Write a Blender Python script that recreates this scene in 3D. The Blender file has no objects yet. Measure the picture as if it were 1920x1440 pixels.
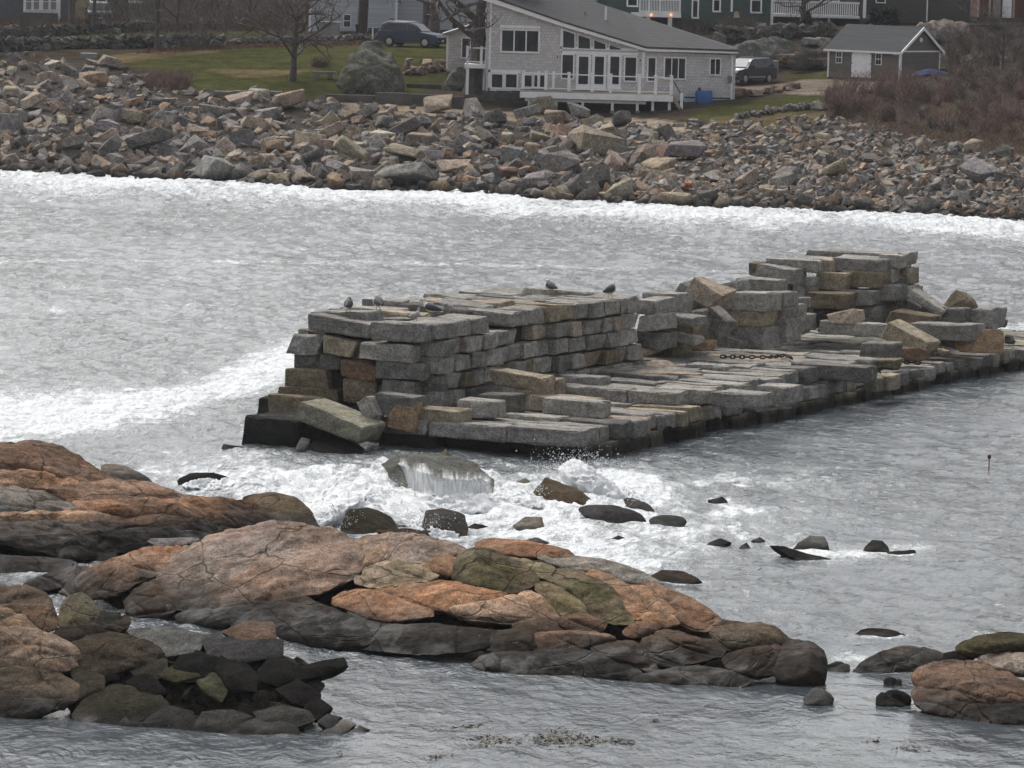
import bpy, bmesh, math, random
import numpy as np
from mathutils import Vector, Matrix, Euler
R = math.radians
SC = bpy.context.scene
COL = SC.collection

# ------------------------------------------------------------------ camera
FPX = 9600.0; CAM_Z = 15.0
PITCH = math.atan(860 / FPX); ROLL = R(1.6)
_F = np.array([0, math.cos(PITCH), -math.sin(PITCH)])
_U0 = np.array([0, math.sin(PITCH), math.cos(PITCH)]); _R0 = np.array([1.0, 0, 0])
_RR = _R0 * math.cos(ROLL) + _U0 * math.sin(ROLL)
_UU = _U0 * math.cos(ROLL) - _R0 * math.sin(ROLL)
CAM = np.array([0, 0, CAM_Z])
cd = bpy.data.cameras.new('camera'); cam = bpy.data.objects.new('camera', cd); COL.objects.link(cam)
cd.sensor_width = 36; cd.lens = 36 * FPX / 1920; cd.clip_end = 6000; cd.clip_start = 1
cam.matrix_world = Matrix(((_RR[0], _UU[0], -_F[0], 0), (_RR[1], _UU[1], -_F[1], 0), (_RR[2], _UU[2], -_F[2], CAM_Z), (0, 0, 0, 1)))
SC.camera = cam

# ------------------------------------------------------------------ light
SUN_EL, SUN_AZ = 50, -28          # degrees; azimuth from +Y, negative = left of the view
W = bpy.data.worlds.new('World'); SC.world = W; W.use_nodes = True
wn = W.node_tree.nodes; wl = W.node_tree.links
bg = wn['Background']; sky = wn.new('ShaderNodeTexSky'); sky.sky_type = 'NISHITA'; sky.sun_disc = False
sky.sun_elevation = R(SUN_EL); sky.sun_rotation = R(SUN_AZ); sky.air_density = 1.0; sky.dust_density = 4.0; sky.ozone_density = 1.0
hs = wn.new('ShaderNodeHueSaturation'); hs.inputs['Saturation'].default_value = 0.28
tc = wn.new('ShaderNodeTexCoord'); mp = wn.new('ShaderNodeMapping'); mp.inputs['Scale'].default_value = (1.6, 1.6, 4.5)
cn = wn.new('ShaderNodeTexNoise'); cn.inputs['Scale'].default_value = 1.4; cn.inputs['Detail'].default_value = 5
cr = wn.new('ShaderNodeMapRange'); cr.inputs['From Min'].default_value = .3; cr.inputs['From Max'].default_value = .7
cr.inputs['To Min'].default_value = .80; cr.inputs['To Max'].default_value = 1.12
mm = wn.new('ShaderNodeVectorMath'); mm.operation = 'SCALE'
wl.new(sky.outputs[0], hs.inputs['Color']); wl.new(tc.outputs['Generated'], mp.inputs[0]); wl.new(mp.outputs[0], cn.inputs['Vector'])
wl.new(cn.outputs[0], cr.inputs[0]); wl.new(hs.outputs[0], mm.inputs[0]); wl.new(cr.outputs[0], mm.inputs['Scale'])
wl.new(mm.outputs[0], bg.inputs['Color']); bg.inputs['Strength'].default_value = 0.10
sd = bpy.data.lights.new('sun', 'SUN'); sd.energy = 1.2; sd.angle = R(18); sd.color = (1, .97, .93)
sun = bpy.data.objects.new('sun', sd); COL.objects.link(sun)
_sv = Vector((math.sin(R(SUN_AZ)) * math.cos(R(SUN_EL)), math.cos(R(SUN_AZ)) * math.cos(R(SUN_EL)), math.sin(R(SUN_EL))))
sun.rotation_euler = _sv.to_track_quat('Z', 'Y').to_euler(); sun.location = (0, 100, 80)
vs = SC.view_settings; vs.view_transform = 'Standard'; vs.look = 'None'; vs.exposure = 0.85; vs.gamma = 1; vs.use_curve_mapping = False

# ------------------------------------------------------------------ picture <-> place
def ray(px, py):
    px = np.asarray(px, float); py = np.asarray(py, float)
    return _F + _RR * ((px - 960) / FPX)[..., None] - _UU * ((py - 720) / FPX)[..., None]
def at(px, py, z=0.0):                    # point of the horizontal plane at height z
    d = ray(px, py); t = (np.asarray(z, float) - CAM_Z) / d[..., 2]
    return CAM + d * t[..., None]
def atY(px, py, Y):                       # point at distance Y from the viewer
    d = ray(px, py); t = np.asarray(Y, float) / d[..., 1]
    return CAM + d * t[..., None]
def at_pl(px, py, p0, n):
    d = ray(px, py); n = np.asarray(n, float); t = ((np.asarray(p0, float) - CAM) @ n) / (d @ n)
    return CAM + d * t[..., None]
def pix(P):
    q = np.asarray(P, float) - CAM; w = q @ _F
    return np.stack([960 + FPX * (q @ _RR) / w, 720 - FPX * (q @ _UU) / w], -1)

# ------------------------------------------------------------------ noise (numpy gradient noise)
_rg = np.random.RandomState(7); _perm = _rg.permutation(256); _perm = np.concatenate([_perm, _perm, _perm])
_grad = _rg.normal(size=(256, 3)); _grad /= np.linalg.norm(_grad, axis=1)[:, None]
def perlin(P):
    P = np.asarray(P, float); I = np.floor(P).astype(int); f = P - I; I &= 255
    u = f * f * f * (f * (f * 6 - 15) + 10); out = 0
    for dx in (0, 1):
        for dy in (0, 1):
            for dz in (0, 1):
                g = _grad[_perm[_perm[_perm[I[..., 0] + dx] + I[..., 1] + dy] + I[..., 2] + dz]]
                w = (u[..., 0] if dx else 1 - u[..., 0]) * (u[..., 1] if dy else 1 - u[..., 1]) * (u[..., 2] if dz else 1 - u[..., 2])
                out = out + w * ((f[..., 0] - dx) * g[..., 0] + (f[..., 1] - dy) * g[..., 1] + (f[..., 2] - dz) * g[..., 2])
    return out * 1.5
def fbm(P, o=4, ridged=False):
    P = np.asarray(P, float); a = 1.0; s = 0; tot = 0
    for i in range(o):
        v = perlin(P * 2 ** i + 17.3 * i)
        if ridged: v = 1 - 2 * np.abs(v)
        s = s + a * v; tot += a; a *= .5
    return s / tot
def smooth(e0, e1, x):
    t = np.clip((x - e0) / (e1 - e0), 0, 1); return t * t * (3 - 2 * t)

# ------------------------------------------------------------------ objects
def tag(o, label=None, cat=None, group=None, kind=None):
    if label: o['label'] = label
    if cat: o['category'] = cat
    if group: o['group'] = group
    if kind: o['kind'] = kind
    return o
def link(o, parent=None):
    COL.objects.link(o)
    if parent is not None: o.parent = parent
    return o
def empty(name, loc=(0, 0, 0), rz=0.0, label=None, cat=None, group=None):
    o = bpy.data.objects.new(name, None); o.empty_display_size = .3
    o.location = tuple(float(c) for c in loc); o.rotation_euler = (0, 0, rz); link(o)
    return tag(o, label, cat, group)
def mesh(name, V, F, mats=(), smooth_=False, mi=None):
    me = bpy.data.meshes.new(name)
    me.from_pydata([tuple(map(float, v)) for v in V], [], F)
    for m in (mats if isinstance(mats, (list, tuple)) else [mats]): me.materials.append(m)
    if smooth_: me.polygons.foreach_set('use_smooth', [True] * len(me.polygons))
    if mi is not None: me.polygons.foreach_set('material_index', mi)
    me.update(); return me
LOCAL = set()                             # things built in their own axes
def mk(name, V, F, mats=(), parent=None, smooth_=False, mi=None, loc=None, color=None):
    V = np.asarray(V, float)
    if loc is not None: V = V - np.asarray(loc)
    elif parent is not None:
        p = parent; off = np.zeros(3); local = False
        while p is not None: off += np.array(p.location); local = local or p.name in LOCAL; p = p.parent
        if not local: V = V - off
    o = bpy.data.objects.new(name, mesh(name, V, F, mats, smooth_, mi))
    if loc is not None: o.location = tuple(map(float, loc))
    if color: o.color = (*color, 1)
    return link(o, parent)
class MB:
    """collects shapes, builds them as one mesh object (world coordinates unless the parent is marked _local)"""
    def __init__(s): s.V = []; s.F = []; s.M = []
    def add(s, V, F, m=0):
        b = len(s.V); s.V += [tuple(map(float, v)) for v in V]; s.F += [tuple(i + b for i in f) for f in F]; s.M += [m] * len(F); return s
    def box(s, x0, x1, y0, y1, z0, z1, m=0):
        V = [(x, y, z) for x in (x0, x1) for y in (y0, y1) for z in (z0, z1)]
        return s.add(V, [(0, 1, 3, 2), (4, 6, 7, 5), (0, 4, 5, 1), (2, 3, 7, 6), (0, 2, 6, 4), (1, 5, 7, 3)], m)
    def prism(s, pts, y0, y1, m=0):       # polygon in X,Z extruded along Y
        n = len(pts); V = [(x, y0, z) for x, z in pts] + [(x, y1, z) for x, z in pts]
        F = [tuple(range(n)), tuple(range(2 * n - 1, n - 1, -1))] + [(i, i + n, (i + 1) % n + n, (i + 1) % n) for i in range(n)]
        return s.add(V, F, m)
    def tube(s, pts, rad, k=6, m=0, cap=True):
        pts = [Vector(p) for p in pts]; rad = rad if isinstance(rad, (list, tuple)) else [rad] * len(pts); b = len(s.V); n = len(pts)
        for i, p in enumerate(pts):
            d = (pts[min(i + 1, n - 1)] - pts[max(i - 1, 0)]).normalized()
            a = d.orthogonal().normalized() if abs(d.z) > .9 else d.cross(Vector((0, 0, 1))).normalized()
            c = d.cross(a)
            for j in range(k):
                t = 2 * math.pi * j / k; q = p + (a * math.cos(t) + c * math.sin(t)) * rad[i]; s.V.append(tuple(q))
        for i in range(n - 1):
            for j in range(k):
                s.F.append((b + i * k + j, b + i * k + (j + 1) % k, b + (i + 1) * k + (j + 1) % k, b + (i + 1) * k + j)); s.M.append(m)
        if cap:
            s.F.append(tuple(b + j for j in range(k - 1, -1, -1))); s.M.append(m)
            s.F.append(tuple(b + (n - 1) * k + j for j in range(k))); s.M.append(m)
        return s
    def xf(s, M):
        s.V = [tuple(M @ Vector(v)) for v in s.V]; return s
    def build(s, name, mats, parent=None, smooth_=False, loc=None, color=None):
        return mk(name, s.V, s.F, mats, parent, smooth_, s.M, loc, color)

# ------------------------------------------------------------------ materials
def M_(name):
    m = bpy.data.materials.new(name); m.use_nodes = True; nt = m.node_tree
    return m, nt, nt.nodes['Principled BSDF']
def N(nt, t, **kw):
    n = nt.nodes.new(t)
    for k, v in kw.items():
        if k in n.inputs.keys() if isinstance(k, str) else False: n.inputs[k].default_value = v
        else: setattr(n, k, v)
    return n
def noise(nt, vec, scale, detail=4, rough=.55, dist=0.0):
    n = nt.nodes.new('ShaderNodeTexNoise'); n.inputs['Scale'].default_value = scale; n.inputs['Detail'].default_value = detail
    n.inputs['Roughness'].default_value = rough; n.inputs['Distortion'].default_value = dist
    if vec is not None: nt.links.new(vec, n.inputs['Vector'])
    return n.outputs['Fac']
def ramp(nt, fac, a, b, lo=0.0, hi=1.0):
    n = nt.nodes.new('ShaderNodeMapRange'); n.interpolation_type = 'SMOOTHSTEP'
    n.inputs['From Min'].default_value = a; n.inputs['From Max'].default_value = b; n.inputs['To Min'].default_value = lo; n.inputs['To Max'].default_value = hi
    nt.links.new(fac, n.inputs['Value']); return n.outputs[0]
def mix(nt, fac, a, b, blend='MIX'):
    n = nt.nodes.new('ShaderNodeMix'); n.data_type = 'RGBA'; n.blend_type = blend
    for sock, v in ((n.inputs[0], fac), (n.inputs[6], a), (n.inputs[7], b)):
        if hasattr(v, 'is_output'): nt.links.new(v, sock)
        elif isinstance(v, (tuple, list)): sock.default_value = (*v[:3], 1)
        else: sock.default_value = v
    return n.outputs[2]
def math_(nt, op, a, b=None, c=None):
    n = nt.nodes.new('ShaderNodeMath'); n.operation = op
    for i, v in enumerate((a, b, c)):
        if v is None: continue
        if hasattr(v, 'is_output'): nt.links.new(v, n.inputs[i])
        else: n.inputs[i].default_value = v
    return n.outputs[0]
def bump(nt, bs, h, strength=.5, dist=.05):
    n = nt.nodes.new('ShaderNodeBump'); n.inputs['Strength'].default_value = strength; n.inputs['Distance'].default_value = dist
    nt.links.new(h, n.inputs['Height']); nt.links.new(n.outputs[0], bs.inputs['Normal']); return n
def mapping(nt, vec, scale=(1, 1, 1), rot=(0, 0, 0)):
    n = nt.nodes.new('ShaderNodeMapping'); n.inputs['Scale'].default_value = scale; n.inputs['Rotation'].default_value = rot
    nt.links.new(vec, n.inputs[0]); return n.outputs[0]
def gpos(nt):
    n = nt.nodes.new('ShaderNodeNewGeometry'); return n.outputs['Position']
def flat(name, col, rough=.6, metal=0.0, var=.12, sc=3.0, emit=None):
    m, nt, bs = M_(name); p = gpos(nt)
    n = noise(nt, p, sc, 5); f = ramp(nt, n, .3, .7, 1 - var, 1 + var)
    vm = nt.nodes.new('ShaderNodeVectorMath'); vm.operation = 'SCALE'; vm.inputs[0].default_value = col; nt.links.new(f, vm.inputs['Scale'])
    nt.links.new(vm.outputs[0], bs.inputs['Base Color']); bs.inputs['Roughness'].default_value = rough; bs.inputs['Metallic'].default_value = metal
    if emit: bs.inputs['Emission Color'].default_value = (*emit[:3], 1); bs.inputs['Emission Strength'].default_value = emit[3]
    return m
def siding(name, col, pitch, rows=True, shingle=.0, depth=.02):
    m, nt, bs = M_(name); p = gpos(nt)
    sep = nt.nodes.new('ShaderNodeSeparateXYZ'); nt.links.new(p, sep.inputs[0])
    saw = math_(nt, 'FRACT', math_(nt, 'DIVIDE', sep.outputs['Z'], pitch))
    br = nt.nodes.new('ShaderNodeTexBrick'); br.inputs['Scale'].default_value = 1; br.inputs['Mortar Size'].default_value = .012
    br.inputs['Brick Width'].default_value = shingle or 4.0; br.inputs['Row Height'].default_value = pitch
    br.inputs['Color1'].default_value = (*[c * 1.10 for c in col], 1); br.inputs['Color2'].default_value = (*[c * .86 for c in col], 1); br.inputs['Mortar'].default_value = (*[c * .55 for c in col], 1)
    cx = nt.nodes.new('ShaderNodeCombineXYZ'); sm = math_(nt, 'ADD', sep.outputs['X'], sep.outputs['Y'])
    nt.links.new(sm, cx.inputs[0]); nt.links.new(sep.outputs['Z'], cx.inputs[1]); nt.links.new(cx.outputs[0], br.inputs['Vector'])
    n = noise(nt, p, 1.2, 5)
    nt.links.new(mix(nt, ramp(nt, n, .3, .7, 0, .35), br.outputs[0], tuple(c * .75 for c in col)), bs.inputs['Base Color'])
    bump(nt, bs, saw, .6, depth); bs.inputs['Roughness'].default_value = .85; bs.inputs['Specular IOR Level'].default_value = .15
    return m
def rock_material(name, cA, cB, rust, wet_z, wet_w, speck=20.0, crack=0.0, wetcol=(.008, .0075, .0065), green=0.0, scale=1.0, bumpd=.05, sheen=.20, vary_=.18, drop=0.0):
    """granite: grey/tan body, rusty patches, pale lichen, dark tide band below wet_z (world height); tinted by the object's colour"""
    m, nt, bs = M_(name); L = nt.links
    tcn = nt.nodes.new('ShaderNodeTexCoord'); oi = nt.nodes.new('ShaderNodeObjectInfo'); gp = gpos(nt)
    off = nt.nodes.new('ShaderNodeVectorMath'); off.operation = 'MULTIPLY_ADD'
    cmb = nt.nodes.new('ShaderNodeCombineXYZ'); L.new(oi.outputs['Random'], cmb.inputs[0]); L.new(oi.outputs['Random'], cmb.inputs[1]); L.new(oi.outputs['Random'], cmb.inputs[2])
    L.new(cmb.outputs[0], off.inputs[0]); off.inputs[1].default_value = (37, 91, 53); L.new(gp, off.inputs[2]); p = off.outputs[0]
    big = noise(nt, p, .55 * scale, 5, .6, .4); mid = noise(nt, p, 2.2 * scale, 6, .65, .3); fine = noise(nt, p, speck, 3, .75)
    c = mix(nt, ramp(nt, big, .34, .66), cA, cB)
    c = mix(nt, ramp(nt, mid, .52, .72, 0, .55), c, rust)
    c = mix(nt, ramp(nt, noise(nt, p, 1.1 * scale, 6, .7, .8), .57, .72, 0, .5), c, tuple(min(1, x * 1.35 + .03) for x in cA))
    if green > 0:
        c = mix(nt, math_(nt, 'MULTIPLY', ramp(nt, noise(nt, p, .9, 5, .7, .6), .42, .66), green), c, (.075, .085, .022))
    c = mix(nt, 1.0, c, oi.outputs['Color'], 'MULTIPLY')
    sp = ramp(nt, fine, .3, .7, .58, 1.42)
    vm = nt.nodes.new('ShaderNodeVectorMath'); vm.operation = 'SCALE'; L.new(c, vm.inputs[0]); L.new(sp, vm.inputs['Scale']); c = vm.outputs[0]
    sv = math_(nt, 'MULTIPLY', ramp(nt, noise(nt, p, 5 * scale, 6, .75), .3, .7, .68, 1.32), ramp(nt, noise(nt, mapping(nt, p, (.8, .8, 2.4)), 1.3 * scale, 7, .72, .6), .33, .67, 1 - vary_, 1 + vary_))
    vm2 = nt.nodes.new('ShaderNodeVectorMath'); vm2.operation = 'SCALE'; L.new(c, vm2.inputs[0]); L.new(sv, vm2.inputs['Scale']); c = vm2.outputs[0]
    h = math_(nt, 'ADD', math_(nt, 'MULTIPLY', mid, .8), math_(nt, 'MULTIPLY', fine, .28))
    h = math_(nt, 'ADD', h, math_(nt, 'MULTIPLY', noise(nt, p, 7 * scale, 5, .7), .5))
    if crack > 0:
        wv = nt.nodes.new('ShaderNodeVectorMath'); wv.operation = 'ADD'; wsc = nt.nodes.new('ShaderNodeVectorMath'); wsc.operation = 'SCALE'; wsc.inputs['Scale'].default_value = .42
        nz = nt.nodes.new('ShaderNodeTexNoise'); nz.inputs['Scale'].default_value = .8; nz.inputs['Detail'].default_value = 2; L.new(gp, nz.inputs['Vector'])
        L.new(mapping(nt, gp, (.55, .34, 1.5), (0, 0, R(24))), wv.inputs[0]); L.new(nz.outputs['Color'], wsc.inputs[0]); L.new(wsc.outputs[0], wv.inputs[1])
        vo = nt.nodes.new('ShaderNodeTexVoronoi'); vo.feature = 'DISTANCE_TO_EDGE'; vo.inputs['Scale'].default_value = .85; L.new(wv.outputs[0], vo.inputs['Vector'])
        ck = ramp(nt, vo.outputs['Distance'], .0, .014)
        c = mix(nt, math_(nt, 'MULTIPLY', math_(nt, 'MULTIPLY', math_(nt, 'SUBTRACT', 1, ck), ramp(nt, noise(nt, gp, .5, 2), .42, .58)), .7), c, (.03, .024, .018)); h = math_(nt, 'ADD', h, math_(nt, 'MULTIPLY', ck, crack))
    sep = nt.nodes.new('ShaderNodeSeparateXYZ'); L.new(gp, sep.inputs[0])
    zz = math_(nt, 'ADD', sep.outputs['Z'], math_(nt, 'MULTIPLY', math_(nt, 'SUBTRACT', noise(nt, gp, .8, 5, .65), .5), wet_w * 2.4))
    wet = ramp(nt, zz, wet_z - wet_w, wet_z + wet_w, 1, 0)
    wc = mix(nt, ramp(nt, mid, .32, .68), wetcol, tuple(x * 2.8 + .003 for x in wetcol)); wc = mix(nt, ramp(nt, noise(nt, gp, 3.2, 6, .75), .55, .7, 0, .6), wc, (.042, .036, .027)); wv_ = nt.nodes.new('ShaderNodeVectorMath'); wv_.operation = 'SCALE'; L.new(wc, wv_.inputs[0]); L.new(sv, wv_.inputs['Scale']); wc = wv_.outputs[0]
    c = mix(nt, math_(nt, 'MULTIPLY', wet, .90), c, wc)
    if drop:                                             # gull droppings and salt on upper faces
        gn = nt.nodes.new('ShaderNodeNewGeometry'); sn = nt.nodes.new('ShaderNodeSeparateXYZ'); L.new(gn.outputs['True Normal'], sn.inputs[0])
        sp_ = math_(nt, 'MULTIPLY', ramp(nt, noise(nt, gp, 7, 4, .6, 1.2), .66, .74), ramp(nt, noise(nt, gp, .45, 3), .48, .62))
        c = mix(nt, math_(nt, 'MULTIPLY', math_(nt, 'MULTIPLY', sp_, ramp(nt, sn.outputs['Z'], .5, .8)), drop), c, (.62, .61, .58))
    L.new(c, bs.inputs['Base Color'])
    L.new(math_(nt, 'SUBTRACT', .92, math_(nt, 'MULTIPLY', wet, .27)), bs.inputs['Roughness'])
    L.new(math_(nt, 'ADD', .02, math_(nt, 'MULTIPLY', math_(nt, 'MULTIPLY', wet, sheen), ramp(nt, noise(nt, gp, .7, 5, .7, .5), .48, .66))), bs.inputs['Specular IOR Level'])
    bump(nt, bs, h, .8, bumpd)
    return m
GRANITE = rock_material('granite', (.226, .216, .200), (.285, .272, .248), (.255, .215, .155), .38, .2, 22, bumpd=.06, vary_=.24, drop=.6)
RIPRAP = rock_material('riprap_granite', (.225, .208, .192), (.265, .243, .220), (.255, .19, .135), .5, .4, 9, scale=.6, bumpd=.12)
LEDGE = rock_material('ledge_granite', (.250, .168, .116), (.212, .170, .138), (.225, .118, .064), .72, .34, 24, crack=.5, bumpd=.06, vary_=.42, drop=.5)
MOSSY = rock_material('mossy_ledge', (.20, .158, .115), (.19, .160, .125), (.20, .125, .070), .55, .26, 24, crack=.7, green=.6, bumpd=.06, vary_=.4)
SHORE = rock_material('shore_boulder', (.20, .155, .118), (.18, .16, .14), (.24, .135, .075), .34, .18, 22, crack=.5, bumpd=.06, vary_=.4)
BLACK = rock_material('weedy_black_rock', (.030, .029, .026), (.05, .047, .042), (.05, .04, .026), .12, .1, 24, bumpd=.06)
HILL = rock_material('hill_granite', (.16, .155, .145), (.21, .20, .185), (.22, .165, .11), -9, .2, 6, scale=.4, bumpd=.2)

M = {}
M['white'] = flat('white_trim', (.86, .85, .85), .5, 0, .06)
M['glass'] = flat('window_glass', (.022, .027, .030), .08, 0, .5, .6)
M['shingle'] = siding('pale_shingle', (.66, .63, .62), .19, shingle=.22)
M['roof'] = siding('asphalt_roof', (.082, .080, .082), .16, shingle=.35, depth=.015)
M['roof_dark'] = siding('slate_grey_roof', (.062, .066, .072), .16, shingle=.35, depth=.015)
M['taupe'] = siding('taupe_clapboard', (.175, .158, .140), .16)
M['grey_house'] = siding('grey_shingle', (.150, .150, .158), .17, shingle=.2)
M['dark_house'] = siding('weathered_shingle', (.105, .097, .092), .17, shingle=.2)
M['white_house'] = siding('white_clapboard', (.55, .57, .60), .15)
M['green_house'] = siding('green_clapboard', (.085, .125, .105), .16)
M['brown'] = siding('red_brown_boards', (.105, .05, .034), .25)
M['concrete'] = flat('concrete', (.20, .185, .165), .85, 0, .25, 1.5)
M['dark_concrete'] = flat('stained_concrete', (.088, .082, .072), .85, 0, .35, 1.2)
M['foundation'] = flat('foundation_stone', (.07, .066, .06), .9, 0, .35, 1.6)
M['under'] = flat('near_black', (.02, .02, .02), .9, 0, .2)  # even near-black for the panels below floors and decks
M['deckwood'] = flat('deck_boards', (.34, .28, .22), .7, 0, .15)
M['bark'] = flat('bark', (.085, .074, .064), .9, 0, .3, 4)
M['twig'] = flat('twigs', (.11, .09, .078), .9, 0, .25, 2)
M['redtwig'] = flat('red_brown_twigs', (.19, .125, .105), .9, 0, .35, 1.5)
M['drygrass'] = flat('dry_grass', (.22, .165, .10), .9, 0, .3, 1.5)
M['paletwig'] = flat('pale_dead_stems', (.26, .21, .17), .9, 0, .35, 1.5)
M['rustbrush'] = flat('rusty_brush', (.135, .060, .034), .9, 0, .35, 1.5)
M['evergreen'] = flat('evergreen', (.016, .024, .012), .85, 0, .4, 3)
M['pole'] = flat('creosote_pole', (.055, .038, .030), .9, 0, .25, 3)
M['blue'] = flat('blue_tarp', (.012, .085, .30), .45, 0, .25, 2)
M['navy'] = flat('navy_tarp_porch_shade', (.010, .018, .085), .95, 0, .3, 2)  # tarpaulin blue, also used as painted shade under the porch
M['cyan'] = flat('foam_board_blue', (.33, .50, .55), .6, 0, .1)
M['greybox'] = flat('grey_box', (.24, .235, .22), .7, 0, .15)
M['meter'] = flat('grey_metal', (.19, .185, .185), .5, .3, .1)
M['blackplastic'] = flat('black_plastic', (.012, .012, .013), .4, 0, .2)
M['car_blue'] = flat('blue_grey_paint', (.040, .052, .082), .28, .35, .05)
M['car_grey'] = flat('mauve_grey_paint', (.050, .053, .070), .28, .35, .05)
M['car_green'] = flat('dark_green_paint', (.010, .022, .020), .28, .3, .05)
M['carglass'] = flat('car_glass', (.018, .021, .024), .06, 0, .1)
M['carglass_pale'] = flat('sky_lit_windscreen', (.055, .065, .07), .06, 0, .1)  # paler car glass, the sky's reflection put into its colour
M['tyre'] = flat('tyre', (.012, .012, .012), .8)
M['rim'] = flat('alloy_rim', (.42, .42, .43), .35, .7, .05)
M['lamp'] = flat('headlamp_glass', (.5, .5, .48), .1)
M['tail'] = flat('tail_lamp', (.25, .012, .01), .2)
M['plate'] = flat('number_plate', (.6, .6, .58), .5)
M['porchlamp'] = flat('lit_porch_lamp', (.9, .5, .25), .4, 0, 0, 1, (1.0, .36, .13, .9))
M['rust'] = flat('rusty_iron', (.055, .032, .020), .85, .2, .4, 12)
M['orange'] = flat('weathered_orange', (.40, .10, .035), .6, 0, .3, 6)
M['feather_white'] = flat('white_feathers', (.62, .61, .60), .8, 0, .1, 12)
M['feather_dark'] = flat('slate_feathers', (.040, .038, .040), .8, 0, .3, 12)
M['feather_grey'] = flat('mottled_feathers', (.27, .26, .25), .8, 0, .4, 14)
M['bill'] = flat('yellow_bill', (.45, .30, .06), .5)
M['weed'] = flat('floating_seaweed', (.050, .040, .016), .6, 0, .4, 5)
M['lampshade'] = flat('cream_birdhouse', (.42, .33, .22), .7)
M['sconce'] = flat('bronze_sconce', (.10, .07, .06), .5)

# breaking water
def foam_material():
    m, nt, bs = M_('foam'); p = gpos(nt)
    n = noise(nt, p, 4.5, 7, .7, .6); n2 = noise(nt, p, 18, 4, .7)
    c = mix(nt, ramp(nt, n, .30, .55), (.68, .71, .73), (.88, .89, .89))
    nt.links.new(c, bs.inputs['Base Color']); bs.inputs['Roughness'].default_value = .7
    bump(nt, bs, math_(nt, 'ADD', n, math_(nt, 'MULTIPLY', n2, .5)), .9, .12); return m
FOAM = foam_material()

def water_material():
    m, nt, bs = M_('sea_water'); L = nt.links; p = gpos(nt)
    at_ = nt.nodes.new('ShaderNodeAttribute'); at_.attribute_name = 'foam'; cov = at_.outputs['Fac']
    ac = nt.nodes.new('ShaderNodeAttribute'); ac.attribute_name = 'calm'; calm = ac.outputs['Fac']
    lace = noise(nt, mapping(nt, p, (1.25, .42, 1)), 1.0, 8, .68, .9)
    lace2 = noise(nt, mapping(nt, p, (4.2, 1.5, 1)), 1.0, 5, .7, .5)
    nn = math_(nt, 'ADD', math_(nt, 'MULTIPLY', lace, .7), math_(nt, 'MULTIPLY', lace2, .3))
    f = math_(nt, 'ADD', cov, math_(nt, 'MULTIPLY', math_(nt, 'SUBTRACT', nn, .5), 2.4))
    mask = ramp(nt, f, .36, .80); mask = math_(nt, 'MULTIPLY', mask, ramp(nt, cov, .02, .12))
    am = nt.nodes.new('ShaderNodeAttribute'); am.attribute_name = 'milk_sheen'; gust = ramp(nt, noise(nt, mapping(nt, p, (1, .35, 1)), .09, 4, .6), .35, .65)
    body = mix(nt, am.outputs['Fac'], mix(nt, gust, (.056, .068, .077), (.078, .092, .100)), (.19, .205, .21))
    body = mix(nt, math_(nt, 'MULTIPLY', ramp(nt, cov, .1, .8), .65), body, (.30, .33, .33))
    foamc = mix(nt, ramp(nt, lace2, .32, .62), (.50, .53, .545), (.76, .775, .78))
    L.new(mix(nt, mask, body, foamc), bs.inputs['Base Color'])
    bs.inputs['IOR'].default_value = 1.333
    L.new(math_(nt, 'ADD', .10, math_(nt, 'MULTIPLY', mask, .6)), bs.inputs['Roughness'])
    w1 = noise(nt, mapping(nt, p, (1.5, .75, 1), (0, 0, R(8))), 1.0, 5, .62, .5)
    w2 = noise(nt, mapping(nt, p, (4.2, 2.2, 1), (0, 0, R(-12))), 1.0, 4, .6, .3)
    w0 = noise(nt, mapping(nt, p, (.42, .20, 1), (0, 0, R(14))), 1.0, 3, .5, .6)
    rip = math_(nt, 'ADD', math_(nt, 'ADD', math_(nt, 'MULTIPLY', w1, 1.0), math_(nt, 'MULTIPLY', w0, 1.3)), math_(nt, 'MULTIPLY', w2, .38))
    amp = math_(nt, 'MULTIPLY', math_(nt, 'SUBTRACT', 1.0, math_(nt, 'MULTIPLY', calm, .72)), math_(nt, 'ADD', .50, math_(nt, 'MULTIPLY', gust, .85)))
    h = math_(nt, 'MULTIPLY', rip, amp)
    h = math_(nt, 'ADD', h, math_(nt, 'MULTIPLY', mask, math_(nt, 'MULTIPLY', lace2, .35)))
    bump(nt, bs, h, 1.0, .36)
    return m
WATER = water_material()

def veil_material():
    m, nt, bs = M_('water_veil'); p = gpos(nt); L = nt.links
    n = noise(nt, mapping(nt, p, (6.5, 2.5, 1.5)), 1.0, 7, .75, 1.3); fa_ = nt.nodes.new('ShaderNodeAttribute'); fa_.attribute_name = 'fade'; fd = fa_.outputs['Fac']
    bs.inputs['Base Color'].default_value = (.80, .82, .83, 1); bs.inputs['Roughness'].default_value = .5
    tr = nt.nodes.new('ShaderNodeBsdfTransparent'); mx = nt.nodes.new('ShaderNodeMixShader'); L.new(math_(nt, 'MULTIPLY', ramp(nt, n, .30, .66, .34, .96), fd), mx.inputs[0]); L.new(tr.outputs[0], mx.inputs[1]); L.new(bs.outputs[0], mx.inputs[2]); L.new(mx.outputs[0], nt.nodes['Material Output'].inputs['Surface'])
    bump(nt, bs, n, .8, .05); return m
VEIL = veil_material()
# ------------------------------------------------------------------ shore line (pixels of the photograph -> sea level points)
SHX = [-400, -200, 0, 200, 450, 640, 860, 960, 1250, 1600, 1920, 2150, 2400]
SHY = [312, 318, 325, 336, 348, 362, 364, 376, 390, 402, 420, 434, 448]
shore = np.array([at(x, y, 0.0) for x, y in zip(SHX, SHY)])
def shoreY(X): return np.interp(X, shore[:, 0], shore[:, 1])

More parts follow.
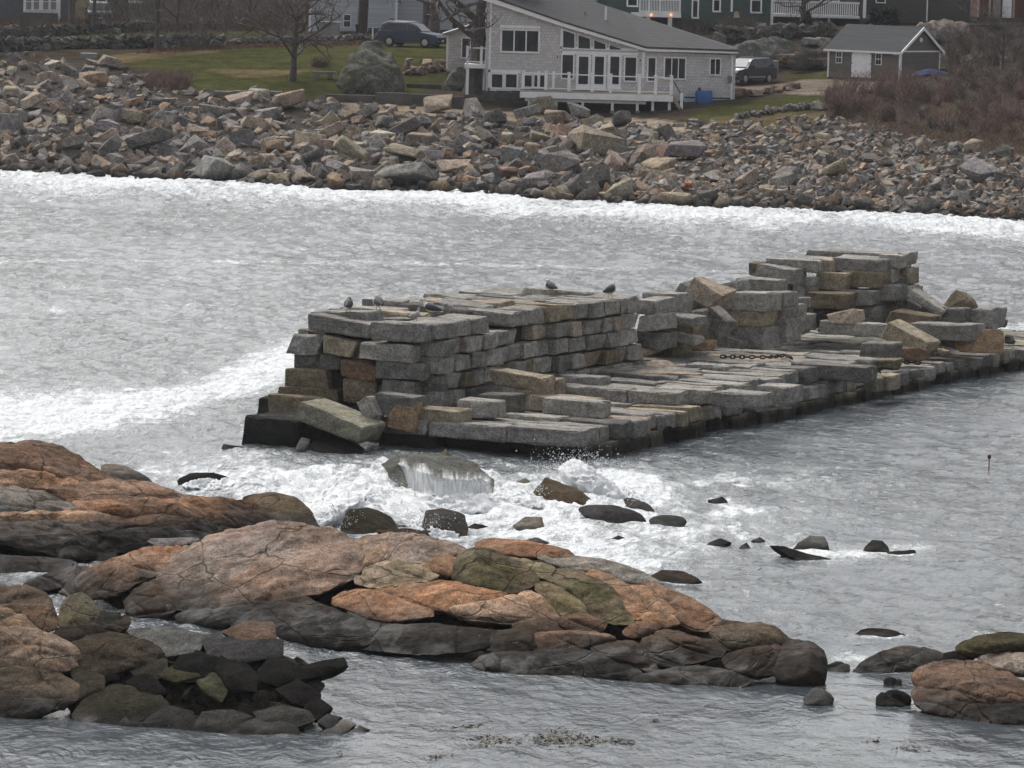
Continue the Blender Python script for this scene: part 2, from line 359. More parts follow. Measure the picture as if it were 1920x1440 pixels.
# ------------------------------------------------------------------ the land
ctl = [tuple(p) for p in shore] + [(p[0], p[1] - 20, -5.0) for p in shore] + [(p[0], p[1] - 6, -1.6) for p in shore]
for x, y, D in [(-250, 112, 347), (50, 112, 346), (200, 128, 343), (300, 170, 332), (500, 182, 330), (640, 195, 328), (760, 203, 327), (900, 218, 325),
                (1100, 226, 328), (1250, 243, 320), (1400, 237, 322), (1540, 228, 325), (1700, 262, 308), (1920, 303, 292), (2200, 325, 284),
                (200, 240, 315), (500, 265, 311), (900, 290, 304), (1250, 312, 297), (1600, 322, 291), (1900, 360, 276),
                (400, 130, 342), (650, 130, 343), (450, 98, 352), (750, 95, 354), (300, 88, 357), (50, 86, 358), (100, 64, 374), (400, 64, 372), (60, 47, 395),
                (650, 75, 371), (800, 88, 361), (850, 70, 372), (1330, 192, 333), (1500, 197, 330), (1400, 160, 345), (1640, 150, 351), (1500, 146, 351), (1450, 130, 358),
                (1420, 76, 366), (1350, 57, 372), (1650, 50, 380), (1850, 130, 345), (1900, 60, 362), (1900, 190, 322), (1760, 205, 322), (1050, 150, 345), (1050, 70, 365), (2200, 150, 335), (1250, 180, 338)]:
    ctl.append(tuple(atY(x, y, D)))
for X in (-120, -60, 0, 60, 120):
    ctl += [(X, 430, 9.0), (X, 520, 15), (X, 700, 30)]
for Yv, z in ((300, 1.0), (345, 5.0), (380, 7.2)):
    ctl += [(-110, Yv + 20, z + .5), (110, Yv - 25, z + .5)]
ctl = np.array(ctl); _cs = 60.0
def _phi(r2): return .5 * r2 * np.log(r2 + 1e-9)
_A = ctl[:, :2] / _cs; _n = len(_A)
_K = _phi(((_A[:, None] - _A[None]) ** 2).sum(-1)) + np.eye(_n) * 2e-4
_Pm = np.hstack([np.ones((_n, 1)), _A]); _S = np.vstack([np.hstack([_K, _Pm]), np.hstack([_Pm.T, np.zeros((3, 3))])])
_cf = np.linalg.solve(_S, np.concatenate([ctl[:, 2], [0, 0, 0]]))
def ground(X, Y):
    q = np.stack([np.asarray(X, float), np.asarray(Y, float)], -1) / _cs; sh = q.shape[:-1]; q = q.reshape(-1, 2)
    out = _phi(((q[:, None] - _A[None]) ** 2).sum(-1)) @ _cf[:_n] + _cf[_n] + q @ _cf[_n + 1:]
    return out.reshape(sh)
_gx = np.arange(-70, 70.1, .5); _gy = np.arange(245, 480.1, .5); _GG = ground(*np.meshgrid(_gx, _gy))
def gfast(X, Y):
    fx = np.clip((np.asarray(X, float) + 70) / .5, 0, len(_gx) - 1.001); fy = np.clip((np.asarray(Y, float) - 245) / .5, 0, len(_gy) - 1.001); i = fx.astype(int); j = fy.astype(int); a = fx - i; b = fy - j
    return (_GG[j, i] * (1 - a) + _GG[j, i + 1] * a) * (1 - b) + (_GG[j + 1, i] * (1 - a) + _GG[j + 1, i + 1] * a) * b
def on_ground(px, py, y0=255, y1=460):
    """where the line of sight through a pixel meets the land"""
    d = ray(px, py); Ys = np.linspace(y0, y1, 412); t = Ys / d[1]; Z = CAM_Z + d[2] * t; G = gfast(d[0] * t, Ys)
    k = np.argmax(Z <= G); k = max(k, 1)
    a, b = Z[k - 1] - G[k - 1], Z[k] - G[k]; f = a / (a - b) if a != b else 0
    Yv = Ys[k - 1] + f * (Ys[k] - Ys[k - 1]); tt = Yv / d[1]
    return np.array([d[0] * tt, Yv, CAM_Z + d[2] * tt])

_ys = np.concatenate([np.arange(248, 400, .75), np.arange(400, 460, 2.5), np.arange(460, 720, 20)]); _xs = np.concatenate([np.arange(-130, -48, 4), np.arange(-48, 48, .6), np.arange(48, 131, 4)])
GX, GY = np.meshgrid(_xs, _ys); GZ = ground(GX, GY)
GZ = GZ + .10 * fbm(np.stack([GX * .35, GY * .35, GX * 0], -1), 4)
gv = np.stack([GX, GY, GZ], -1).reshape(-1, 3); ny, nx = GX.shape
gf = [(j * nx + i, j * nx + i + 1, (j + 1) * nx + i + 1, (j + 1) * nx + i) for j in range(ny - 1) for i in range(nx - 1)]
PXY = pix(gv); gpx, gpy = PXY[:, 0], PXY[:, 1]
wob = fbm(np.stack([gv[:, 0] * .25, gv[:, 1] * .25, gv[:, 0] * 0 + 3], -1), 4) * 14
def inpoly(x, y, poly):
    c = np.zeros(x.shape, bool); n = len(poly)
    for i in range(n):
        x0, y0 = poly[i]; x1, y1 = poly[(i + 1) % n]
        c ^= ((y0 > y) != (y1 > y)) & (x < (x1 - x0) * (y - y0) / (y1 - y0 + 1e-9) + x0)
    return c
BASE = {'rubble': (.075, .068, .060), 'lawn': (.064, .066, .024), 'dry': (.135, .105, .055), 'earth': (.060, .048, .036), 'gravel': (.20, .165, .130), 'sand': (.30, .245, .18), 'brush': (.070, .050, .040), 'green2': (.055, .056, .024)}
colr = np.tile(np.array(BASE['earth']), (len(gv), 1)); lab = np.zeros(len(gv), int)
def paint(poly, c, wb=.5):
    k = inpoly(gpx + wob * wb, gpy + wob * wb * .4, poly); colr[k] = BASE[c]; return k
paint([(-900, -500), (3000, -500), (3000, 700), (-900, 700)], 'earth')
paint([(-600, 105), (160, 118), (330, 185), (640, 200), (900, 222), (1240, 245), (1560, 225), (1700, 262), (2500, 320), (2500, 600), (-600, 600)], 'rubble')
lawn_k = paint([(170, 112), (240, 100), (480, 88), (840, 82), (840, 150), (760, 190), (640, 192), (600, 186), (480, 172), (330, 175), (270, 128)], 'lawn', .25)
paint([(170, 112), (240, 100), (400, 92), (420, 98), (260, 112), (230, 122), (200, 118)], 'dry', .6)
paint([(400, 132), (600, 128), (560, 140), (440, 146)], 'dry', .8)
paint([(-200, 78), (150, 66), (300, 62), (480, 56), (520, 70), (300, 76), (150, 84), (-200, 96)], 'green2', .2)
paint([(640, 192), (760, 196), (900, 208), (1250, 225), (1300, 232), (1280, 250), (1100, 236), (900, 224), (640, 206)], 'sand', .15)
paint([(1275, 228), (1330, 200), (1440, 184), (1550, 176), (1560, 195), (1500, 215), (1400, 218), (1330, 225)], 'lawn', .2)
paint([(1300, 226), (1400, 215), (1540, 210), (1560, 228), (1400, 240)], 'dry', .4)
paint([(1376, 162), (1440, 160), (1560, 142), (1700, 148), (1720, 170), (1600, 182), (1460, 176), (1380, 182)], 'gravel', .15)
paint([(1470, 138), (1560, 136), (1560, 148), (1480, 150)], 'lawn', .15)
paint([(1560, 180), (1700, 165), (1940, 140), (2300, 120), (2300, 320), (1940, 296), (1720, 262), (1560, 230)], 'brush', .8)
paint([(1790, 180), (1830, 170), (1850, 200), (1800, 215)], 'green2', 1)
me = mesh('land', gv, gf, [], True)
ca = me.color_attributes.new('tone', 'FLOAT_COLOR', 'POINT'); ca.data.foreach_set('color', np.hstack([colr, np.ones((len(gv), 1))]).ravel().astype(np.float32))
m, nt, bs = M_('land'); vc = nt.nodes.new('ShaderNodeVertexColor'); vc.layer_name = 'tone'; p = gpos(nt)
s1 = ramp(nt, noise(nt, p, .6, 6, .7), .3, .7, .62, 1.38); s2 = ramp(nt, noise(nt, p, 5, 4, .75), .3, .7, .68, 1.32)
v1 = nt.nodes.new('ShaderNodeVectorMath'); v1.operation = 'SCALE'; nt.links.new(vc.outputs[0], v1.inputs[0]); nt.links.new(math_(nt, 'MULTIPLY', s1, s2), v1.inputs['Scale'])
nt.links.new(mix(nt, ramp(nt, noise(nt, p, .25, 5, .7), .5, .75, 0, .4), v1.outputs[0], (.10, .082, .04)), bs.inputs['Base Color']); bs.inputs['Roughness'].default_value = .95; bs.inputs['Specular IOR Level'].default_value = 0
bump(nt, bs, noise(nt, p, 4, 6, .75), 1, .2); me.materials.append(m)
tag(link(bpy.data.objects.new('ground', me)), kind='structure')

# ------------------------------------------------------------------ the sea
rows = np.concatenate([np.arange(1640, 1000, -1.7), np.arange(1000, 560, -1.35), np.arange(560, 296, -1.15)])
cols = np.arange(-300, 2221, 3.6)
QX, QY = np.meshgrid(cols, rows)
SX = (QX - 960) / FPX; DD = CAM_Z * FPX / (QY + 140.0); WX = SX * DD; WY = DD
ij = pix(np.stack([WX, WY, WX * 0], -1)); U_, V_ = ij[..., 0], ij[..., 1]
shv = np.interp(U_, SHX, SHY)
cov = np.zeros(U_.shape)
nA = fbm(np.stack([WX * .11, WY * .045, WX * 0], -1), 4); nB = fbm(np.stack([WX * .45, WY * .16, WX * 0 + 9], -1), 4)
def add(v): 
    global cov; cov = np.maximum(cov, v)
dsh = V_ - shv + nA * 26
wd = np.interp(U_, [0, 700, 1000, 1920], [52, 48, 68, 54])
add(np.clip(1.10 - np.clip(dsh - 8 + 22 * nB, 0, None) / (wd * np.clip(1 + 1.3 * nA, .35, 1.9)), 0, 1) * .92 * np.clip(.88 + .85 * nA + .25 * nB, .3, 1))
add(.30 * smooth(170, 60, dsh) )
def stroke(pts, wds, s, wobble=10):
    pts = np.array(pts, float); yy = np.interp(U_, pts[:, 0], pts[:, 1]) + nA * wobble * 2; ww = np.interp(U_, pts[:, 0], wds)
    inside = smooth(pts[0, 0] - 60, pts[0, 0], U_) * (1 - smooth(pts[-1, 0], pts[-1, 0] + 70, U_))
    add(s * np.exp(-((V_ - yy) / ww) ** 2) * inside)
def blob(cx, cy, rx, ry, s, pw=1.0):
    r = ((U_ - cx) / rx) ** 2 + ((V_ - cy) / ry) ** 2; add(s * np.exp(-r ** pw) * np.clip(1 + nB * .8, .3, 1.5))
stroke([(-300, 800), (0, 785), (220, 778), (330, 752), (430, 716), (560, 668), (620, 640)], [72, 62, 50, 40, 42, 50, 40], 1.02)
stroke([(-300, 485), (0, 489), (500, 492), (1000, 500), (1200, 505)], [8, 7, 6, 6, 5], .52, 4)
stroke([(-300, 590), (0, 585), (300, 583), (420, 570)], [22, 20, 16, 10], .46)
stroke([(-300, 640), (0, 645), (120, 650)], [16, 14, 10], .4)
stroke([(1650, 632), (1880, 622), (2100, 615)], [10, 16, 18], .7)
add(np.where((U_ < 640) & (V_ > 420) & (V_ < 860), .22 + nA * .12, 0))
for cx, cy, rx, ry, s in [(620, 935, 330, 80, .98), (420, 880, 240, 40, .72), (850, 960, 350, 80, 1.0), (1110, 930, 220, 66, .98), (1050, 985, 330, 52, .92), (1120, 1040, 350, 54, .82),
                          (1300, 1000, 280, 70, .66), (1330, 905, 280, 28, .58), (1560, 1040, 180, 20, .78), (1420, 965, 250, 34, .60), (1500, 900, 300, 60, .40), (1660, 1030, 120, 14, .5),
                          (330, 850, 160, 26, .5), (1330, 1120, 220, 40, .30), (1600, 1235, 70, 18, .62), (1650, 1260, 60, 8, .7), (60, 1080, 70, 16, .6), (120, 1125, 50, 20, .4), (1100, 1075, 200, 24, .55), (1480, 880, 260, 14, .4), (1250, 960, 160, 40, .55), (1530, 990, 200, 14, .42), (1290, 1060, 200, 16, .45)]:
    blob(cx, cy, rx, ry, s)
for cx, cy, rx in [(385, 916, 60), (695, 1000, 70), (835, 1008, 60), (1060, 950, 70), (1150, 980, 80), (1255, 988, 55), (985, 994, 45), (1345, 1022, 50), (1520, 1046, 70), (1520, 1027, 60), (1650, 1036, 50), (1690, 1040, 50), (1265, 1096, 70), (1660, 1196, 70), (1690, 1258, 80), (1350, 942, 40), (1160, 1018, 45), (1570, 1256, 50), (1535, 1318, 50), (640, 1352, 50), (1680, 1320, 50)]: blob(cx, cy, rx, 7, .80)
cov = np.clip(cov, 0, 1)
calm = np.clip(smooth(1180, 1320, V_) * .8 + smooth(1150, 1500, U_) * smooth(640, 720, V_) * .35 + smooth(1000, 1300, U_) * smooth(700, 850, V_) * .1, 0, 1)
rough = 1 - .75 * calm
H = .16 * fbm(np.stack([WX * .17, WY * .12, WX * 0 + 2], -1), 3) * rough
H += .13 * (fbm(np.stack([WX * .55 + .1 * WY, WY * .34, WX * 0 + 5], -1), 4, True) - .3) * rough
H += .05 * fbm(np.stack([WX * 1.7, WY * 1.1, WX * 0 + 7], -1), 3) * rough
surf = np.zeros(U_.shape)
for cx, cy, rx, ry, s in [(640, 925, 260, 55, 1), (860, 950, 260, 55, .9), (1100, 925, 140, 45, .8)]:
    surf = np.maximum(surf, s * np.exp(-(((U_ - cx) / rx) ** 2 + ((V_ - cy) / ry) ** 2)))
surf = np.maximum(surf, .7 * smooth(45, 5, np.abs(dsh - 12)))
lump = fbm(np.stack([WX * .9, WY * .6, WX * 0 + 1], -1), 5, True)
H += surf * (.34 * (lump - .1) + .08)
edge = np.minimum(np.minimum(smooth(-300, -240, QX), 1 - smooth(2150, 2215, QX)), np.minimum(smooth(1640, 1600, QY), smooth(296, 303, QY)))
H = H * edge
wv = np.stack([WX, WY, H], -1).reshape(-1, 3).astype(np.float32); wr, wc_ = QX.shape
idx = np.arange(wr * wc_).reshape(wr, wc_); q = np.stack([idx[:-1, :-1], idx[:-1, 1:], idx[1:, 1:], idx[1:, :-1]], -1).reshape(-1, 4)
me = bpy.data.meshes.new('sea'); nv, nf = len(wv), len(q)
# open water beyond the detailed stretch
e0, e1, e2, e3 = wv[idx[0, 0]], wv[idx[0, -1]], wv[idx[-1, 0]], wv[idx[-1, -1]]
ext = np.array([(-1500, -400, 0), (1500, -400, 0), (-1500, 330, 0), (1500, 330, 0)], np.float32)
wv = np.vstack([wv, ext]); a_, b_, c_, d_ = idx[0, 0], idx[0, -1], idx[-1, 0], idx[-1, -1]
q = np.vstack([q, [[nv, nv + 1, b_, a_], [nv, a_, c_, nv + 2], [nv + 1, nv + 3, d_, b_], [nv + 2, c_, d_, nv + 3]]])
me.vertices.add(len(wv)); me.vertices.foreach_set('co', wv.ravel()); me.loops.add(len(q) * 4); me.loops.foreach_set('vertex_index', q.ravel().astype(np.int32))
me.polygons.add(len(q)); me.polygons.foreach_set('loop_start', np.arange(0, len(q) * 4, 4, dtype=np.int32))
me.polygons.foreach_set('use_smooth', np.ones(len(q), bool)); me.update(calc_edges=True)
milk_sheen = np.clip(smooth(1500, 200, U_) * smooth(1000, 650, V_) + .25 * smooth(900, 500, V_), 0, 1)  # aerated water, with brighter sky reflection also put into its colour
for nm, arr in (('foam', cov), ('calm', calm), ('milk_sheen', milk_sheen)):
    a = me.attributes.new(nm, 'FLOAT', 'POINT'); a.data.foreach_set('value', np.concatenate([arr.ravel(), np.zeros(4)]).astype(np.float32))
me.materials.append(WATER); tag(link(bpy.data.objects.new('sea', me)), kind='structure')
# ------------------------------------------------------------------ thin sea air
hm, hnt, hbs = M_('haze_air'); hnt.nodes.remove(hbs); pv = hnt.nodes.new('ShaderNodeVolumePrincipled'); pv.inputs['Color'].default_value = (.93, .95, 1.0, 1); pv.inputs['Density'].default_value = .00009; pv.inputs['Anisotropy'].default_value = .2
hnt.links.new(pv.outputs[0], hnt.nodes['Material Output'].inputs['Volume'])
hz = MB().box(-1520, 1520, -420, 720, -9, 48).build('haze', hm); tag(hz, kind='stuff')
# ------------------------------------------------------------------ the granite jetty
RNG = random.Random(11); NR = np.random.RandomState(5)
PA = at(1085, 865, 0.0); PB = at(1920, 690, 0.0); _b = (PB - PA)[:2]; _b = _b / np.linalg.norm(_b)
bA = np.array([_b[0], _b[1], 0]); aA = np.array([_b[1], -_b[0], 0]); YAW = math.atan2(aA[1], aA[0])
def uv(u, v, z): return PA + aA * u + bA * v + np.array([0, 0, z])
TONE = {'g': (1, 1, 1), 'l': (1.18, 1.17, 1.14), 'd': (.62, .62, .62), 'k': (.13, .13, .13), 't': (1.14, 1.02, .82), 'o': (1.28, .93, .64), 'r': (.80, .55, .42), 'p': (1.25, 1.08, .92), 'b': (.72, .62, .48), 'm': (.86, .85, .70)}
def tone(k, j=.10):
    c = TONE[k]; f = 1 + RNG.uniform(-j, j) * 1.3; return tuple(x * f for x in c)
def block_geo(L, Wd, Hh, warp=.05, ch=.035, nz=.012):
    """rough-split granite block, centred; chamfered, out of square, uneven faces"""
    def ax(s):
        h = s / 2; c = min(ch * 1.6, h * .4); n = max(1, int(round((s - 2 * c) / .42))); return np.concatenate([[-h], np.linspace(-h + c, h - c, n + 1), [h]])
    X, Y, Z = ax(L), ax(Wd), ax(Hh); idx = {}; V = []; F = []
    co = NR.uniform(-1, 1, (2, 2, 2, 3)) * warp * np.array([min(L, 1.2), Wd, Hh])
    ext = (L / 2, Wd / 2, Hh / 2)
    def vert(i, j, k):
        key = (i, j, k)
        if key in idx: return idx[key]
        p = np.array([X[i], Y[j], Z[k]]); e = [i in (0, len(X) - 1), j in (0, len(Y) - 1), k in (0, len(Z) - 1)]
        if sum(e) >= 2:
            for d in range(3):
                if e[d]: p[d] -= math.copysign(ch * (.42 if sum(e) == 2 else .62), p[d])
        t = np.array([p[d] / ext[d] * .5 + .5 for d in range(3)])
        w = 0
        for a in (0, 1):
            for b in (0, 1):
                for c in (0, 1):
                    w = w + co[a, b, c] * (t[0] if a else 1 - t[0]) * (t[1] if b else 1 - t[1]) * (t[2] if c else 1 - t[2])
        p = p + w + NR.normal(0, nz, 3)
        idx[key] = len(V); V.append(p); return idx[key]
    nx_, ny_, nz_ = len(X) - 1, len(Y) - 1, len(Z) - 1
    for i in range(nx_):
        for j in range(ny_):
            F.append((vert(i, j, 0), vert(i, j + 1, 0), vert(i + 1, j + 1, 0), vert(i + 1, j, 0))); F.append((vert(i, j, nz_), vert(i + 1, j, nz_), vert(i + 1, j + 1, nz_), vert(i, j + 1, nz_)))
    for i in range(nx_):
        for k in range(nz_):
            F.append((vert(i, 0, k), vert(i + 1, 0, k), vert(i + 1, 0, k + 1), vert(i, 0, k + 1))); F.append((vert(i, ny_, k), vert(i, ny_, k + 1), vert(i + 1, ny_, k + 1), vert(i + 1, ny_, k)))
    for j in range(ny_):
        for k in range(nz_):
            F.append((vert(0, j, k), vert(0, j, k + 1), vert(0, j + 1, k + 1), vert(0, j + 1, k))); F.append((vert(nx_, j, k), vert(nx_, j + 1, k), vert(nx_, j + 1, k + 1), vert(nx_, j, k + 1)))
    return np.array(V), F
def block(c, L, Wd, Hh, yaw, roll=0.0, tip=0.0, col='g', parent=None, label=None, group=None, cat='stone', warp=.05, name='granite_block', nz=.012, ch=.035):
    V, F = block_geo(L, Wd, Hh, warp, ch, nz)
    o = bpy.data.objects.new(name, mesh(name, V, F, GRANITE)); o.color = (*tone(col), 1)
    rot = Matrix.Rotation(yaw, 4, 'Z') @ Matrix.Rotation(roll, 4, 'Y') @ Matrix.Rotation(tip, 4, 'X')
    o.matrix_world = Matrix.Translation(Vector(c)) @ rot
    link(o)
    if parent is not None:
        o.parent = parent; o.matrix_parent_inverse = Matrix.Identity(4)
        o.location = Vector(c) - parent.location
        o.rotation_euler = rot.to_euler()
    else: tag(o, label, cat, group)
    return o
jetty = empty('jetty_platform', uv(-4, 10, 0), 0, 'long low platform of dark edged granite slabs running out into the water', 'jetty')
wall = empty('jetty_wall', uv(-7.5, 8, .9), 0, 'tall front stretch of stacked grey granite block wall with gulls on top', 'stone wall')
wall2 = empty('ruined_wall', uv(-8, 30, .9), 0, 'broken rear stretch of granite block wall beyond the leaning slab', 'stone wall')

# platform: slabs laid across, their ends showing along the right-hand edge
v = -.2; row = 0
core = MB()
while v < 46:
    w = RNG.uniform(.62, 1.15); ztop = .86 + RNG.uniform(-.05, .05)
    if v > 24: ztop -= .10
    over = RNG.uniform(-.12, .12) + (.18 if RNG.random() < .2 else 0)
    u1 = over; u = u1
    lens = [RNG.uniform(1.5, 2.9) for _ in range(4)] if v > 14 else [RNG.uniform(1.6, 3.0) for _ in range(3)]
    for i, L in enumerate(lens):
        hh = RNG.uniform(.40, .52)
        block(uv(u - L / 2, v + w / 2, ztop - hh / 2 + (RNG.uniform(-.03, .03) if i else 0)), L - .05, w - .05, hh, YAW + RNG.uniform(-.015, .015), col=RNG.choice('ggggglltdp' if v < 25 else 'ggdlm'), parent=jetty, warp=.05)
        u -= L
        if u < -6.5 and v < 15: break
    v += w; row += 1
v = 0.15
while v < 46:                                   # second course, set back or proud, brown weed below
    w = RNG.uniform(.7, 1.4)
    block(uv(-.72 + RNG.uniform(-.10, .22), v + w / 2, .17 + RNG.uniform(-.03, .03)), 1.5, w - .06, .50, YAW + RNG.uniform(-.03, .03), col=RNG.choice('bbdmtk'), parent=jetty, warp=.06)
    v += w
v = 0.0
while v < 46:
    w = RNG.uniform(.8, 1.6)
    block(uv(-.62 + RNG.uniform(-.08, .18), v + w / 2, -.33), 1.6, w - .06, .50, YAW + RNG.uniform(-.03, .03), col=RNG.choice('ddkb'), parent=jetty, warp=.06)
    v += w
c0 = uv(-1.4, .5, 0); V = [uv(u, v, z) for u in (-10.6, -.9) for v in (.7, 46) for z in (-1.2, .42)]
core.add(V, [(0, 1, 3, 2), (4, 6, 7, 5), (0, 4, 5, 1), (2, 3, 7, 6), (0, 2, 6, 4), (1, 5, 7, 3)])
core.build('rubble_core', BLACK, jetty)
# raised second layer in the middle of the platform
for (v0, v1, u0, u1_) in ((8.5, 13.5, -2.6, -.15), (13.5, 24, -5.5, -.1)):
    v = v0
    while v < v1:
        w = RNG.uniform(.65, 1.1); u = u1_ + RNG.uniform(-.5, .15)
        while u > u0 - .8:
            L = RNG.uniform(1.6, 3.0); hh = RNG.uniform(.36, .46)
            if RNG.random() < .90: block(uv(u - L / 2, v + w / 2, .88 + hh / 2), L - .05, w - .05, hh, YAW + RNG.uniform(-.04, .04), RNG.uniform(-.02, .02), col=RNG.choice('ggggglldp'), parent=jetty, warp=.06)
            u -= L
        v += w

# front wall: right-hand face course by course
UW = -5.63; courses = [(.90, .50), (1.42, .50), (1.94, .48), (2.44, .48), (2.94, .50)]
for ci, (z, h) in enumerate(courses):
    v = 2.55 + RNG.uniform(-.1, .1)
    while v < 17.0:
        w = RNG.uniform(.62, 1.25)
        if v + w > 17.3: w = 17.4 - v
        if w < .3: break
        gap = ci == 4 and 5.7 < v + w / 2 < 8.4
        gap2 = ci == 3 and 8.9 < v + w / 2 < 9.6
        if not (gap or gap2):
            Wu = RNG.uniform(1.2, 1.9); uf = UW + RNG.uniform(-.10, .12) + (.10 if ci == 0 else 0) + .25 * math.sin(v * .55) * (1 if v > 5 else 0)
            block(uv(uf - Wu / 2, v + w / 2, z + h / 2), Wu, w - .035, h - .025, YAW + RNG.uniform(-.03, .03), RNG.uniform(-.012, .012), RNG.uniform(-.02, .02), RNG.choice('gggggggldglpt' if ci > 1 else 'ggddgglb'), wall, warp=.07)
        v += w
# fill behind, and the top of the wall as long slabs
v = 3.3
while v < 16.9:
    w = RNG.uniform(.7, 1.2); u = UW - RNG.uniform(1.2, 1.9)
    while u > -10.2:
        L = min(RNG.uniform(1.3, 2.4), u + 10.7); z = 2.92 + RNG.uniform(-.08, .15)
        if L < .5: break
        if not (5.7 < v + w / 2 < 8.2 and u > -7.6):
            if RNG.random() < .9: block(uv(u - L / 2, v + w / 2, z + .24), L - .06, w - .05, .5, YAW + RNG.uniform(-.09, .09), RNG.uniform(-.07, .07), RNG.uniform(-.06, .06), RNG.choice('ggllgpd'), wall, warp=.07)
        else: block(uv(u - L / 2, v + w / 2, 2.66), L - .06, w - .05, .5, YAW + RNG.uniform(-.05, .05), 0, 0, 'g', wall)
        u -= L
    v += w
for z in (.92, 1.45, 1.98, 2.48):
    block(uv(-7.6 + RNG.uniform(-.3, .3), 17.9, z + .25), 2.6, 1.3, .52, YAW + RNG.uniform(-.1, .1), RNG.uniform(-.06, .06), 0, 'd', wall, warp=.1)
cm = MB(); V = [uv(u, v, z) for u in (-10.3, -6.3) for v in (3.4, 16.6) for z in (.3, 2.9)]
cm.add(V, [(0, 1, 3, 2), (4, 6, 7, 5), (0, 4, 5, 1), (2, 3, 7, 6), (0, 2, 6, 4), (1, 5, 7, 3)]); cm.build('rubble_core', BLACK, wall)
for ci, (z, h) in enumerate(courses[:4]):      # seaward face, seen from a step to the left
    v = 3.4
    while v < 15.4:
        w = RNG.uniform(.9, 1.5); block(uv(-10.2, v + w / 2, z + h / 2), .9, w - .04, h - .02, YAW + RNG.uniform(-.03, .03), col='g', parent=wall); v += w
SEA0 = [(-10.4, .5, -.2), (-10.4, .5, .35)]
for z in (-.35, .2, .66):
    v = 2.5
    while v < 20:
        w = RNG.uniform(.9, 1.6); block(uv(-10.9, v + w / 2, z), 1.2, w - .04, .5, YAW + RNG.uniform(-.04, .04), col='k', parent=jetty); v += w

def fblock(x0, y0, x1, y1, v=None, z=None, d=.9, yaw=0.0, roll=0.0, col='g', parent=None, label=None, group=None, L=None, H=None, tip=0.0, warp=.06, ch=.035, nz=.012):
    """block whose camera-side face spans a pixel box; stands on plane z, or in the plane v of the jetty"""
    xm = (x0 + x1) / 2
    P = at(xm, y1, z) if z is not None else at_pl(xm, y1, uv(0, v, 0), bA)
    s = FPX / ((P - CAM) @ _F); yw = YAW + yaw
    fx = abs(math.cos(yw)); Lm = L / s / fx if L else (x1 - x0) / s / fx
    Hm = H / s if H else (y1 - y0) / s
    back = np.array([-math.sin(yw), math.cos(yw), 0])
    zc = (y1 - y0) / s / 2
    c = P + back * d / 2 + np.array([0, 0, zc])
    return block(c, Lm, d, Hm, yw, math.radians(roll), math.radians(tip), col, parent, label, group, warp=warp, ch=ch, nz=nz)
# broken front end of the wall, seen face on (pixels of the photograph)
for (x0, y0, x1, y1, vv, dd, c, kw) in [
    (576, 591, 692, 636, 2.6, 2.2, 'g', dict(roll=6, H=30)), (694, 606, 796, 641, 2.1, 1.2, 'g', dict(roll=-1)),
    (537, 626, 604, 664, 2.8, 1.5, 'g', dict(warp=.12)), (602, 632, 662, 668, 2.5, 1.5, 't', dict(roll=8, H=32)), (656, 645, 680, 674, 2.8, 1.2, 'm', {}), (674, 644, 776, 677, 2.1, 1.2, 'l', {}),
    (549, 664, 600, 692, 2.9, 2.0, 'd', {}), (598, 664, 640, 693, 2.9, 1.6, 'd', {}), (637, 678, 708, 713, 2.4, 1.4, 'r', dict(roll=6, H=32)), (702, 679, 793, 713, 2.1, 1.2, 'd', {}),
    (537, 692, 612, 731, 2.6, 2.2, 'b', {}), (612, 700, 646, 731, 3.0, 1.6, 'k', {}), (637, 711, 703, 753, 2.5, 1.4, 'b', dict(warp=.12)), (716, 714, 776, 744, 2.1, 1.2, 'd', {}), (704, 722, 718, 746, 2.6, .6, 't', {}),
    (519, 728, 632, 759, 2.4, 2.2, 'b', {}), (502, 742, 600, 778, 1.9, 1.5, 'b', {}), (645, 752, 706, 782, 2.6, 1.4, 'k', {}), (600, 750, 650, 784, 2.6, 1.4, 'k', {}), (720, 742, 780, 772, 2.3, 1.2, 'd', {})]:
    fblock(x0, y0, x1, y1, v=vv, d=dd, col=c, parent=wall, **kw)
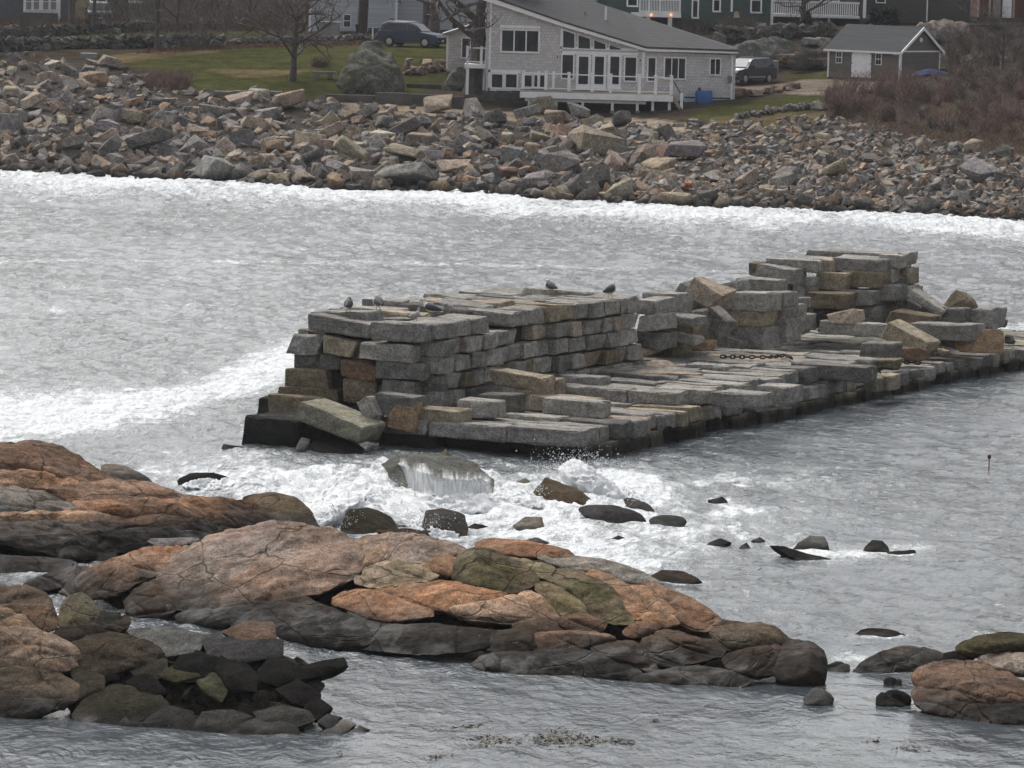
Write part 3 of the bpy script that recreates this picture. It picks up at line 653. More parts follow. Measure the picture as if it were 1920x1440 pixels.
# blocks of the rear stretch that still stand in courses
for (x0, y0, x1, y1, vv, dd, c, kw) in [
    (1340, 613, 1432, 654, 27.4, 1.6, 'g', {}), (1352, 582, 1424, 613, 27.3, 1.6, 't', {}), (1343, 550, 1434, 584, 27.3, 1.6, 'l', dict(roll=-2)), (1330, 528, 1386, 556, 28.6, 1.2, 'g', dict(roll=-14, H=22)), (1378, 525, 1456, 548, 29.6, 1.2, 'l', {}),
    (1428, 600, 1474, 642, 28.8, 1.4, 'g', {}), (1422, 574, 1466, 604, 28.8, 1.4, 'g', {}), (1432, 548, 1468, 575, 28.8, 1.4, 'g', {}), (1464, 572, 1488, 606, 30.0, 1.2, 'g', {}), (1466, 560, 1498, 578, 31.5, 1.2, 'g', {}),
    (1402, 492, 1421, 518, 34.2, 1.0, 'b', {}), (1416, 498, 1490, 532, 33.8, 1.1, 'g', dict(roll=5, H=29)), (1436, 487, 1508, 506, 35.2, 1.1, 'g', {}), (1470, 486, 1532, 510, 34.8, 1.2, 'l', {}), (1508, 486, 1558, 510, 35.2, 1.4, 'p', {}),
    (1556, 484, 1652, 511, 35.6, 1.6, 'g', {}), (1648, 478, 1685, 503, 36.4, 1.4, 'l', {}), (1682, 474, 1699, 497, 37.2, 1.2, 'g', {}), (1514, 473, 1690, 484, 38.0, 1.4, 'g', {}),
    (1486, 524, 1510, 560, 34.6, 1.0, 'l', {}), (1508, 520, 1532, 548, 34.6, 1.2, 'g', {}), (1530, 512, 1583, 545, 34.8, 1.4, 't', {}), (1578, 510, 1652, 540, 35.4, 1.6, 'b', {}), (1648, 504, 1672, 532, 36.2, 1.4, 'l', {}), (1669, 503, 1701, 534, 37.0, 1.2, 't', {}),
    (1508, 548, 1584, 581, 33.6, 1.8, 'b', {}), (1580, 546, 1632, 574, 34.6, 1.6, 'g', {}), (1630, 534, 1676, 565, 35.6, 1.6, 'g', {}), (1676, 535, 1704, 556, 37, 1.2, 'l', {}), (1702, 538, 1714, 556, 38, .9, 't', {}),
    (1520, 580, 1570, 612, 34.2, 1.6, 'd', {}), (1568, 574, 1640, 606, 35.0, 1.6, 'g', {}), (1636, 562, 1690, 600, 36.2, 1.6, 'd', {}), (1440, 590, 1500, 622, 31.6, 1.6, 'g', {}), (1486, 588, 1530, 616, 33.8, 1.2, 'd', {}), (1478, 556, 1526, 590, 35.4, 1.4, 'd', {}), (1420, 530, 1480, 556, 35, 1.6, 'd', {}), (1492, 530, 1530, 560, 36, 1.6, 'd', {})]:
    fblock(x0, y0, x1, y1, v=vv, d=dd, col=c, parent=wall2, **kw)

# blocks that lie loose: each a stone of its own
G1 = 'fallen blocks at the broken end of the jetty'; G2 = 'loose blocks lying on the jetty platform'; G3 = 'tumbled blocks between the two wall stretches'; G4 = 'tumbled blocks at the far end of the jetty'
LO = [
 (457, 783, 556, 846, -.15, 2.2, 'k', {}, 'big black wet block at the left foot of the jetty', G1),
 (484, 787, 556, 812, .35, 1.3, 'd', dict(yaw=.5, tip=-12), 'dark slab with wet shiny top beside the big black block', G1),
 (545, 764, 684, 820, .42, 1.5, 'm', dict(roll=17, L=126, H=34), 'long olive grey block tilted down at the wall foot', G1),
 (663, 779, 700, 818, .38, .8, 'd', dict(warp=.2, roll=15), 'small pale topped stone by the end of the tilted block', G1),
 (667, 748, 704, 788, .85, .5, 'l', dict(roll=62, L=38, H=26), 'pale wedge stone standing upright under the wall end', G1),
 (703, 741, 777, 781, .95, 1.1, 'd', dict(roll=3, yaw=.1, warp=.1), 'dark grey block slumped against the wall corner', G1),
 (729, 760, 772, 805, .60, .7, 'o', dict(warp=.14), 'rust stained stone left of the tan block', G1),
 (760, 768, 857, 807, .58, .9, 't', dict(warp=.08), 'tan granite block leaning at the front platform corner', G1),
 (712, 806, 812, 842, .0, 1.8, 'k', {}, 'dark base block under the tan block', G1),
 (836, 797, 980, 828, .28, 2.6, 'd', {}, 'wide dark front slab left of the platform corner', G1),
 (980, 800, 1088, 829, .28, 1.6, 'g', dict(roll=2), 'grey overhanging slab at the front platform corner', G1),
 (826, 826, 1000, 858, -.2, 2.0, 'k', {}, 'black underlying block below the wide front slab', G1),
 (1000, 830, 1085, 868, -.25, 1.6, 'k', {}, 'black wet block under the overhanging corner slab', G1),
 (856, 751, 926, 783, .90, .8, 'l', dict(warp=.04), 'short square block on the platform below the wall', G2),
 (894, 740, 960, 772, .92, .9, 'd', {}, 'dark block behind the short square block', G2),
 (918, 696, 1018, 731, 1.45, .9, 't', dict(roll=5, H=28, warp=.12), 'long curved tan block lying across two stones', G2),
 (965, 731, 1018, 766, .92, .9, 't', {}, 'tan stone under the curved block', G2),
 (1012, 711, 1050, 744, .95, .5, 'p', dict(warp=.12, roll=-6), 'thin pale slab stood on edge against the curved block', G2),
 (1047, 707, 1122, 740, .94, 1.0, 'g', dict(warp=.08), 'grey block at the wall foot right of the pale slab', G2),
 (984, 744, 1110, 774, .90, .8, 'p', {}, 'long pale block just behind the front lying block', G2),
 (1015, 750, 1124, 781, .88, .8, 'l', dict(warp=.04), 'long light grey block lying nearest on the front platform', G2),
 (1133, 728, 1212, 744, .92, 1.2, 'd', {}, 'low flat grey slab on the platform near the wall end', G2),
 (1203, 678, 1282, 712, .93, 1.3, 'p', dict(shape=1, warp=.22, roll=3), 'pinkish broken boulder just past the front wall end', G3),
 (1282, 685, 1360, 713, .93, 1.0, 'g', dict(warp=.04), 'square cut grey block lying right of the broken boulder', G3),
 (1356, 687, 1407, 713, .93, .9, 'l', dict(warp=.1, yaw=.15), 'shorter grey block abutting the square cut block', G3),
 (1200, 640, 1238, 668, 1.3, .8, 'p', dict(roll=-25, warp=.15), 'small pale stone against the front wall end', G3),
 (1206, 654, 1236, 680, .95, .8, 'p', dict(roll=-20, warp=.18), 'pale triangular stone low by the front wall end', G3),
 (1231, 640, 1316, 672, 1.0, 1.1, 'r', dict(roll=11, H=24, L=84), 'rust brown slab tilted down to the right', G3),
 (1231, 626, 1298, 646, 1.7, 1.1, 'l', dict(roll=5, H=14), 'light slab resting on the rust brown slab', G3),
 (1296, 636, 1326, 658, 1.2, .8, 'o', dict(warp=.15), 'small orange brown stone beside the rust brown slab', G3),
 (1206, 602, 1298, 627, 1.9, 1.2, 'b', dict(roll=6, H=20), 'brown sided slab below the paler thin slab', G3),
 (1210, 590, 1298, 610, 2.35, 1.4, 'g', dict(roll=3, H=16), 'thin grey slab under the leaning block', G3),
 (1200, 606, 1240, 632, 1.7, 1.0, 'd', dict(roll=-14), 'dark flat stone at the left of the slab pile', G3),
 (1205, 551, 1264, 589, 2.6, 1.6, 'g', {}, 'big grey block topping the slab pile', G3),
 (1262, 560, 1356, 602, 2.1, 1.0, 'g', dict(roll=37, L=112, H=38), 'great leaning block tilted steeply between the walls', G3),
 (1284, 527, 1348, 571, 2.8, 1.2, 'p', dict(roll=24, warp=.2, H=34), 'irregular jutting block above the leaning block', G3),
 (1298, 620, 1378, 660, 1.0, 1.0, 'd', dict(roll=17, L=76, H=32, warp=.14), 'dark wedge ended block at the foot of the rear wall', G3),
 (1252, 582, 1300, 612, 2.0, 1.2, 'g', {}, 'grey block half hidden behind the leaning block', G3),
 (1310, 660, 1360, 672, .95, 1.2, 'p', dict(roll=-6), 'thin pale slab lying below the dark wedge block', G3),
 (1228, 556, 1290, 580, 2.5, 1.4, 'd', dict(roll=-4), 'dark block wedged behind the great leaning block', G3),
 (1222, 620, 1270, 650, 1.5, 1.2, 'g', dict(roll=12), 'grey tilted block deep in the gap between the walls', G3),
 (1212, 568, 1262, 604, 2.2, 1.6, 'd', {}, 'dark square block under the pile top block', G3),
 (1212, 640, 1262, 672, 1.2, 1.6, 'b', dict(roll=-8), 'brown block at the bottom of the slab pile', G3),
 (1270, 596, 1312, 628, 1.7, 1.4, 'd', dict(roll=8), 'dark block between the slab pile and rear wall', G3),
 (1280, 552, 1345, 584, 2.3, 1.6, 'g', {}, 'grey block behind the jutting irregular block', G3),
 (1467, 580, 1528, 624, 1.3, 1.3, 'p', dict(shape=1, roll=-28, warp=.25, L=54, H=36), 'pale angular boulder perched at the rear wall foot', G4),
 (1536, 604, 1655, 629, 1.30, .8, 'l', dict(roll=1), 'long light block lying level below the rear wall', G4),
 (1556, 583, 1610, 606, 1.7, 1.0, 'p', dict(roll=-8, warp=.2), 'pale stone behind the long light block', G4),
 (1486, 685, 1622, 714, .92, 1.1, 'd', dict(warp=.06), 'long dark sided block near the platform edge', G4),
 (1574, 690, 1622, 716, .92, .5, 't', dict(warp=.1, yaw=-.1), 'tan ended block joining the long dark sided block', G4),
 (1612, 644, 1672, 676, 1.0, 1.0, 'd', {}, 'dark stone under the tan topped slab', G4),
 (1657, 612, 1734, 664, .98, 1.2, 't', dict(roll=24, L=82, H=34), 'tan topped slab sloping down to the right', G4),
 (1654, 556, 1738, 594, 1.75, 1.1, 'g', dict(roll=25, L=88, H=26), 'long grey slab sliding off the rear wall end', G4),
 (1704, 552, 1764, 586, 2.0, .9, 'l', dict(roll=30, L=68, H=15), 'narrow pale slab sliding behind the long grey slab', G4),
 (1730, 578, 1802, 608, 1.6, 1.2, 'd', dict(warp=.1), 'dark flat topped block beside the sliding slabs', G4),
 (1768, 545, 1836, 586, 2.0, 1.3, 'b', dict(shape=1, warp=.34, ch=.08), 'brown pointed boulder topping the far end pile', G4),
 (1792, 580, 1858, 614, 1.5, 1.3, 'g', dict(warp=.1), 'grey block under the pointed boulder', G4),
 (1838, 600, 1874, 614, 1.4, .8, 'd', {}, 'small dark block at the far right of the pile', G4),
 (1666, 588, 1742, 618, 1.5, 1.2, 'b', dict(roll=10, warp=.15), 'brown block between the sliding slab and tan slab', G4),
 (1700, 608, 1820, 638, 1.35, 1.4, 'g', dict(roll=-2), 'wide grey slab behind the orange boulder', G4),
 (1792, 616, 1888, 663, .95, 1.5, 'o', dict(shape=1, warp=.22, ch=.12, roll=-5), 'big orange boulder lying at the far right of the jetty', G4),
 (1880, 628, 1908, 646, .95, .8, 'd', dict(shape=1, warp=.3, ch=.1), 'small dark boulder right of the big orange boulder', G4),
 (1727, 620, 1794, 648, 1.1, 1.0, 'd', dict(roll=4), 'grey block tucked below the wide grey slab', G4),
 (1733, 640, 1762, 666, .95, .7, 'b', dict(shape=1, warp=.3, ch=.1), 'small brown boulder left of the orange boulder', G4),
 (1748, 654, 1790, 668, .92, .7, 'p', dict(shape=1, warp=.25, ch=.08), 'small pinkish stone at the orange boulder foot', G4),
 (1676, 652, 1722, 676, .95, .8, 'r', dict(warp=.2, ch=.08), 'rust brown stones by the tan topped slab', G4),
 (1638, 676, 1676, 694, .95, .8, 'b', dict(warp=.2), 'low brown stone right of the chain end', G4),
]
SHP = {'brown pointed': [(-.5, -.4, 0), (.5, -.45, 0), (.5, .45, 0), (-.5, .4, 0), (-.18, 0, 1), (.12, .3, .92), (.5, .1, .45), (-.42, -.1, .3), (.2, -.4, .6)],
 'big orange': [(-.42, -.4, 0), (.42, -.45, 0), (.48, .3, .1), (-.5, .3, .1), (-.5, -.1, .35), (-.30, -.35, .62), (.05, -.3, .92), (.42, -.3, 1), (.5, 0, .6), (.3, .4, .8), (-.3, .3, .7)],
 'pinkish broken': [(-.5, -.3, 0.1), (.3, -.5, 0), (.5, .2, .1), (-.4, .5, .1), (-.5, -.2, .6), (-.3, .2, 1), (.05, -.35, .62), (.2, .3, .95), (.5, -.1, .45)]}
def shaped(x0, y0, x1, y1, z, d, col, label, group):
    P = at((x0 + x1) / 2, y1, z); s = FPX / P[1]; w, hh = (x1 - x0) / s, (y1 - y0) / s; pts = next((v for k_, v in SHP.items() if label.startswith(k_)), None); r = np.random.RandomState(int(x0))
    if pts is None: pts = [(a * r.uniform(.6, 1), b * r.uniform(.6, 1), c_) for a in (-.5, .5) for b in (-.5, .5) for c_ in (0, r.uniform(.45, .95))] + [(r.uniform(-.3, .3), r.uniform(-.3, .3), 1)]
    bm = bmesh.new()
    for p in pts: bm.verts.new((p[0] * w, (p[1] + .5) * d, p[2] * hh))
    g = bmesh.ops.convex_hull(bm, input=bm.verts); bmesh.ops.bevel(bm, geom=list(bm.edges), offset=.07, segments=2, affect='EDGES', clamp_overlap=True); bm.verts.index_update()
    V = np.array([v.co[:] for v in bm.verts]); F = [tuple(v.index for v in f.verts) for f in bm.faces]; bm.free(); V = V + .03 * np.stack([perlin(V * 2.5 + 5 * k_ + x0) for k_ in range(3)], -1)
    tag(mk('boulder', V + P, F, GRANITE, None, False, None, P, tone(col)), label, 'boulder', group)
for (x0, y0, x1, y1, z, d, c, kw, lab_, g) in LO:
    if kw.pop('shape', 0): shaped(x0, y0, x1, y1, z, d, c, lab_, g); continue
    fblock(x0, y0, x1, y1, z=z, d=d, col=c, label=lab_, group=g, **kw)
for (x0, y0, x1, y1, vv, c, lab_) in [(1194, 561, 1230, 590, 18.2, 'g', 'squared block bridging the wall end at its top course'), (1196, 592, 1236, 622, 18.0, 'l', 'light block in the wall end gap, second from top'), (1190, 624, 1232, 652, 17.8, 'd', 'dark block in the wall end gap, third from top')]:
    fblock(x0, y0, x1, y1, v=vv, d=1.6, col=c, label=lab_, group=G3, roll=RNG.uniform(-8, 8), warp=.1)
# upright ends at the platform edge
for i, (x0, y0, x1, y1, c) in enumerate([(1620, 706, 1642, 736, 'm'), (1642, 704, 1664, 734, 't'), (1660, 700, 1682, 726, 'd'), (1336, 738, 1422, 764, 'g'), (1420, 724, 1476, 756, 'l')]):
    fblock(x0, y0, x1, y1, z=.45 if i < 3 else .92, d=1.2, col=c, parent=jetty)
# chain links lying on the slabs
def chain(name, pts, z, label):
    o = empty(name, at(*pts[0], z), 0, label, 'chain'); P = [at(x, y, z) for x, y in pts]; total = 0; out = []
    for a, b in zip(P[:-1], P[1:]):
        n = max(1, int(np.linalg.norm(b - a) / .15))
        out += [(a + (b - a) * i / n, (b - a) / np.linalg.norm(b - a)) for i in range(n)]
    for k, (p, d) in enumerate(out):
        b = MB(); t = Vector(d); s = t.cross(Vector((0, 0, 1))).normalized(); up = Vector((0, 0, 1)); w = s if k % 2 else (s * .5 + up * .8).normalized()
        b.tube([Vector(p) + t * (.11 * math.cos(q)) + w * (.06 * math.sin(q)) + up * .06 for q in np.linspace(0, 2 * math.pi, 9)], .026, 4, cap=False)
        b.build('chain_link', M['rust'], o)
chain('rusty_chain', [(1356, 672), (1400, 673), (1440, 673), (1472, 670), (1486, 675)], 1.36, 'heavy rusty chain lying across the raised platform slabs')
chain('rusty_chain', [(1655, 678), (1690, 682), (1730, 684)], .82, 'rusty chain lying near the far platform edge')
# ------------------------------------------------------------------ worn shore rocks: rounded slabs grown from their outline
def chaikin(P, n=2):
    P = np.array(P, float)
    for _ in range(n):
        Q = np.roll(P, -1, 0); P = np.stack([P * .75 + Q * .25, P * .25 + Q * .75], 1).reshape(-1, 2)
    return P
def resample(P, n):
    Q = np.vstack([P, P[:1]]); d = np.concatenate([[0], np.cumsum(np.linalg.norm(np.diff(Q, axis=0), axis=1))]); t = np.linspace(0, d[-1], n, endpoint=False)
    return np.stack([np.interp(t, d, Q[:, 0]), np.interp(t, d, Q[:, 1])], -1)
_sd = [100]
def lobe(name, poly, zf, mat, parent=None, T=None, tf=.26, col=(1, 1, 1), p=3.2, q=.55, n=64, rings=18, amp=1.0, facets=0, grow=1.0, skirt=0, crease=0.0, label=None, cat='boulder', group=None, loc=True, N_=(0, -.72, .70), rough=.0, under=1.0, ch=2):
    """rock mass whose rim follows poly (pixels of the photograph) on the surface zf, domed towards N_, closed underneath"""
    _sd[0] += 1; sd = _sd[0]
    P = resample(chaikin(poly, ch), n); jit = fbm(np.stack([P[:, 0] * .05, P[:, 1] * .05, P[:, 0] * 0 + sd], -1), 3)
    if skirt:
        cy = P[:, 1].mean(); yb = P[:, 1].max(); P[:, 1] += skirt * np.clip((P[:, 1] - cy) / (yb - cy), 0, 1)
    c = P.mean(0); P = c + (P - c) * (grow + jit * .07)[:, None]; rad = np.maximum(np.abs(P - c).max(0), 1)
    fr = np.random.RandomState(sd); fa = fr.uniform(0, 6.28, max(facets, 1)); fo = fr.uniform(.62, 1.05, max(facets, 1)); fm = fr.uniform(.35, 1.0, max(facets, 1))
    def fac(X):
        if not facets: return np.ones(len(X))
        u = (X - c) / rad; v = np.stack([fo[k] - fm[k] * (u[:, 0] * math.cos(fa[k]) + u[:, 1] * math.sin(fa[k])) for k in range(facets)]); return np.clip(v.min(0), -.2, 1)
    area = .5 * abs(np.sum(P[:, 0] * np.roll(P[:, 1], -1) - P[:, 1] * np.roll(P[:, 0], -1)))
    Pb = at(c[0], c[1], float(zf(c[0], c[1]))); s = FPX / ((Pb - CAM) @ _F); size = math.sqrt(area) / s
    T = tf * size if T is None else T
    nn = np.array(N_) / np.linalg.norm(N_); V = []; F = []
    ts = np.sin(np.linspace(0, math.pi / 2, rings + 1))[1:]
    def ringpts(t, h):
        X = c + (P - c) * t; b = at(X[:, 0], X[:, 1], zf(X[:, 0], X[:, 1])); return b + nn * (h * (fac(X) if t < .965 or h > 0 else 1)[:, None] if facets and h > 0 else h)
    V.append(at(c[0], c[1], float(zf(*c))) + nn * T * float(fac(c[None])[0]))
    for t in ts: V += list(ringpts(t, T * max(0.0, 1 - t ** p) ** q))
    for t, h in ((.97, -.16), (.85, -.5), (.6, -.8)): V += list(ringpts(t, h * max(T, .2) * under * 1.6))
    V = np.array(V); nr = rings + 3
    F = [(0, 1 + i, 1 + (i + 1) % n) for i in range(n)]
    for r in range(nr - 1):
        o = 1 + r * n; F += [(o + i, o + n + i, o + n + (i + 1) % n, o + (i + 1) % n) for i in range(n)]
    F.append(tuple(1 + (nr - 1) * n + i for i in range(n)))
    a = amp * min(1.0, size / 2.0); q3 = V * .9 + sd * 3.1
    V = V + nn * (a * (.16 * fbm(q3 * .8, 3) + .07 * fbm(q3 * 2.6, 3, True)))[:, None] + np.array([.06, 0, .05]) * (a * fbm(q3 * 1.7 + 40, 3))[:, None]
    if crease:
        w3 = np.stack([V[:, 0] * .55 + V[:, 2] * .5, V[:, 1] * .28 - V[:, 2] * .6, V[:, 2] * 1.3], -1)
        for cs, cd, cw in ((.9, 1.0, .05), (1.9, .55, .06)): V = V - nn * (crease * cd * np.exp(-(perlin(w3 * cs + sd * .37 + cs * 11) / cw) ** 2))[:, None]
    if rough: V = V + np.stack([perlin(q3 * 1.1 + k * 9) for k in range(3)], -1) * rough * size
    o = mk(name, V, F, mat, parent, True, None, Pb if parent is None else None, col)
    if parent is None: tag(o, label, cat, group)
    return o
def zline(xs, ys, k=.72, zb=0.0):
    """height of a sloping shelf that meets the water along the pixel line xs, ys"""
    def f(px, py):
        y = np.interp(px, xs, ys); s = (y + 140) / CAM_Z; return zb + k * (y - py) / s
    return f
def zown(poly, k=.75, zb=0.0):
    P = np.array(poly, float); yb = P[:, 1].max(); s = (yb + 140) / CAM_Z
    return lambda px, py: zb + k * (yb - np.asarray(py, float)) / s
def vary(c, j=.12):
    f = 1 + RNG.uniform(-j, j); return tuple(x * f * (1 + RNG.uniform(-j, j) * .35) for x in c)
PK, OR, GR, BR, DK, TA = (1.05, 1.10, 1.18), (1.12, .93, .78), (.72, .88, 1.05), (.72, .62, .54), (.30, .30, .30), (1.25, 1.2, 1.12)

# left outcrop
zA = zline([-200, 0, 150, 370, 520, 700], [1080, 1075, 1064, 1032, 1002, 1000], .74)
ledA = empty('rock_outcrop', at(60, 1000, .4), 0, 'rust brown granite outcrop at the left edge beyond the water channel', 'rock')
A = [([(-90, 834), (50, 830), (105, 838), (150, 858), (190, 885), (204, 902), (150, 912), (100, 897), (50, 885), (-90, 892)], BR, .16), ([(-90, 888), (60, 870), (115, 868), (132, 886), (150, 908), (145, 918), (80, 918), (-90, 916)], OR, .14),
     ([(-90, 905), (30, 906), (80, 918), (130, 945), (140, 958), (90, 960), (20, 967), (-90, 972)], GR, .14), ([(78, 918), (120, 911), (146, 920), (156, 939), (140, 946), (108, 932)], BR, .3),
     ([(140, 915), (165, 904), (225, 899), (285, 908), (355, 930), (395, 942), (330, 950), (260, 952), (200, 948), (146, 944)], (1.0, .95, .95), .13), ([(136, 944), (200, 938), (300, 938), (390, 934), (455, 941), (495, 960), (520, 990), (420, 990), (330, 980), (240, 968), (170, 964)], OR, .12),
     ([(-90, 968), (30, 957), (100, 953), (180, 960), (210, 976), (150, 985), (60, 981), (-90, 988)], TA, .16), ([(195, 966), (270, 960), (350, 972), (440, 985), (505, 994), (470, 1004), (400, 1004), (300, 999), (205, 988)], BR, .14),
     ([(-90, 984), (60, 977), (180, 983), (300, 994), (420, 1002), (375, 1022), (250, 1032), (130, 1050), (60, 1030), (-90, 1015)], (.45, .52, .6), .08)]
for po, c, tf in A: lobe('rock_slab', po, zA, LEDGE, ledA, tf=tf * 1.35, col=vary(c, .06), p=3.4, q=.62, facets=4, grow=1.07, ch=1, n=130, rings=30, crease=.06)
lobe('rock_base', [(-120, 850), (60, 845), (170, 880), (240, 905), (400, 945), (520, 985), (540, 1000), (370, 1030), (150, 1058), (-120, 1065)], lambda x, y: zA(x, y) - .16, LEDGE, ledA, tf=.02, col=(.5, .5, .5))

# main ledge
XB, YB = [-60, 45, 120, 240, 425, 650, 900, 1180, 1400, 1548, 1800], [1095, 1112, 1124, 1160, 1186, 1222, 1262, 1272, 1288, 1284, 1290]
zB = zline(XB, YB, .72)
ledB = empty('rock_ledge', at(780, 1180, .3), 0, 'long tan and orange granite ledge of rounded cracked slabs across the foreground', 'rock')
B = [([(303, 1080), (320, 1050), (365, 1028), (400, 1010), (440, 995), (490, 985), (530, 982), (590, 995), (630, 1005), (662, 1018), (675, 1045), (662, 1084), (615, 1104), (560, 1122), (480, 1134), (410, 1147), (350, 1147), (316, 1124)], (1.05, 1.06, 1.08), .13, 0),
     ([(232, 1118), (300, 1078), (312, 1110), (332, 1142), (310, 1160), (240, 1154)], BR, .22, 0), ([(118, 1102), (160, 1070), (230, 1040), (280, 1027), (348, 1028), (325, 1055), (305, 1078), (260, 1092), (235, 1114), (180, 1122), (123, 1118)], OR, .12, 0),
     ([(40, 1094), (90, 1075), (150, 1060), (170, 1066), (125, 1103), (60, 1110)], (.5, .5, .55), .1, 0), ([(302, 1030), (312, 1020), (325, 1028), (318, 1038)], OR, .3, 0), ([(333, 1035), (345, 1022), (358, 1025), (350, 1038)], OR, .3, 0),
     ([(655, 1022), (680, 1009), (740, 1002), (800, 1005), (860, 1024), (885, 1040), (840, 1045), (780, 1058), (720, 1047), (675, 1026)], PK, .13, 0), ([(671, 1036), (680, 1027), (710, 1027), (738, 1046), (705, 1062), (680, 1067), (671, 1052)], TA, .25, 0),
     ([(662, 1091), (680, 1068), (710, 1056), (750, 1054), (800, 1065), (828, 1081), (780, 1092), (720, 1102), (690, 1102)], TA, .18, 1), ([(782, 1056), (800, 1042), (840, 1041), (862, 1050), (853, 1066), (852, 1082), (810, 1072)], BR, .2, 0),
     ([(846, 1080), (855, 1050), (875, 1035), (900, 1030), (935, 1042), (980, 1060), (1006, 1080), (1008, 1092), (970, 1112), (920, 1111), (868, 1098)], (.56, .55, .50), .2, 2), ([(938, 1043), (990, 1049), (1032, 1059), (1043, 1068), (1022, 1086), (1004, 1080), (978, 1060)], (.9, .9, .8), .2, 2),
     ([(1018, 1086), (1040, 1067), (1075, 1066), (1122, 1090), (1152, 1110), (1184, 1142), (1184, 1170), (1140, 1170), (1106, 1152), (1086, 1122), (1048, 1100)], (.72, .70, .60), .17, 2),
     ([(695, 1109), (760, 1097), (840, 1088), (900, 1104), (955, 1115), (912, 1132), (860, 1141), (830, 1145), (780, 1133), (738, 1118)], (1.3, .98, .78), .11, 0), ([(615, 1127), (660, 1106), (700, 1107), (762, 1128), (826, 1152), (760, 1166), (700, 1164), (655, 1144)], OR, .15, 0),
     ([(832, 1144), (920, 1131), (972, 1116), (1002, 1140), (1030, 1163), (960, 1170), (890, 1166), (855, 1154)], TA, .17, 0), ([(968, 1118), (990, 1107), (1015, 1119), (1046, 1150), (1053, 1163), (1020, 1162), (993, 1140)], TA, .22, 0),
     ([(998, 1097), (1020, 1089), (1060, 1107), (1102, 1130), (1114, 1153), (1060, 1160), (1028, 1133)], (.75, .75, .62), .18, 2), ([(1000, 1046), (1060, 1038), (1120, 1048), (1200, 1070), (1248, 1098), (1190, 1096), (1110, 1076), (1050, 1060)], (.85, 1.0, 1.1), .13, 0),
     ([(885, 1022), (920, 1009), (950, 1011), (1000, 1019), (1060, 1029), (1078, 1042), (1000, 1045), (930, 1038)], OR, .12, 0), ([(1083, 1070), (1110, 1064), (1160, 1084), (1202, 1120), (1216, 1150), (1187, 1166), (1152, 1112), (1110, 1086)], OR, .17, 0),
     ([(1165, 1092), (1205, 1092), (1250, 1130), (1276, 1156), (1240, 1166), (1212, 1155), (1198, 1122)], OR, .17, 0), ([(1192, 1084), (1240, 1098), (1292, 1120), (1342, 1150), (1350, 1170), (1300, 1172), (1258, 1142), (1220, 1112)], BR, .17, 0),
     ([(1168, 1180), (1200, 1162), (1242, 1170), (1228, 1188), (1195, 1198), (1170, 1192)], BR, .25, 0), ([(1198, 1152), (1220, 1144), (1260, 1149), (1285, 1170), (1240, 1176), (1208, 1168)], OR, .25, 0), ([(1250, 1149), (1275, 1147), (1292, 1164), (1345, 1174), (1330, 1186), (1288, 1180)], BR, .22, 0),
     ([(1326, 1182), (1380, 1168), (1440, 1170), (1472, 1188), (1481, 1206), (1420, 1214), (1378, 1219), (1348, 1206)], (.48, .52, .5), .2, 0), ([(992, 1202), (1000, 1189), (1060, 1183), (1112, 1184), (1165, 1200), (1112, 1212), (1050, 1220), (1008, 1220)], (1.15, 1.0, .88), .16, 0),
     ([(1105, 1208), (1160, 1200), (1197, 1205), (1224, 1232), (1236, 1264), (1172, 1250), (1118, 1232)], BR, .15, 0), ([(1196, 1207), (1240, 1181), (1270, 1184), (1330, 1205), (1366, 1225), (1310, 1242), (1240, 1250), (1208, 1230)], BR, .18, 0),
     ([(1350, 1230), (1410, 1214), (1468, 1208), (1475, 1240), (1440, 1272), (1372, 1262)], (.5, .44, .38), .18, 0), ([(1462, 1214), (1490, 1201), (1525, 1207), (1546, 1225), (1550, 1262), (1542, 1286), (1488, 1286), (1446, 1270)], (.36, .32, .28), .26, 0),
     ([(420, 1172), (500, 1128), (560, 1118), (625, 1142), (694, 1184), (700, 1212), (600, 1214), (500, 1198)], (.27, .28, .29), .10, 0), ([(640, 1142), (700, 1168), (760, 1172), (780, 1192), (700, 1190)], (.3, .33, .36), .1, 0),
     ([(640, 1202), (720, 1174), (800, 1168), (880, 1178), (955, 1192), (900, 1222), (800, 1228), (700, 1222)], (.25, .26, .27), .09, 0), ([(876, 1200), (950, 1178), (1002, 1183), (1004, 1222), (930, 1226)], (.4, .4, .38), .15, 0),
     ([(880, 1255), (920, 1222), (1000, 1222), (1100, 1218), (1182, 1245), (1206, 1272), (1100, 1278), (980, 1270)], (.25, .26, .27), .08, 0), ([(1160, 1284), (1250, 1252), (1330, 1247), (1410, 1272), (1390, 1292), (1280, 1294)], (.25, .26, .27), .09, 0),
     ([(902, 1242), (930, 1221), (947, 1236), (942, 1264), (908, 1266)], (.35, .35, .35), .3, 0), ([(1038, 1162), (1100, 1149), (1138, 1165), (1132, 1184), (1080, 1185), (1048, 1175)], BR, .22, 0), ([(960, 1168), (1045, 1158), (1064, 1182), (1010, 1192), (968, 1184)], (.6, .55, .5), .2, 0),
     ([(330, 1146), (420, 1142), (500, 1130), (470, 1160), (400, 1180), (340, 1176)], DK, .2, 0), ([(1290, 1196), (1350, 1200), (1380, 1222), (1340, 1215)], (.4, .42, .42), .2, 0), ([(270, 1010), (330, 1010), (380, 1008), (350, 1024), (300, 1028)], GR, .1, 0)]
for po, c, tf, g in B: lobe('rock_slab', po, zB, MOSSY if g else LEDGE, ledB, tf=tf * 1.45, col=vary(c, .06), n=140 if len(po) > 9 else 90, rings=30, p=3.2, q=.62, facets=3, grow=1.06, ch=1, crease=.055 if c[0] > .4 else .03)
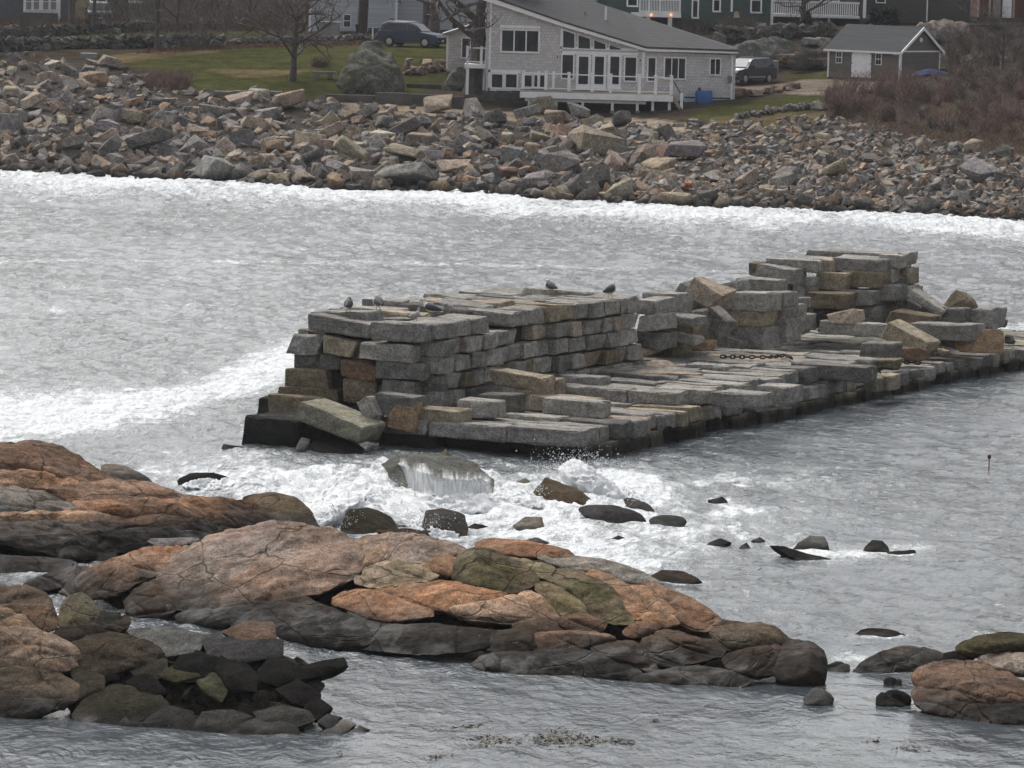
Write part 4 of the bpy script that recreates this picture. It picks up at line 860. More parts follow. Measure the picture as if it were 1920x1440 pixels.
lobe('rock_base', [(60, 1100), (240, 1050), (380, 1025), (530, 1000), (700, 1020), (900, 1030), (1060, 1040), (1240, 1096), (1345, 1160), (1470, 1195), (1545, 1235), (1540, 1284), (1400, 1284), (1180, 1268), (900, 1250), (650, 1214), (420, 1180), (240, 1158)], lambda x, y: zB(x, y) - .16, LEDGE, ledB, tf=.015, col=(.45, .45, .45), n=120)

# near left boulders
SG = 'boulders in the near left corner'; Cc = [-200, 0, 150, 400, 560, 700]; Cy = [1348, 1346, 1354, 1374, 1378, 1376]
zC = zline(Cc, Cy, .74)
C_ = [([(-60, 1100), (40, 1102), (82, 1114), (102, 1140), (114, 1168), (80, 1175), (40, 1152), (-60, 1142)], (.55, .48, .42), 'brown rounded boulder beside the narrow channel at the left edge', .25, SHORE), ([(-60, 1124), (20, 1129), (60, 1149), (88, 1174), (80, 1184), (30, 1182), (-60, 1178)], (.95, .82, .70), 'orange topped boulder low at the left edge', .25, SHORE),
      ([(106, 1168), (118, 1124), (150, 1111), (172, 1125), (192, 1150), (182, 1163), (130, 1172)], (.45, .48, .40), 'grey green upright boulder next to the narrow channel', .3, SHORE), ([(92, 1181), (160, 1164), (235, 1151), (247, 1165), (237, 1181), (160, 1189), (108, 1194)], (.2, .19, .17), 'dark flat slab jutting right like a shelf', .2, SHORE),
      ([(-60, 1170), (20, 1174), (50, 1179), (100, 1189), (142, 1214), (154, 1237), (120, 1250), (60, 1240), (-60, 1236)], (1.0, .88, .80), 'broad tan boulder with a smooth domed top at the left edge', .22, SHORE), ([(-60, 1236), (50, 1242), (100, 1258), (142, 1280), (158, 1302), (110, 1326), (40, 1345), (-60, 1352)], (.42, .42, .40), 'big grey sloping boulder in the lower left corner', .16, SHORE),
      ([(104, 1195), (170, 1178), (230, 1188), (290, 1208), (314, 1232), (250, 1246), (180, 1260), (135, 1234)], (.25, .24, .22), 'wide dark sloping rock behind the black stones', .16, SHORE), ([(178, 1244), (205, 1205), (228, 1230), (223, 1265), (183, 1268)], DK, 'black triangular rock beside the tan boulder', .3, BLACK),
      ([(320, 1256), (340, 1224), (370, 1220), (408, 1234), (404, 1264), (350, 1268)], DK, 'black rounded rock in the middle of the dark cluster', .3, BLACK), ([(402, 1258), (414, 1227), (430, 1223), (462, 1244), (484, 1266), (480, 1286), (428, 1284)], DK, 'dark pointed block right in the dark cluster', .3, BLACK),
      ([(362, 1274), (395, 1261), (426, 1264), (430, 1286), (416, 1306), (384, 1294)], (1.25, 1.3, .85), 'pale green topped stone among the black rubble', .25, BLACK), ([(483, 1258), (500, 1239), (530, 1234), (552, 1245), (556, 1268), (520, 1277), (488, 1270)], DK, 'dark grey block at the water by the long bar', .3, BLACK),
      ([(548, 1254), (600, 1241), (645, 1231), (653, 1250), (600, 1260), (553, 1263)], DK, 'long dark squared bar of rock pointing right', .22, BLACK), ([(138, 1336), (165, 1299), (220, 1283), (290, 1293), (314, 1322), (240, 1356), (148, 1358)], (.8, .75, .62), 'broad black weedy rock in the dark cluster', .22, BLACK),
      ([(192, 1340), (230, 1317), (275, 1313), (298, 1328), (282, 1354), (220, 1364), (193, 1366)], (1.9, 2.0, 2.1), 'wet grey shiny slab at the near waterline', .2, BLACK), ([(266, 1356), (310, 1324), (362, 1334), (366, 1366), (320, 1372)], (1.0, 1.0, 1.0), 'dark creased slab second along the near waterline', .18, BLACK), ([(360, 1366), (380, 1336), (430, 1333), (474, 1345), (432, 1376), (380, 1377)], (1.05, 1.05, 1.05), 'dark creased slab third along the near waterline', .18, BLACK),
      ([(424, 1378), (470, 1349), (510, 1343), (548, 1354), (564, 1376), (500, 1383)], (1.3, 1.3, 1.35), 'grey smooth slab at the right end of the waterline', .18, BLACK), ([(476, 1336), (530, 1320), (578, 1334), (590, 1347), (540, 1357), (488, 1350)], (1.3, 1.3, 1.3), 'low dark whaleback behind the waterline slabs', .2, BLACK),
      ([(515, 1294), (555, 1273), (602, 1300), (598, 1316), (548, 1311)], DK, 'black slanting rock below the long bar', .22, BLACK), ([(566, 1330), (590, 1303), (624, 1326), (592, 1338)], DK, 'black pointed rock farthest right of the rubble', .25, BLACK),
      ([(595, 1352), (615, 1339), (642, 1345), (626, 1362)], (1.3, 1.3, 1.4), 'upper dark stone of the little right hand pile', .3, BLACK), ([(606, 1370), (640, 1350), (668, 1358), (642, 1377)], (3, 2.8, 2.6), 'pale brown stone of the little right hand pile', .3, BLACK), ([(594, 1380), (615, 1365), (635, 1377)], (2.6, 2.2, 2), 'small brown stone left of the little pile', .3, BLACK), ([(652, 1374), (675, 1361), (693, 1369), (670, 1380)], (1.6, 1.7, 1.8), 'small grey stone right of the little pile', .3, BLACK),
      ([(238, 1182), (280, 1177), (303, 1202), (252, 1200)], (2.2, 2.3, 2.4), 'small wet flat slab left in the tide pool', .08, BLACK), ([(282, 1180), (330, 1174), (384, 1190), (374, 1212), (310, 1220), (292, 1197)], (2.6, 2.7, 2.8), 'large wet shining flat slab in the tide pool', .07, BLACK), ([(378, 1190), (418, 1186), (420, 1202), (390, 1204)], (2, 2, 2.1), 'narrow wet slab right of the shining slab', .1, BLACK),
      ([(232, 1244), (265, 1226), (312, 1235), (316, 1260), (260, 1268)], (.8, .75, .6), 'black weed covered rock left of the rounded rock', .22, BLACK), ([(232, 1280), (270, 1257), (288, 1270), (314, 1294), (268, 1300)], DK, 'black jagged stone above the broad weedy rock', .28, BLACK), ([(380, 1200), (470, 1192), (530, 1200), (530, 1226), (440, 1234), (390, 1226)], (1.1, 1.1, 1.2), 'low broad dark rock in the shallow pool', .12, BLACK), ([(415, 1184), (470, 1164), (512, 1166), (518, 1192), (470, 1202)], (2.3, 1.7, 1.4), 'brown dark boulder at the foot of the long ledge', .25, BLACK),
      ([(290, 1262), (330, 1246), (380, 1250), (376, 1264), (330, 1268)], (.95, .95, .6), 'thin olive stone leaning in the dark cluster', .2, BLACK), ([(150, 1160), (185, 1146), (225, 1150), (226, 1166), (180, 1170)], (.8, .8, .7), 'dark stone behind the shelf like slab', .2, BLACK), ([(130, 1256), (170, 1242), (200, 1262), (195, 1290), (150, 1300)], (.9, .85, .7), 'black stone between tan boulder and weedy rock', .25, BLACK)]
for po, c, la, tf, mt in C_: lobe('shore_boulder', po, zC, mt, None, tf=tf * (.75 if mt is BLACK else 1), col=vary(c, .05), label=la, group=SG, facets=7 if mt is BLACK or c is DK else 4, ch=0 if mt is BLACK else 1, p=5, grow=1.03, skirt=12, n=64 if mt is BLACK else 110, rings=18 if mt is BLACK else 28, crease=.0 if mt is BLACK else .06)
# small black rubble in the cluster
b = MB(); rr = random.Random(4)
tmpl = []
def hull(seed, sx=1, sy=1, sz=1, npt=13):
    r = np.random.RandomState(seed); bm = bmesh.new()
    P = r.uniform(-1, 1, (npt, 3)); P /= np.maximum(np.abs(P).max(1), .55)[:, None] ** .75
    for p in P: bm.verts.new(p * np.array([sx, sy, sz]) * .5)
    bm.verts.ensure_lookup_table(); g = bmesh.ops.convex_hull(bm, input=bm.verts)
    bmesh.ops.delete(bm, geom=list({e for e in g['geom_interior'] + g['geom_unused'] if isinstance(e, bmesh.types.BMVert)}), context='VERTS')
    bm.verts.index_update(); V = np.array([v.co[:] for v in bm.verts]); F = [tuple(v.index for v in f.verts) for f in bm.faces]; bm.free(); return V, F
HULLS = [hull(s) for s in range(40)]
for _ in range(420):
    x = rr.uniform(220, 590); y = rr.uniform(1232, 1345)
    if not (1228 + abs(x - 420) * .12 < y < 1300 + (x - 220) * .14): continue
    s = rr.uniform(.08, .34) if rr.random() < .8 else rr.uniform(.3, .5); V, F = HULLS[rr.randrange(40)]
    Rm = np.array(Euler([rr.uniform(0, 6) for _ in range(3)]).to_matrix()); P = at(x, y, float(zC(x, y)) + rr.uniform(-.05, .06) - .12)
    b.add((V * s * np.array([1, 1, .7])) @ Rm.T + P, F)
tag(b.build('tide_rubble', BLACK, color=(1.1, 1.05, .95)), kind='stuff')
lobe('shoal_rock', [(90, 1190), (250, 1186), (400, 1200), (480, 1235), (560, 1290), (590, 1325), (560, 1368), (400, 1366), (200, 1352), (90, 1320)], lambda x, y: zC(x, y) - .10, BLACK, None, T=.06, n=110, rings=40, amp=2.0, col=(.8, .74, .62), label='flat dark weedy shoal under the black boulder cluster', cat='rock')

# right-hand near rocks
zD = zline([1400, 1640, 1760, 1850, 2100], [1330, 1330, 1346, 1356, 1362], .75); RG = 'boulders in the near right corner'
D_ = [([(1700, 1272), (1730, 1245), (1780, 1237), (1830, 1239), (1892, 1260), (1930, 1285), (1975, 1312), (1900, 1316), (1840, 1314), (1780, 1296), (1730, 1296)], (.74, .62, .56), 'large brown domed boulder in the right corner with grey crown', .22, SHORE), ([(1700, 1292), (1740, 1284), (1790, 1287), (1832, 1305), (1858, 1335), (1852, 1352), (1780, 1340), (1718, 1328)], (.72, .62, .54), 'darker lower lobe of rock under the brown dome', .2, SHORE),
      ([(1815, 1308), (1900, 1308), (1990, 1316), (1990, 1352), (1880, 1362), (1848, 1344)], (.25, .25, .25), 'black wet underside rock right of the lower lobe', .2, SHORE), ([(1638, 1312), (1655, 1294), (1690, 1295), (1712, 1310), (1702, 1326), (1650, 1325)], DK, 'small black rock left of the brown dome', .3, BLACK), ([(1815, 1238), (1870, 1221), (1930, 1221), (1990, 1240), (1950, 1258), (1880, 1253)], TA, 'tan flat topped boulder behind the brown dome', .22, SHORE),
      ([(1780, 1214), (1820, 1194), (1860, 1184), (1930, 1189), (1990, 1205), (1880, 1214), (1830, 1219)], (.24, .26, .19), 'dark green weedy rock at the right edge', .22, SHORE), ([(1590, 1254), (1640, 1227), (1690, 1211), (1742, 1214), (1775, 1230), (1742, 1249), (1680, 1262), (1604, 1262)], (.5, .52, .55), 'smooth wet grey whaleback rock left of the brown dome', .16, SHORE),
      ([(1598, 1192), (1620, 1177), (1650, 1178), (1682, 1184), (1716, 1196), (1680, 1196), (1630, 1196)], DK, 'thin black rock awash beyond the whaleback', .18, BLACK), ([(1735, 1240), (1780, 1221), (1850, 1220), (1800, 1243), (1750, 1256)], DK, 'dark wet rock between the whaleback and tan boulder', .2, BLACK), ([(1499, 1316), (1525, 1287), (1550, 1296), (1569, 1314), (1540, 1323)], (1.8, 1.9, 2), 'low dark rock off the end of the long ledge', .25, BLACK), ([(1655, 1275), (1670, 1269), (1695, 1276), (1680, 1286), (1659, 1285)], DK, 'tiny black rock in front of the whaleback', .25, BLACK),
      ([(1662, 1350), (1710, 1328), (1738, 1345), (1705, 1360)], (1.8, 1.9, 2), 'low wet slab just below the brown dome', .12, BLACK), ([(1760, 1345), (1800, 1335), (1850, 1350), (1800, 1360)], DK, 'black wet slab at the water under the lower lobe', .15, BLACK), ([(1545, 1250), (1575, 1238), (1600, 1252), (1575, 1262)], (1.3, 1.4, 1.5), 'small dark rock washed over between ledge and whaleback', .15, BLACK)]
for po, c, la, tf, mt in D_: lobe('shore_boulder', po, zown(po) if any(q in la for q in ('beyond', 'ledge', 'whaleback', 'small')) else zD, mt, None, tf=tf, col=vary(c, .05), label=la, group=RG, facets=4, p=4, ch=1, skirt=10, n=100, rings=26, crease=.06)

# rocks in the surf
EG = 'dark rocks standing in the surf'
E_ = [([(183, 872), (205, 869), (240, 876), (272, 890), (300, 912), (250, 910), (205, 904)], (.95, .9, .86), 'grey sharp backed rock behind the left outcrop', .25, SHORE), ([(440, 936), (500, 924), (545, 929), (577, 950), (594, 975), (616, 1000), (560, 994), (510, 972), (478, 952)], (.50, .45, .38), 'dark brown ridge rock with surf breaking on its right', .24, SHORE), ([(5, 1027), (30, 999), (60, 997), (90, 1009), (112, 1020), (128, 1042), (90, 1046), (55, 1049)], OR, 'brown wedge boulder lying in the left channel', .22, SHORE), ([(154, 1052), (185, 1024), (205, 1021), (225, 1042), (195, 1057)], (.35, .33, .3), 'black pointed stone in the left channel', .3, SHORE),
      ([(-60, 1040), (60, 1043), (130, 1048), (156, 1062), (90, 1076), (-60, 1074)], (.4, .42, .46), 'low grey wet rock along the left channel', .1, SHORE), ([(328, 908), (345, 889), (380, 886), (422, 891), (438, 907), (400, 916), (360, 919)], DK, 'black rounded rock with water pouring over it', .3, BLACK), ([(637, 990), (650, 959), (690, 951), (732, 969), (758, 1004), (700, 1003), (650, 1000)], (.9, .8, .6), 'black angular rock in the white surf behind the ledge', .3, BLACK), ([(786, 1004), (798, 956), (830, 953), (872, 965), (878, 992), (873, 1014), (830, 1011)], (1.1, 1.1, 1.1), 'dark blocky rock with flat grey top in the surf', .25, BLACK),
      ([(714, 872), (740, 856), (790, 850), (860, 857), (896, 874), (930, 906), (915, 940), (850, 950), (785, 936), (732, 900)], (3.0, 3.1, 3.1), 'broad grey slab with surf cascading over its front', .05, BLACK), ([(818, 860), (835, 842), (862, 870), (840, 870)], (2.6, 2.3, 1.8), 'brown pointed stone behind the cascading slab', .3, BLACK), ([(1000, 924), (1022, 896), (1050, 904), (1092, 924), (1122, 945), (1070, 954), (1028, 944)], (1.6, 1.3, .9), 'brown weedy rock splashed by the breaking wave', .28, BLACK), ([(1080, 954), (1110, 944), (1160, 947), (1207, 965), (1219, 981), (1160, 983), (1098, 970)], (1.1, 1.1, 1.2), 'long smooth black rock below the brown weedy rock', .25, BLACK), ([(1167, 932), (1200, 936), (1238, 960), (1200, 962), (1173, 948)], (1.2, 1.2, 1.2), 'dark sloping slab behind the long smooth rock', .2, BLACK), ([(1213, 974), (1245, 964), (1294, 975), (1272, 990), (1223, 986)], (1.1, 1.2, 1.3), 'low black rock at the right of the long smooth rock', .25, BLACK),
      ([(955, 990), (985, 969), (1017, 971), (1020, 993), (968, 998)], (3.2, 3.0, 2.8), 'greyish stone alone in the foam', .3, BLACK), ([(869, 991), (890, 981), (918, 988), (906, 1000), (878, 1000)], DK, 'small black stone right of the flat topped rock', .3, BLACK), ([(977, 1014), (1005, 1007), (1041, 1023), (1010, 1028)], (1.4, 1.5, 1.5), 'flat dark slab in the wash behind the reddish slabs', .2, BLACK), ([(1137, 1013), (1160, 1004), (1188, 1016), (1150, 1019)], DK, 'small flat black rock alone in the wash', .2, BLACK), ([(1327, 938), (1355, 931), (1365, 941), (1350, 945)], DK, 'black rock tip in the far wash', .25, BLACK), ([(1322, 1020), (1350, 1009), (1372, 1018), (1345, 1023)], DK, 'small black rock left of the tiny dark tip', .25, BLACK), ([(1383, 1028), (1400, 1017), (1409, 1029)], DK, 'tiny dark tip between two low black rocks', .3, BLACK), ([(1408, 1014), (1425, 1007), (1440, 1018)], (1.6, 1.7, 1.8), 'tiny grey stone behind the slanting bar rock', .3, BLACK),
      ([(1442, 1023), (1470, 1024), (1512, 1039), (1563, 1046), (1520, 1052), (1478, 1042)], DK, 'slanting black bar of rock in the right wash', .2, BLACK), ([(1487, 1024), (1520, 1004), (1546, 1007), (1555, 1026), (1515, 1030)], (2.6, 2.6, 2.6), 'grey wedge rock behind the slanting bar', .25, BLACK), ([(1618, 1030), (1635, 1012), (1656, 1014), (1671, 1035), (1640, 1035)], DK, 'black humped rock at the end of the right wash', .3, BLACK), ([(1662, 1034), (1715, 1031), (1720, 1039), (1670, 1041)], DK, 'thin black flat rock beside the humped rock', .2, BLACK), ([(1212, 1084), (1240, 1069), (1282, 1071), (1318, 1089), (1270, 1099), (1222, 1095)], (1.0, .8, .66), 'low brown black rock just off the ledge crest', .2, BLACK), ([(898, 908), (925, 898), (948, 920), (925, 928)], (1.2, 1.2, 1.2), 'dark stone at the right foot of the cascade', .3, BLACK), ([(962, 908), (985, 897), (1003, 906), (985, 922)], (3, 2.8, 2.6), 'grey stone half drowned left of the brown weedy rock', .25, BLACK), ([(700, 995), (760, 990), (850, 1004), (880, 1012), (760, 1010)], (1.5, 1.1, .9), 'low brown rock under the two black surf rocks', .12, BLACK),
      ([(576, 836), (600, 822), (640, 820), (684, 838), (680, 852), (600, 853)], DK, 'black rounded rock at the jetty foot', .25, BLACK), ([(548, 850), (565, 820), (582, 824), (576, 850)], (2.4, 2.5, 2.6), 'grey wet fin of rock running with water', .3, BLACK), ([(412, 846), (420, 832), (458, 838), (456, 846)], DK, 'thin black slab awash left of the jetty', .25, BLACK), ([(372, 892), (400, 880), (470, 878), (440, 892)], (3, 3, 3), 'pale submerged rock just under the wash', .1, BLACK), ([(590, 884), (640, 872), (700, 880), (660, 892)], (2.6, 2.8, 2.8), 'grey rock nearly drowned by the incoming wave', .1, BLACK)]
for po, c, la, tf, mt in E_: lobe('surf_rock', po, zown(po, .75), mt, None, tf=tf, col=vary(c, .05), label=la, group=EG, n=48, rings=13, facets=7, p=5, ch=1 if mt is SHORE or 'rounded' in la or 'smooth' in la else 0, skirt=10)
# ------------------------------------------------------------------ far bank: riprap
RB = random.Random(21); RN = np.random.RandomState(8)
def boulder_geo(seed, sx, sy, sz):
    r = np.random.RandomState(seed); bm = bmesh.new(); P = []
    for i in (-1, 1):
        for j in (-1, 1):
            for k in (-1, 1):
                c = np.array([i, j, k]) * r.uniform(.38, 1.0, 3); P.append(c)
                if r.rand() < .55: P.append(c * np.array([r.uniform(.35, .8), 1, 1][::(1 if r.rand() < .5 else -1)]) * r.uniform(.9, 1.15))
    for p in P: bm.verts.new(np.array(p) * np.array([sx, sy, sz]) * .55)
    bm.verts.ensure_lookup_table(); g = bmesh.ops.convex_hull(bm, input=bm.verts)
    bmesh.ops.delete(bm, geom=list({e for e in g['geom_interior'] + g['geom_unused'] if isinstance(e, bmesh.types.BMVert)}), context='VERTS')
    bmesh.ops.dissolve_limit(bm, angle_limit=.14, verts=bm.verts, edges=bm.edges)
    bmesh.ops.bevel(bm, geom=list(bm.edges), offset=.055, segments=1, affect='EDGES', clamp_overlap=True)
    bm.verts.index_update(); V = np.array([v.co[:] for v in bm.verts]); F = [tuple(v.index for v in f.verts) for f in bm.faces]; bm.free(); return V, F
BG = [boulder_geo(300 + i, RB.uniform(.9, 1.4), RB.uniform(.75, 1.1), RB.uniform(.5, .85)) for i in range(36)]
BM = [mesh('riprap_boulder', v, f, RIPRAP) for v, f in BG]
RT = {'grey': (.92, .93, .95), 'tan': (1.22, 1.08, .92), 'rust': (1.16, .90, .70), 'dark': (.58, .58, .59), 'pale': (1.6, 1.52, 1.38)}
TOPX = [-400, 0, 60, 150, 250, 330, 500, 640, 780, 900, 1190, 1240, 1400, 1560, 1700, 1920, 2300]; TOPY = [104, 106, 104, 118, 140, 178, 178, 196, 205, 222, 232, 240, 232, 222, 258, 298, 320]
def zone(px): return ('below the green lawn', 'below the shingled house', 'below the brown brush')[0 if px < 640 else 1 if px < 1230 else 2]
placed = []
def put_boulder(px, py, size_px, tonek, label=None, group=None, k=None, sink=.25, flat=None, spin=None):
    P = on_ground(px, py); s = FPX / P[1]; S = size_px / s
    k = RB.randrange(36) if k is None else k
    o = bpy.data.objects.new('riprap_boulder', BM[k]); f = RB.uniform(.88, 1.12); o.color = (*[c * f * RB.uniform(.95, 1.05) for c in RT[tonek]], 1)
    sc = (S, S * RB.uniform(.85, 1.1), S * (flat or RB.uniform(.8, 1.15))); o.scale = sc
    o.rotation_euler = (RB.gauss(0, .35), RB.gauss(0, .38), RB.uniform(0, 6.28)) if spin is None else spin
    o.location = (P[0], P[1] + .1 * S, P[2] + S * .38 - S * sink * .5); link(o); placed.append((px, py, size_px))
    tag(o, label, 'boulder', group); return o
KEY = [(541, 206, 74, 'tan', 'big rounded tan boulder below the lawn near the top of the bank'), (1124, 288, 92, 'tan', 'large pinkish tan slab boulder leaning in the middle of the bank'), (1067, 284, 60, 'pale', 'pale boulder left of the large pinkish slab'), (1048, 330, 82, 'grey', 'big grey pale faced boulder low on the bank below the deck'),
       (1022, 312, 40, 'grey', 'grey boulder against the big pale faced one'), (754, 258, 58, 'dark', 'dark square boulder high on the bank left of the deck'), (912, 274, 62, 'dark', 'dark triangular boulder under the left of the deck'), (476, 247, 46, 'pale', 'pale pointed boulder alone in the grey bank below the lawn'), (134, 296, 78, 'dark', 'large dark angular boulder near the water at the left'),
       (770, 352, 92, 'grey', 'long flat grey boulder at the waterline mid bank'), (1167, 238, 62, 'dark', 'dark blocky boulder in front of the deck posts'), (888, 222, 50, 'grey', 'pointed grey boulder before the foundation wall'), (925, 236, 46, 'dark', 'dark boulder right of the pointed grey one'), (820, 210, 62, 'tan', 'long tan boulder before the low concrete wall'),
       (985, 224, 48, 'grey', 'grey boulder left before the deck posts'), (1012, 214, 50, 'tan', 'tan boulder before the left deck posts'), (1085, 222, 58, 'grey', 'grey tilted boulder in front of the middle deck posts'), (1045, 232, 46, 'tan', 'brown boulder in front of the left deck posts'), (1235, 330, 66, 'tan', 'tan brown boulder right of the bank middle'), (1280, 300, 70, 'grey', 'grey brown boulder at the edge of the small rubble'),
       (1245, 262, 40, 'dark', 'dark boulder at the right end of the sand strip'), (1340, 268, 30, 'rust', 'rust flat stone among the small rubble'), (620, 262, 56, 'tan', 'tan tilted boulder below the concrete wall'), (690, 222, 44, 'grey', 'grey blocky boulder by the low wall'), (722, 240, 44, 'grey', 'grey boulder leaning toward the low wall'), (660, 300, 62, 'tan', 'long tan boulder low in the left middle bank'),
       (585, 310, 58, 'grey', 'grey rounded boulder low on the bank'), (512, 292, 60, 'rust', 'long rust brown boulder low on the bank'), (270, 290, 84, 'grey', 'long grey boulder leaning left below the lawn'), (205, 290, 52, 'dark', 'dark boulder right of the large dark angular one'), (635, 330, 60, 'grey', 'grey long boulder at the waterline left'), (845, 330, 56, 'tan', 'tan boulder near the waterline below the deck'),
       (60, 205, 54, 'tan', 'tan flat boulder at the left of the bank'), (180, 160, 40, 'rust', 'rust boulder under the brown shrub'), (205, 130, 40, 'pale', 'pale flat boulder beside the brown shrub'), (130, 172, 40, 'grey', 'rounded grey boulder at the upper left'), (1885, 300, 50, 'dark', 'dark boulder at the right end of the bank'), (1830, 285, 40, 'tan', 'tan boulder left of the right end dark one'),
       (1400, 352, 60, 'tan', 'brown boulder low in the right bank'), (1470, 352, 54, 'grey', 'large grey boulder low in the right bank'), (1560, 335, 56, 'tan', 'tan rounded boulder in the right bank'), (1830, 340, 62, 'grey', 'long grey boulder in the right bank'), (1000, 395, 24, 'dark', 'small dark rock in the wash below the bank'), (1100, 384, 44, 'dark', 'black square rock with wave spilling over it'), (1150, 388, 36, 'dark', 'black rock beside the square one in the wash'),
       (1385, 390, 40, 'dark', 'dark rock at the right waterline'), (1440, 404, 20, 'dark', 'small black rock in the right wash'), (1482, 411, 24, 'dark', 'lone black rock out in the right wash'), (1220, 404, 16, 'dark', 'tiny black rock in the middle wash')]
for px, py, sz, tn, lb in KEY: put_boulder(px, py, sz * .88, tn, lb, 'named boulders of the shore bank', flat=.62 if sz > 55 else None, sink=.1 if sz > 30 else .4)
LMK = [(541, 206, 'big rounded tan boulder'), (1124, 288, 'large pinkish slab boulder'), (1048, 330, 'big pale faced boulder'), (754, 258, 'dark square boulder'), (912, 274, 'dark triangular boulder'), (476, 247, 'pale pointed boulder'), (134, 296, 'large dark angular boulder'), (770, 352, 'long flat waterline boulder'),
       (1167, 238, 'dark block by the deck'), (820, 210, 'long tan boulder by the low wall'), (1240, 330, 'brown boulder right of the bank middle'), (660, 300, 'long tan low boulder'), (512, 292, 'long rust boulder'), (270, 290, 'long leaning boulder below the lawn'), (312, 150, 'purple brown shrub'), (1245, 240, 'sand strip end'), (1000, 225, 'left deck posts'), (60, 205, 'flat tan left boulder'),
       (1885, 300, 'dark right end boulder'), (1470, 352, 'grey low right boulder'), (1560, 335, 'tan rounded right boulder'), (1830, 340, 'long grey right boulder'), (1290, 362, 'orange float'), (1540, 202, 'pale stone by the grass patch'), (1700, 262, 'brush edge'), (90, 120, 'field wall end'), (1385, 390, 'right waterline rock'), (1400, 300, 'middle of the small rubble'), (1650, 390, 'right waterline'), (200, 330, 'left waterline'), (1000, 365, 'middle waterline')]
used = set()
tries = 0
while len(placed) < 300 and tries < 30000:
    tries += 1; px = RB.uniform(-30, 1950); y1 = np.interp(px, SHX, SHY) + 4; y0 = np.interp(px, TOPX, TOPY) + 6; t = RB.random() ** .85; py = y0 + (y1 - y0) * t
    base = np.interp(px, [0, 250, 700, 1150, 1300, 1920], [34, 38, 43, 42, 24, 27]) * (.72 + .5 * t)
    sz = base * (.72 + .75 * RB.random() ** 2)
    if any((px - a) ** 2 + ((py - b) * 1.7) ** 2 < (.40 * (sz + c)) ** 2 for a, b, c in placed): continue
    tn = RB.choices(['grey', 'tan', 'rust', 'dark', 'pale'], [4.5, 3.6, 1.3, 2.2 if t < .75 else 5, .6])[0]
    fl = RB.choice([.6, 1.0, 1.25]); w1 = {.6: 'flat', 1.0: 'blocky', 1.25: 'upright'}[fl]; w0 = 'small' if sz < 26 else 'mid sized' if sz < 44 else 'large'
    cands = []
    for a, b, nm in sorted(LMK, key=lambda q: (q[0] - px) ** 2 + ((q[1] - py) * 2) ** 2)[:6]:
        dx, dy = px - a, (py - b) * 2.2; rel = ('right of' if dx > 0 else 'left of') if abs(dx) > abs(dy) else ('below' if dy > 0 else 'above'); near = math.hypot(dx, dy / 2.2)
        cands.append(w0 + ' ' + w1 + ' ' + {'rust': 'rust brown'}.get(tn, tn) + ' boulder ' + ('close ' if near < 60 else '') + rel + ' the ' + nm)
    lb = next((q for q in cands if q not in used), cands[0]); used.add(lb)
    put_boulder(px, py, sz, tn, lb, 'granite boulders of the bank ' + zone(px), flat=fl)
for tn, cnt in (('grey', 1450), ('tan', 1000), ('dark', 530), ('rust', 300), ('pale', 260)):
    b = MB()
    for _ in range(cnt):
        px = RB.uniform(-60, 1990) if RB.random() < .5 else RB.uniform(1200, 1990) if RB.random() < .62 else RB.choice([RB.uniform(-380, -30), RB.uniform(1950, 2280)]); y1 = np.interp(px, SHX, SHY) + 3; y0 = np.interp(px, TOPX, TOPY) - 3; t = RB.random() ** .85; py = y0 + (y1 - y0) * t
        P = on_ground(px, py); s = FPX / P[1]; S = RB.uniform(15, 33) * (.75 + .35 * t) * (.72 if px > 1250 else 1.0) / s; V, F = BG[RB.randrange(36)]
        Rm = np.array(Euler([RB.gauss(0, .5), RB.gauss(0, .5), RB.uniform(0, 6.3)]).to_matrix()); b.add((V * S * np.array([1, RB.uniform(.8, 1.1), RB.uniform(.7, 1.1)])) @ Rm.T + P + np.array([0, 0, S * RB.uniform(.0, .28)]), F)
    tag(b.build('rubble_fill', RIPRAP, color=RT[tn]), kind='stuff')
b = MB()
for _ in range(2200):
    px = RB.uniform(-60, 1990); y1 = np.interp(px, SHX, SHY) + 4; y0 = np.interp(px, TOPX, TOPY) - 3; py = y0 + (y1 - y0) * RB.random()
    P = on_ground(px, py); S = RB.uniform(6, 15) * P[1] / FPX; V, F = HULLS[RB.randrange(40)]; Rm = np.array(Euler([RB.uniform(0, 6) for _ in range(3)]).to_matrix()); b.add((V * S) @ Rm.T + P + np.array([0, 0, S * RB.uniform(0, .3)]), F)
tag(b.build('rubble_fill', RIPRAP, color=(.85, .82, .8)), kind='stuff')
P = on_ground(1290, 360); b = MB(); b.tube([P + np.array([-.2, -.3, .25]), P + np.array([-.1, -.32, .42]), P + np.array([.1, -.32, .42]), P + np.array([.2, -.3, .25])], [.06, .16, .16, .06], 8)
tag(b.build('fishing_float', M['orange'], loc=P), 'small orange fishing float caught in the right hand bank', 'float')
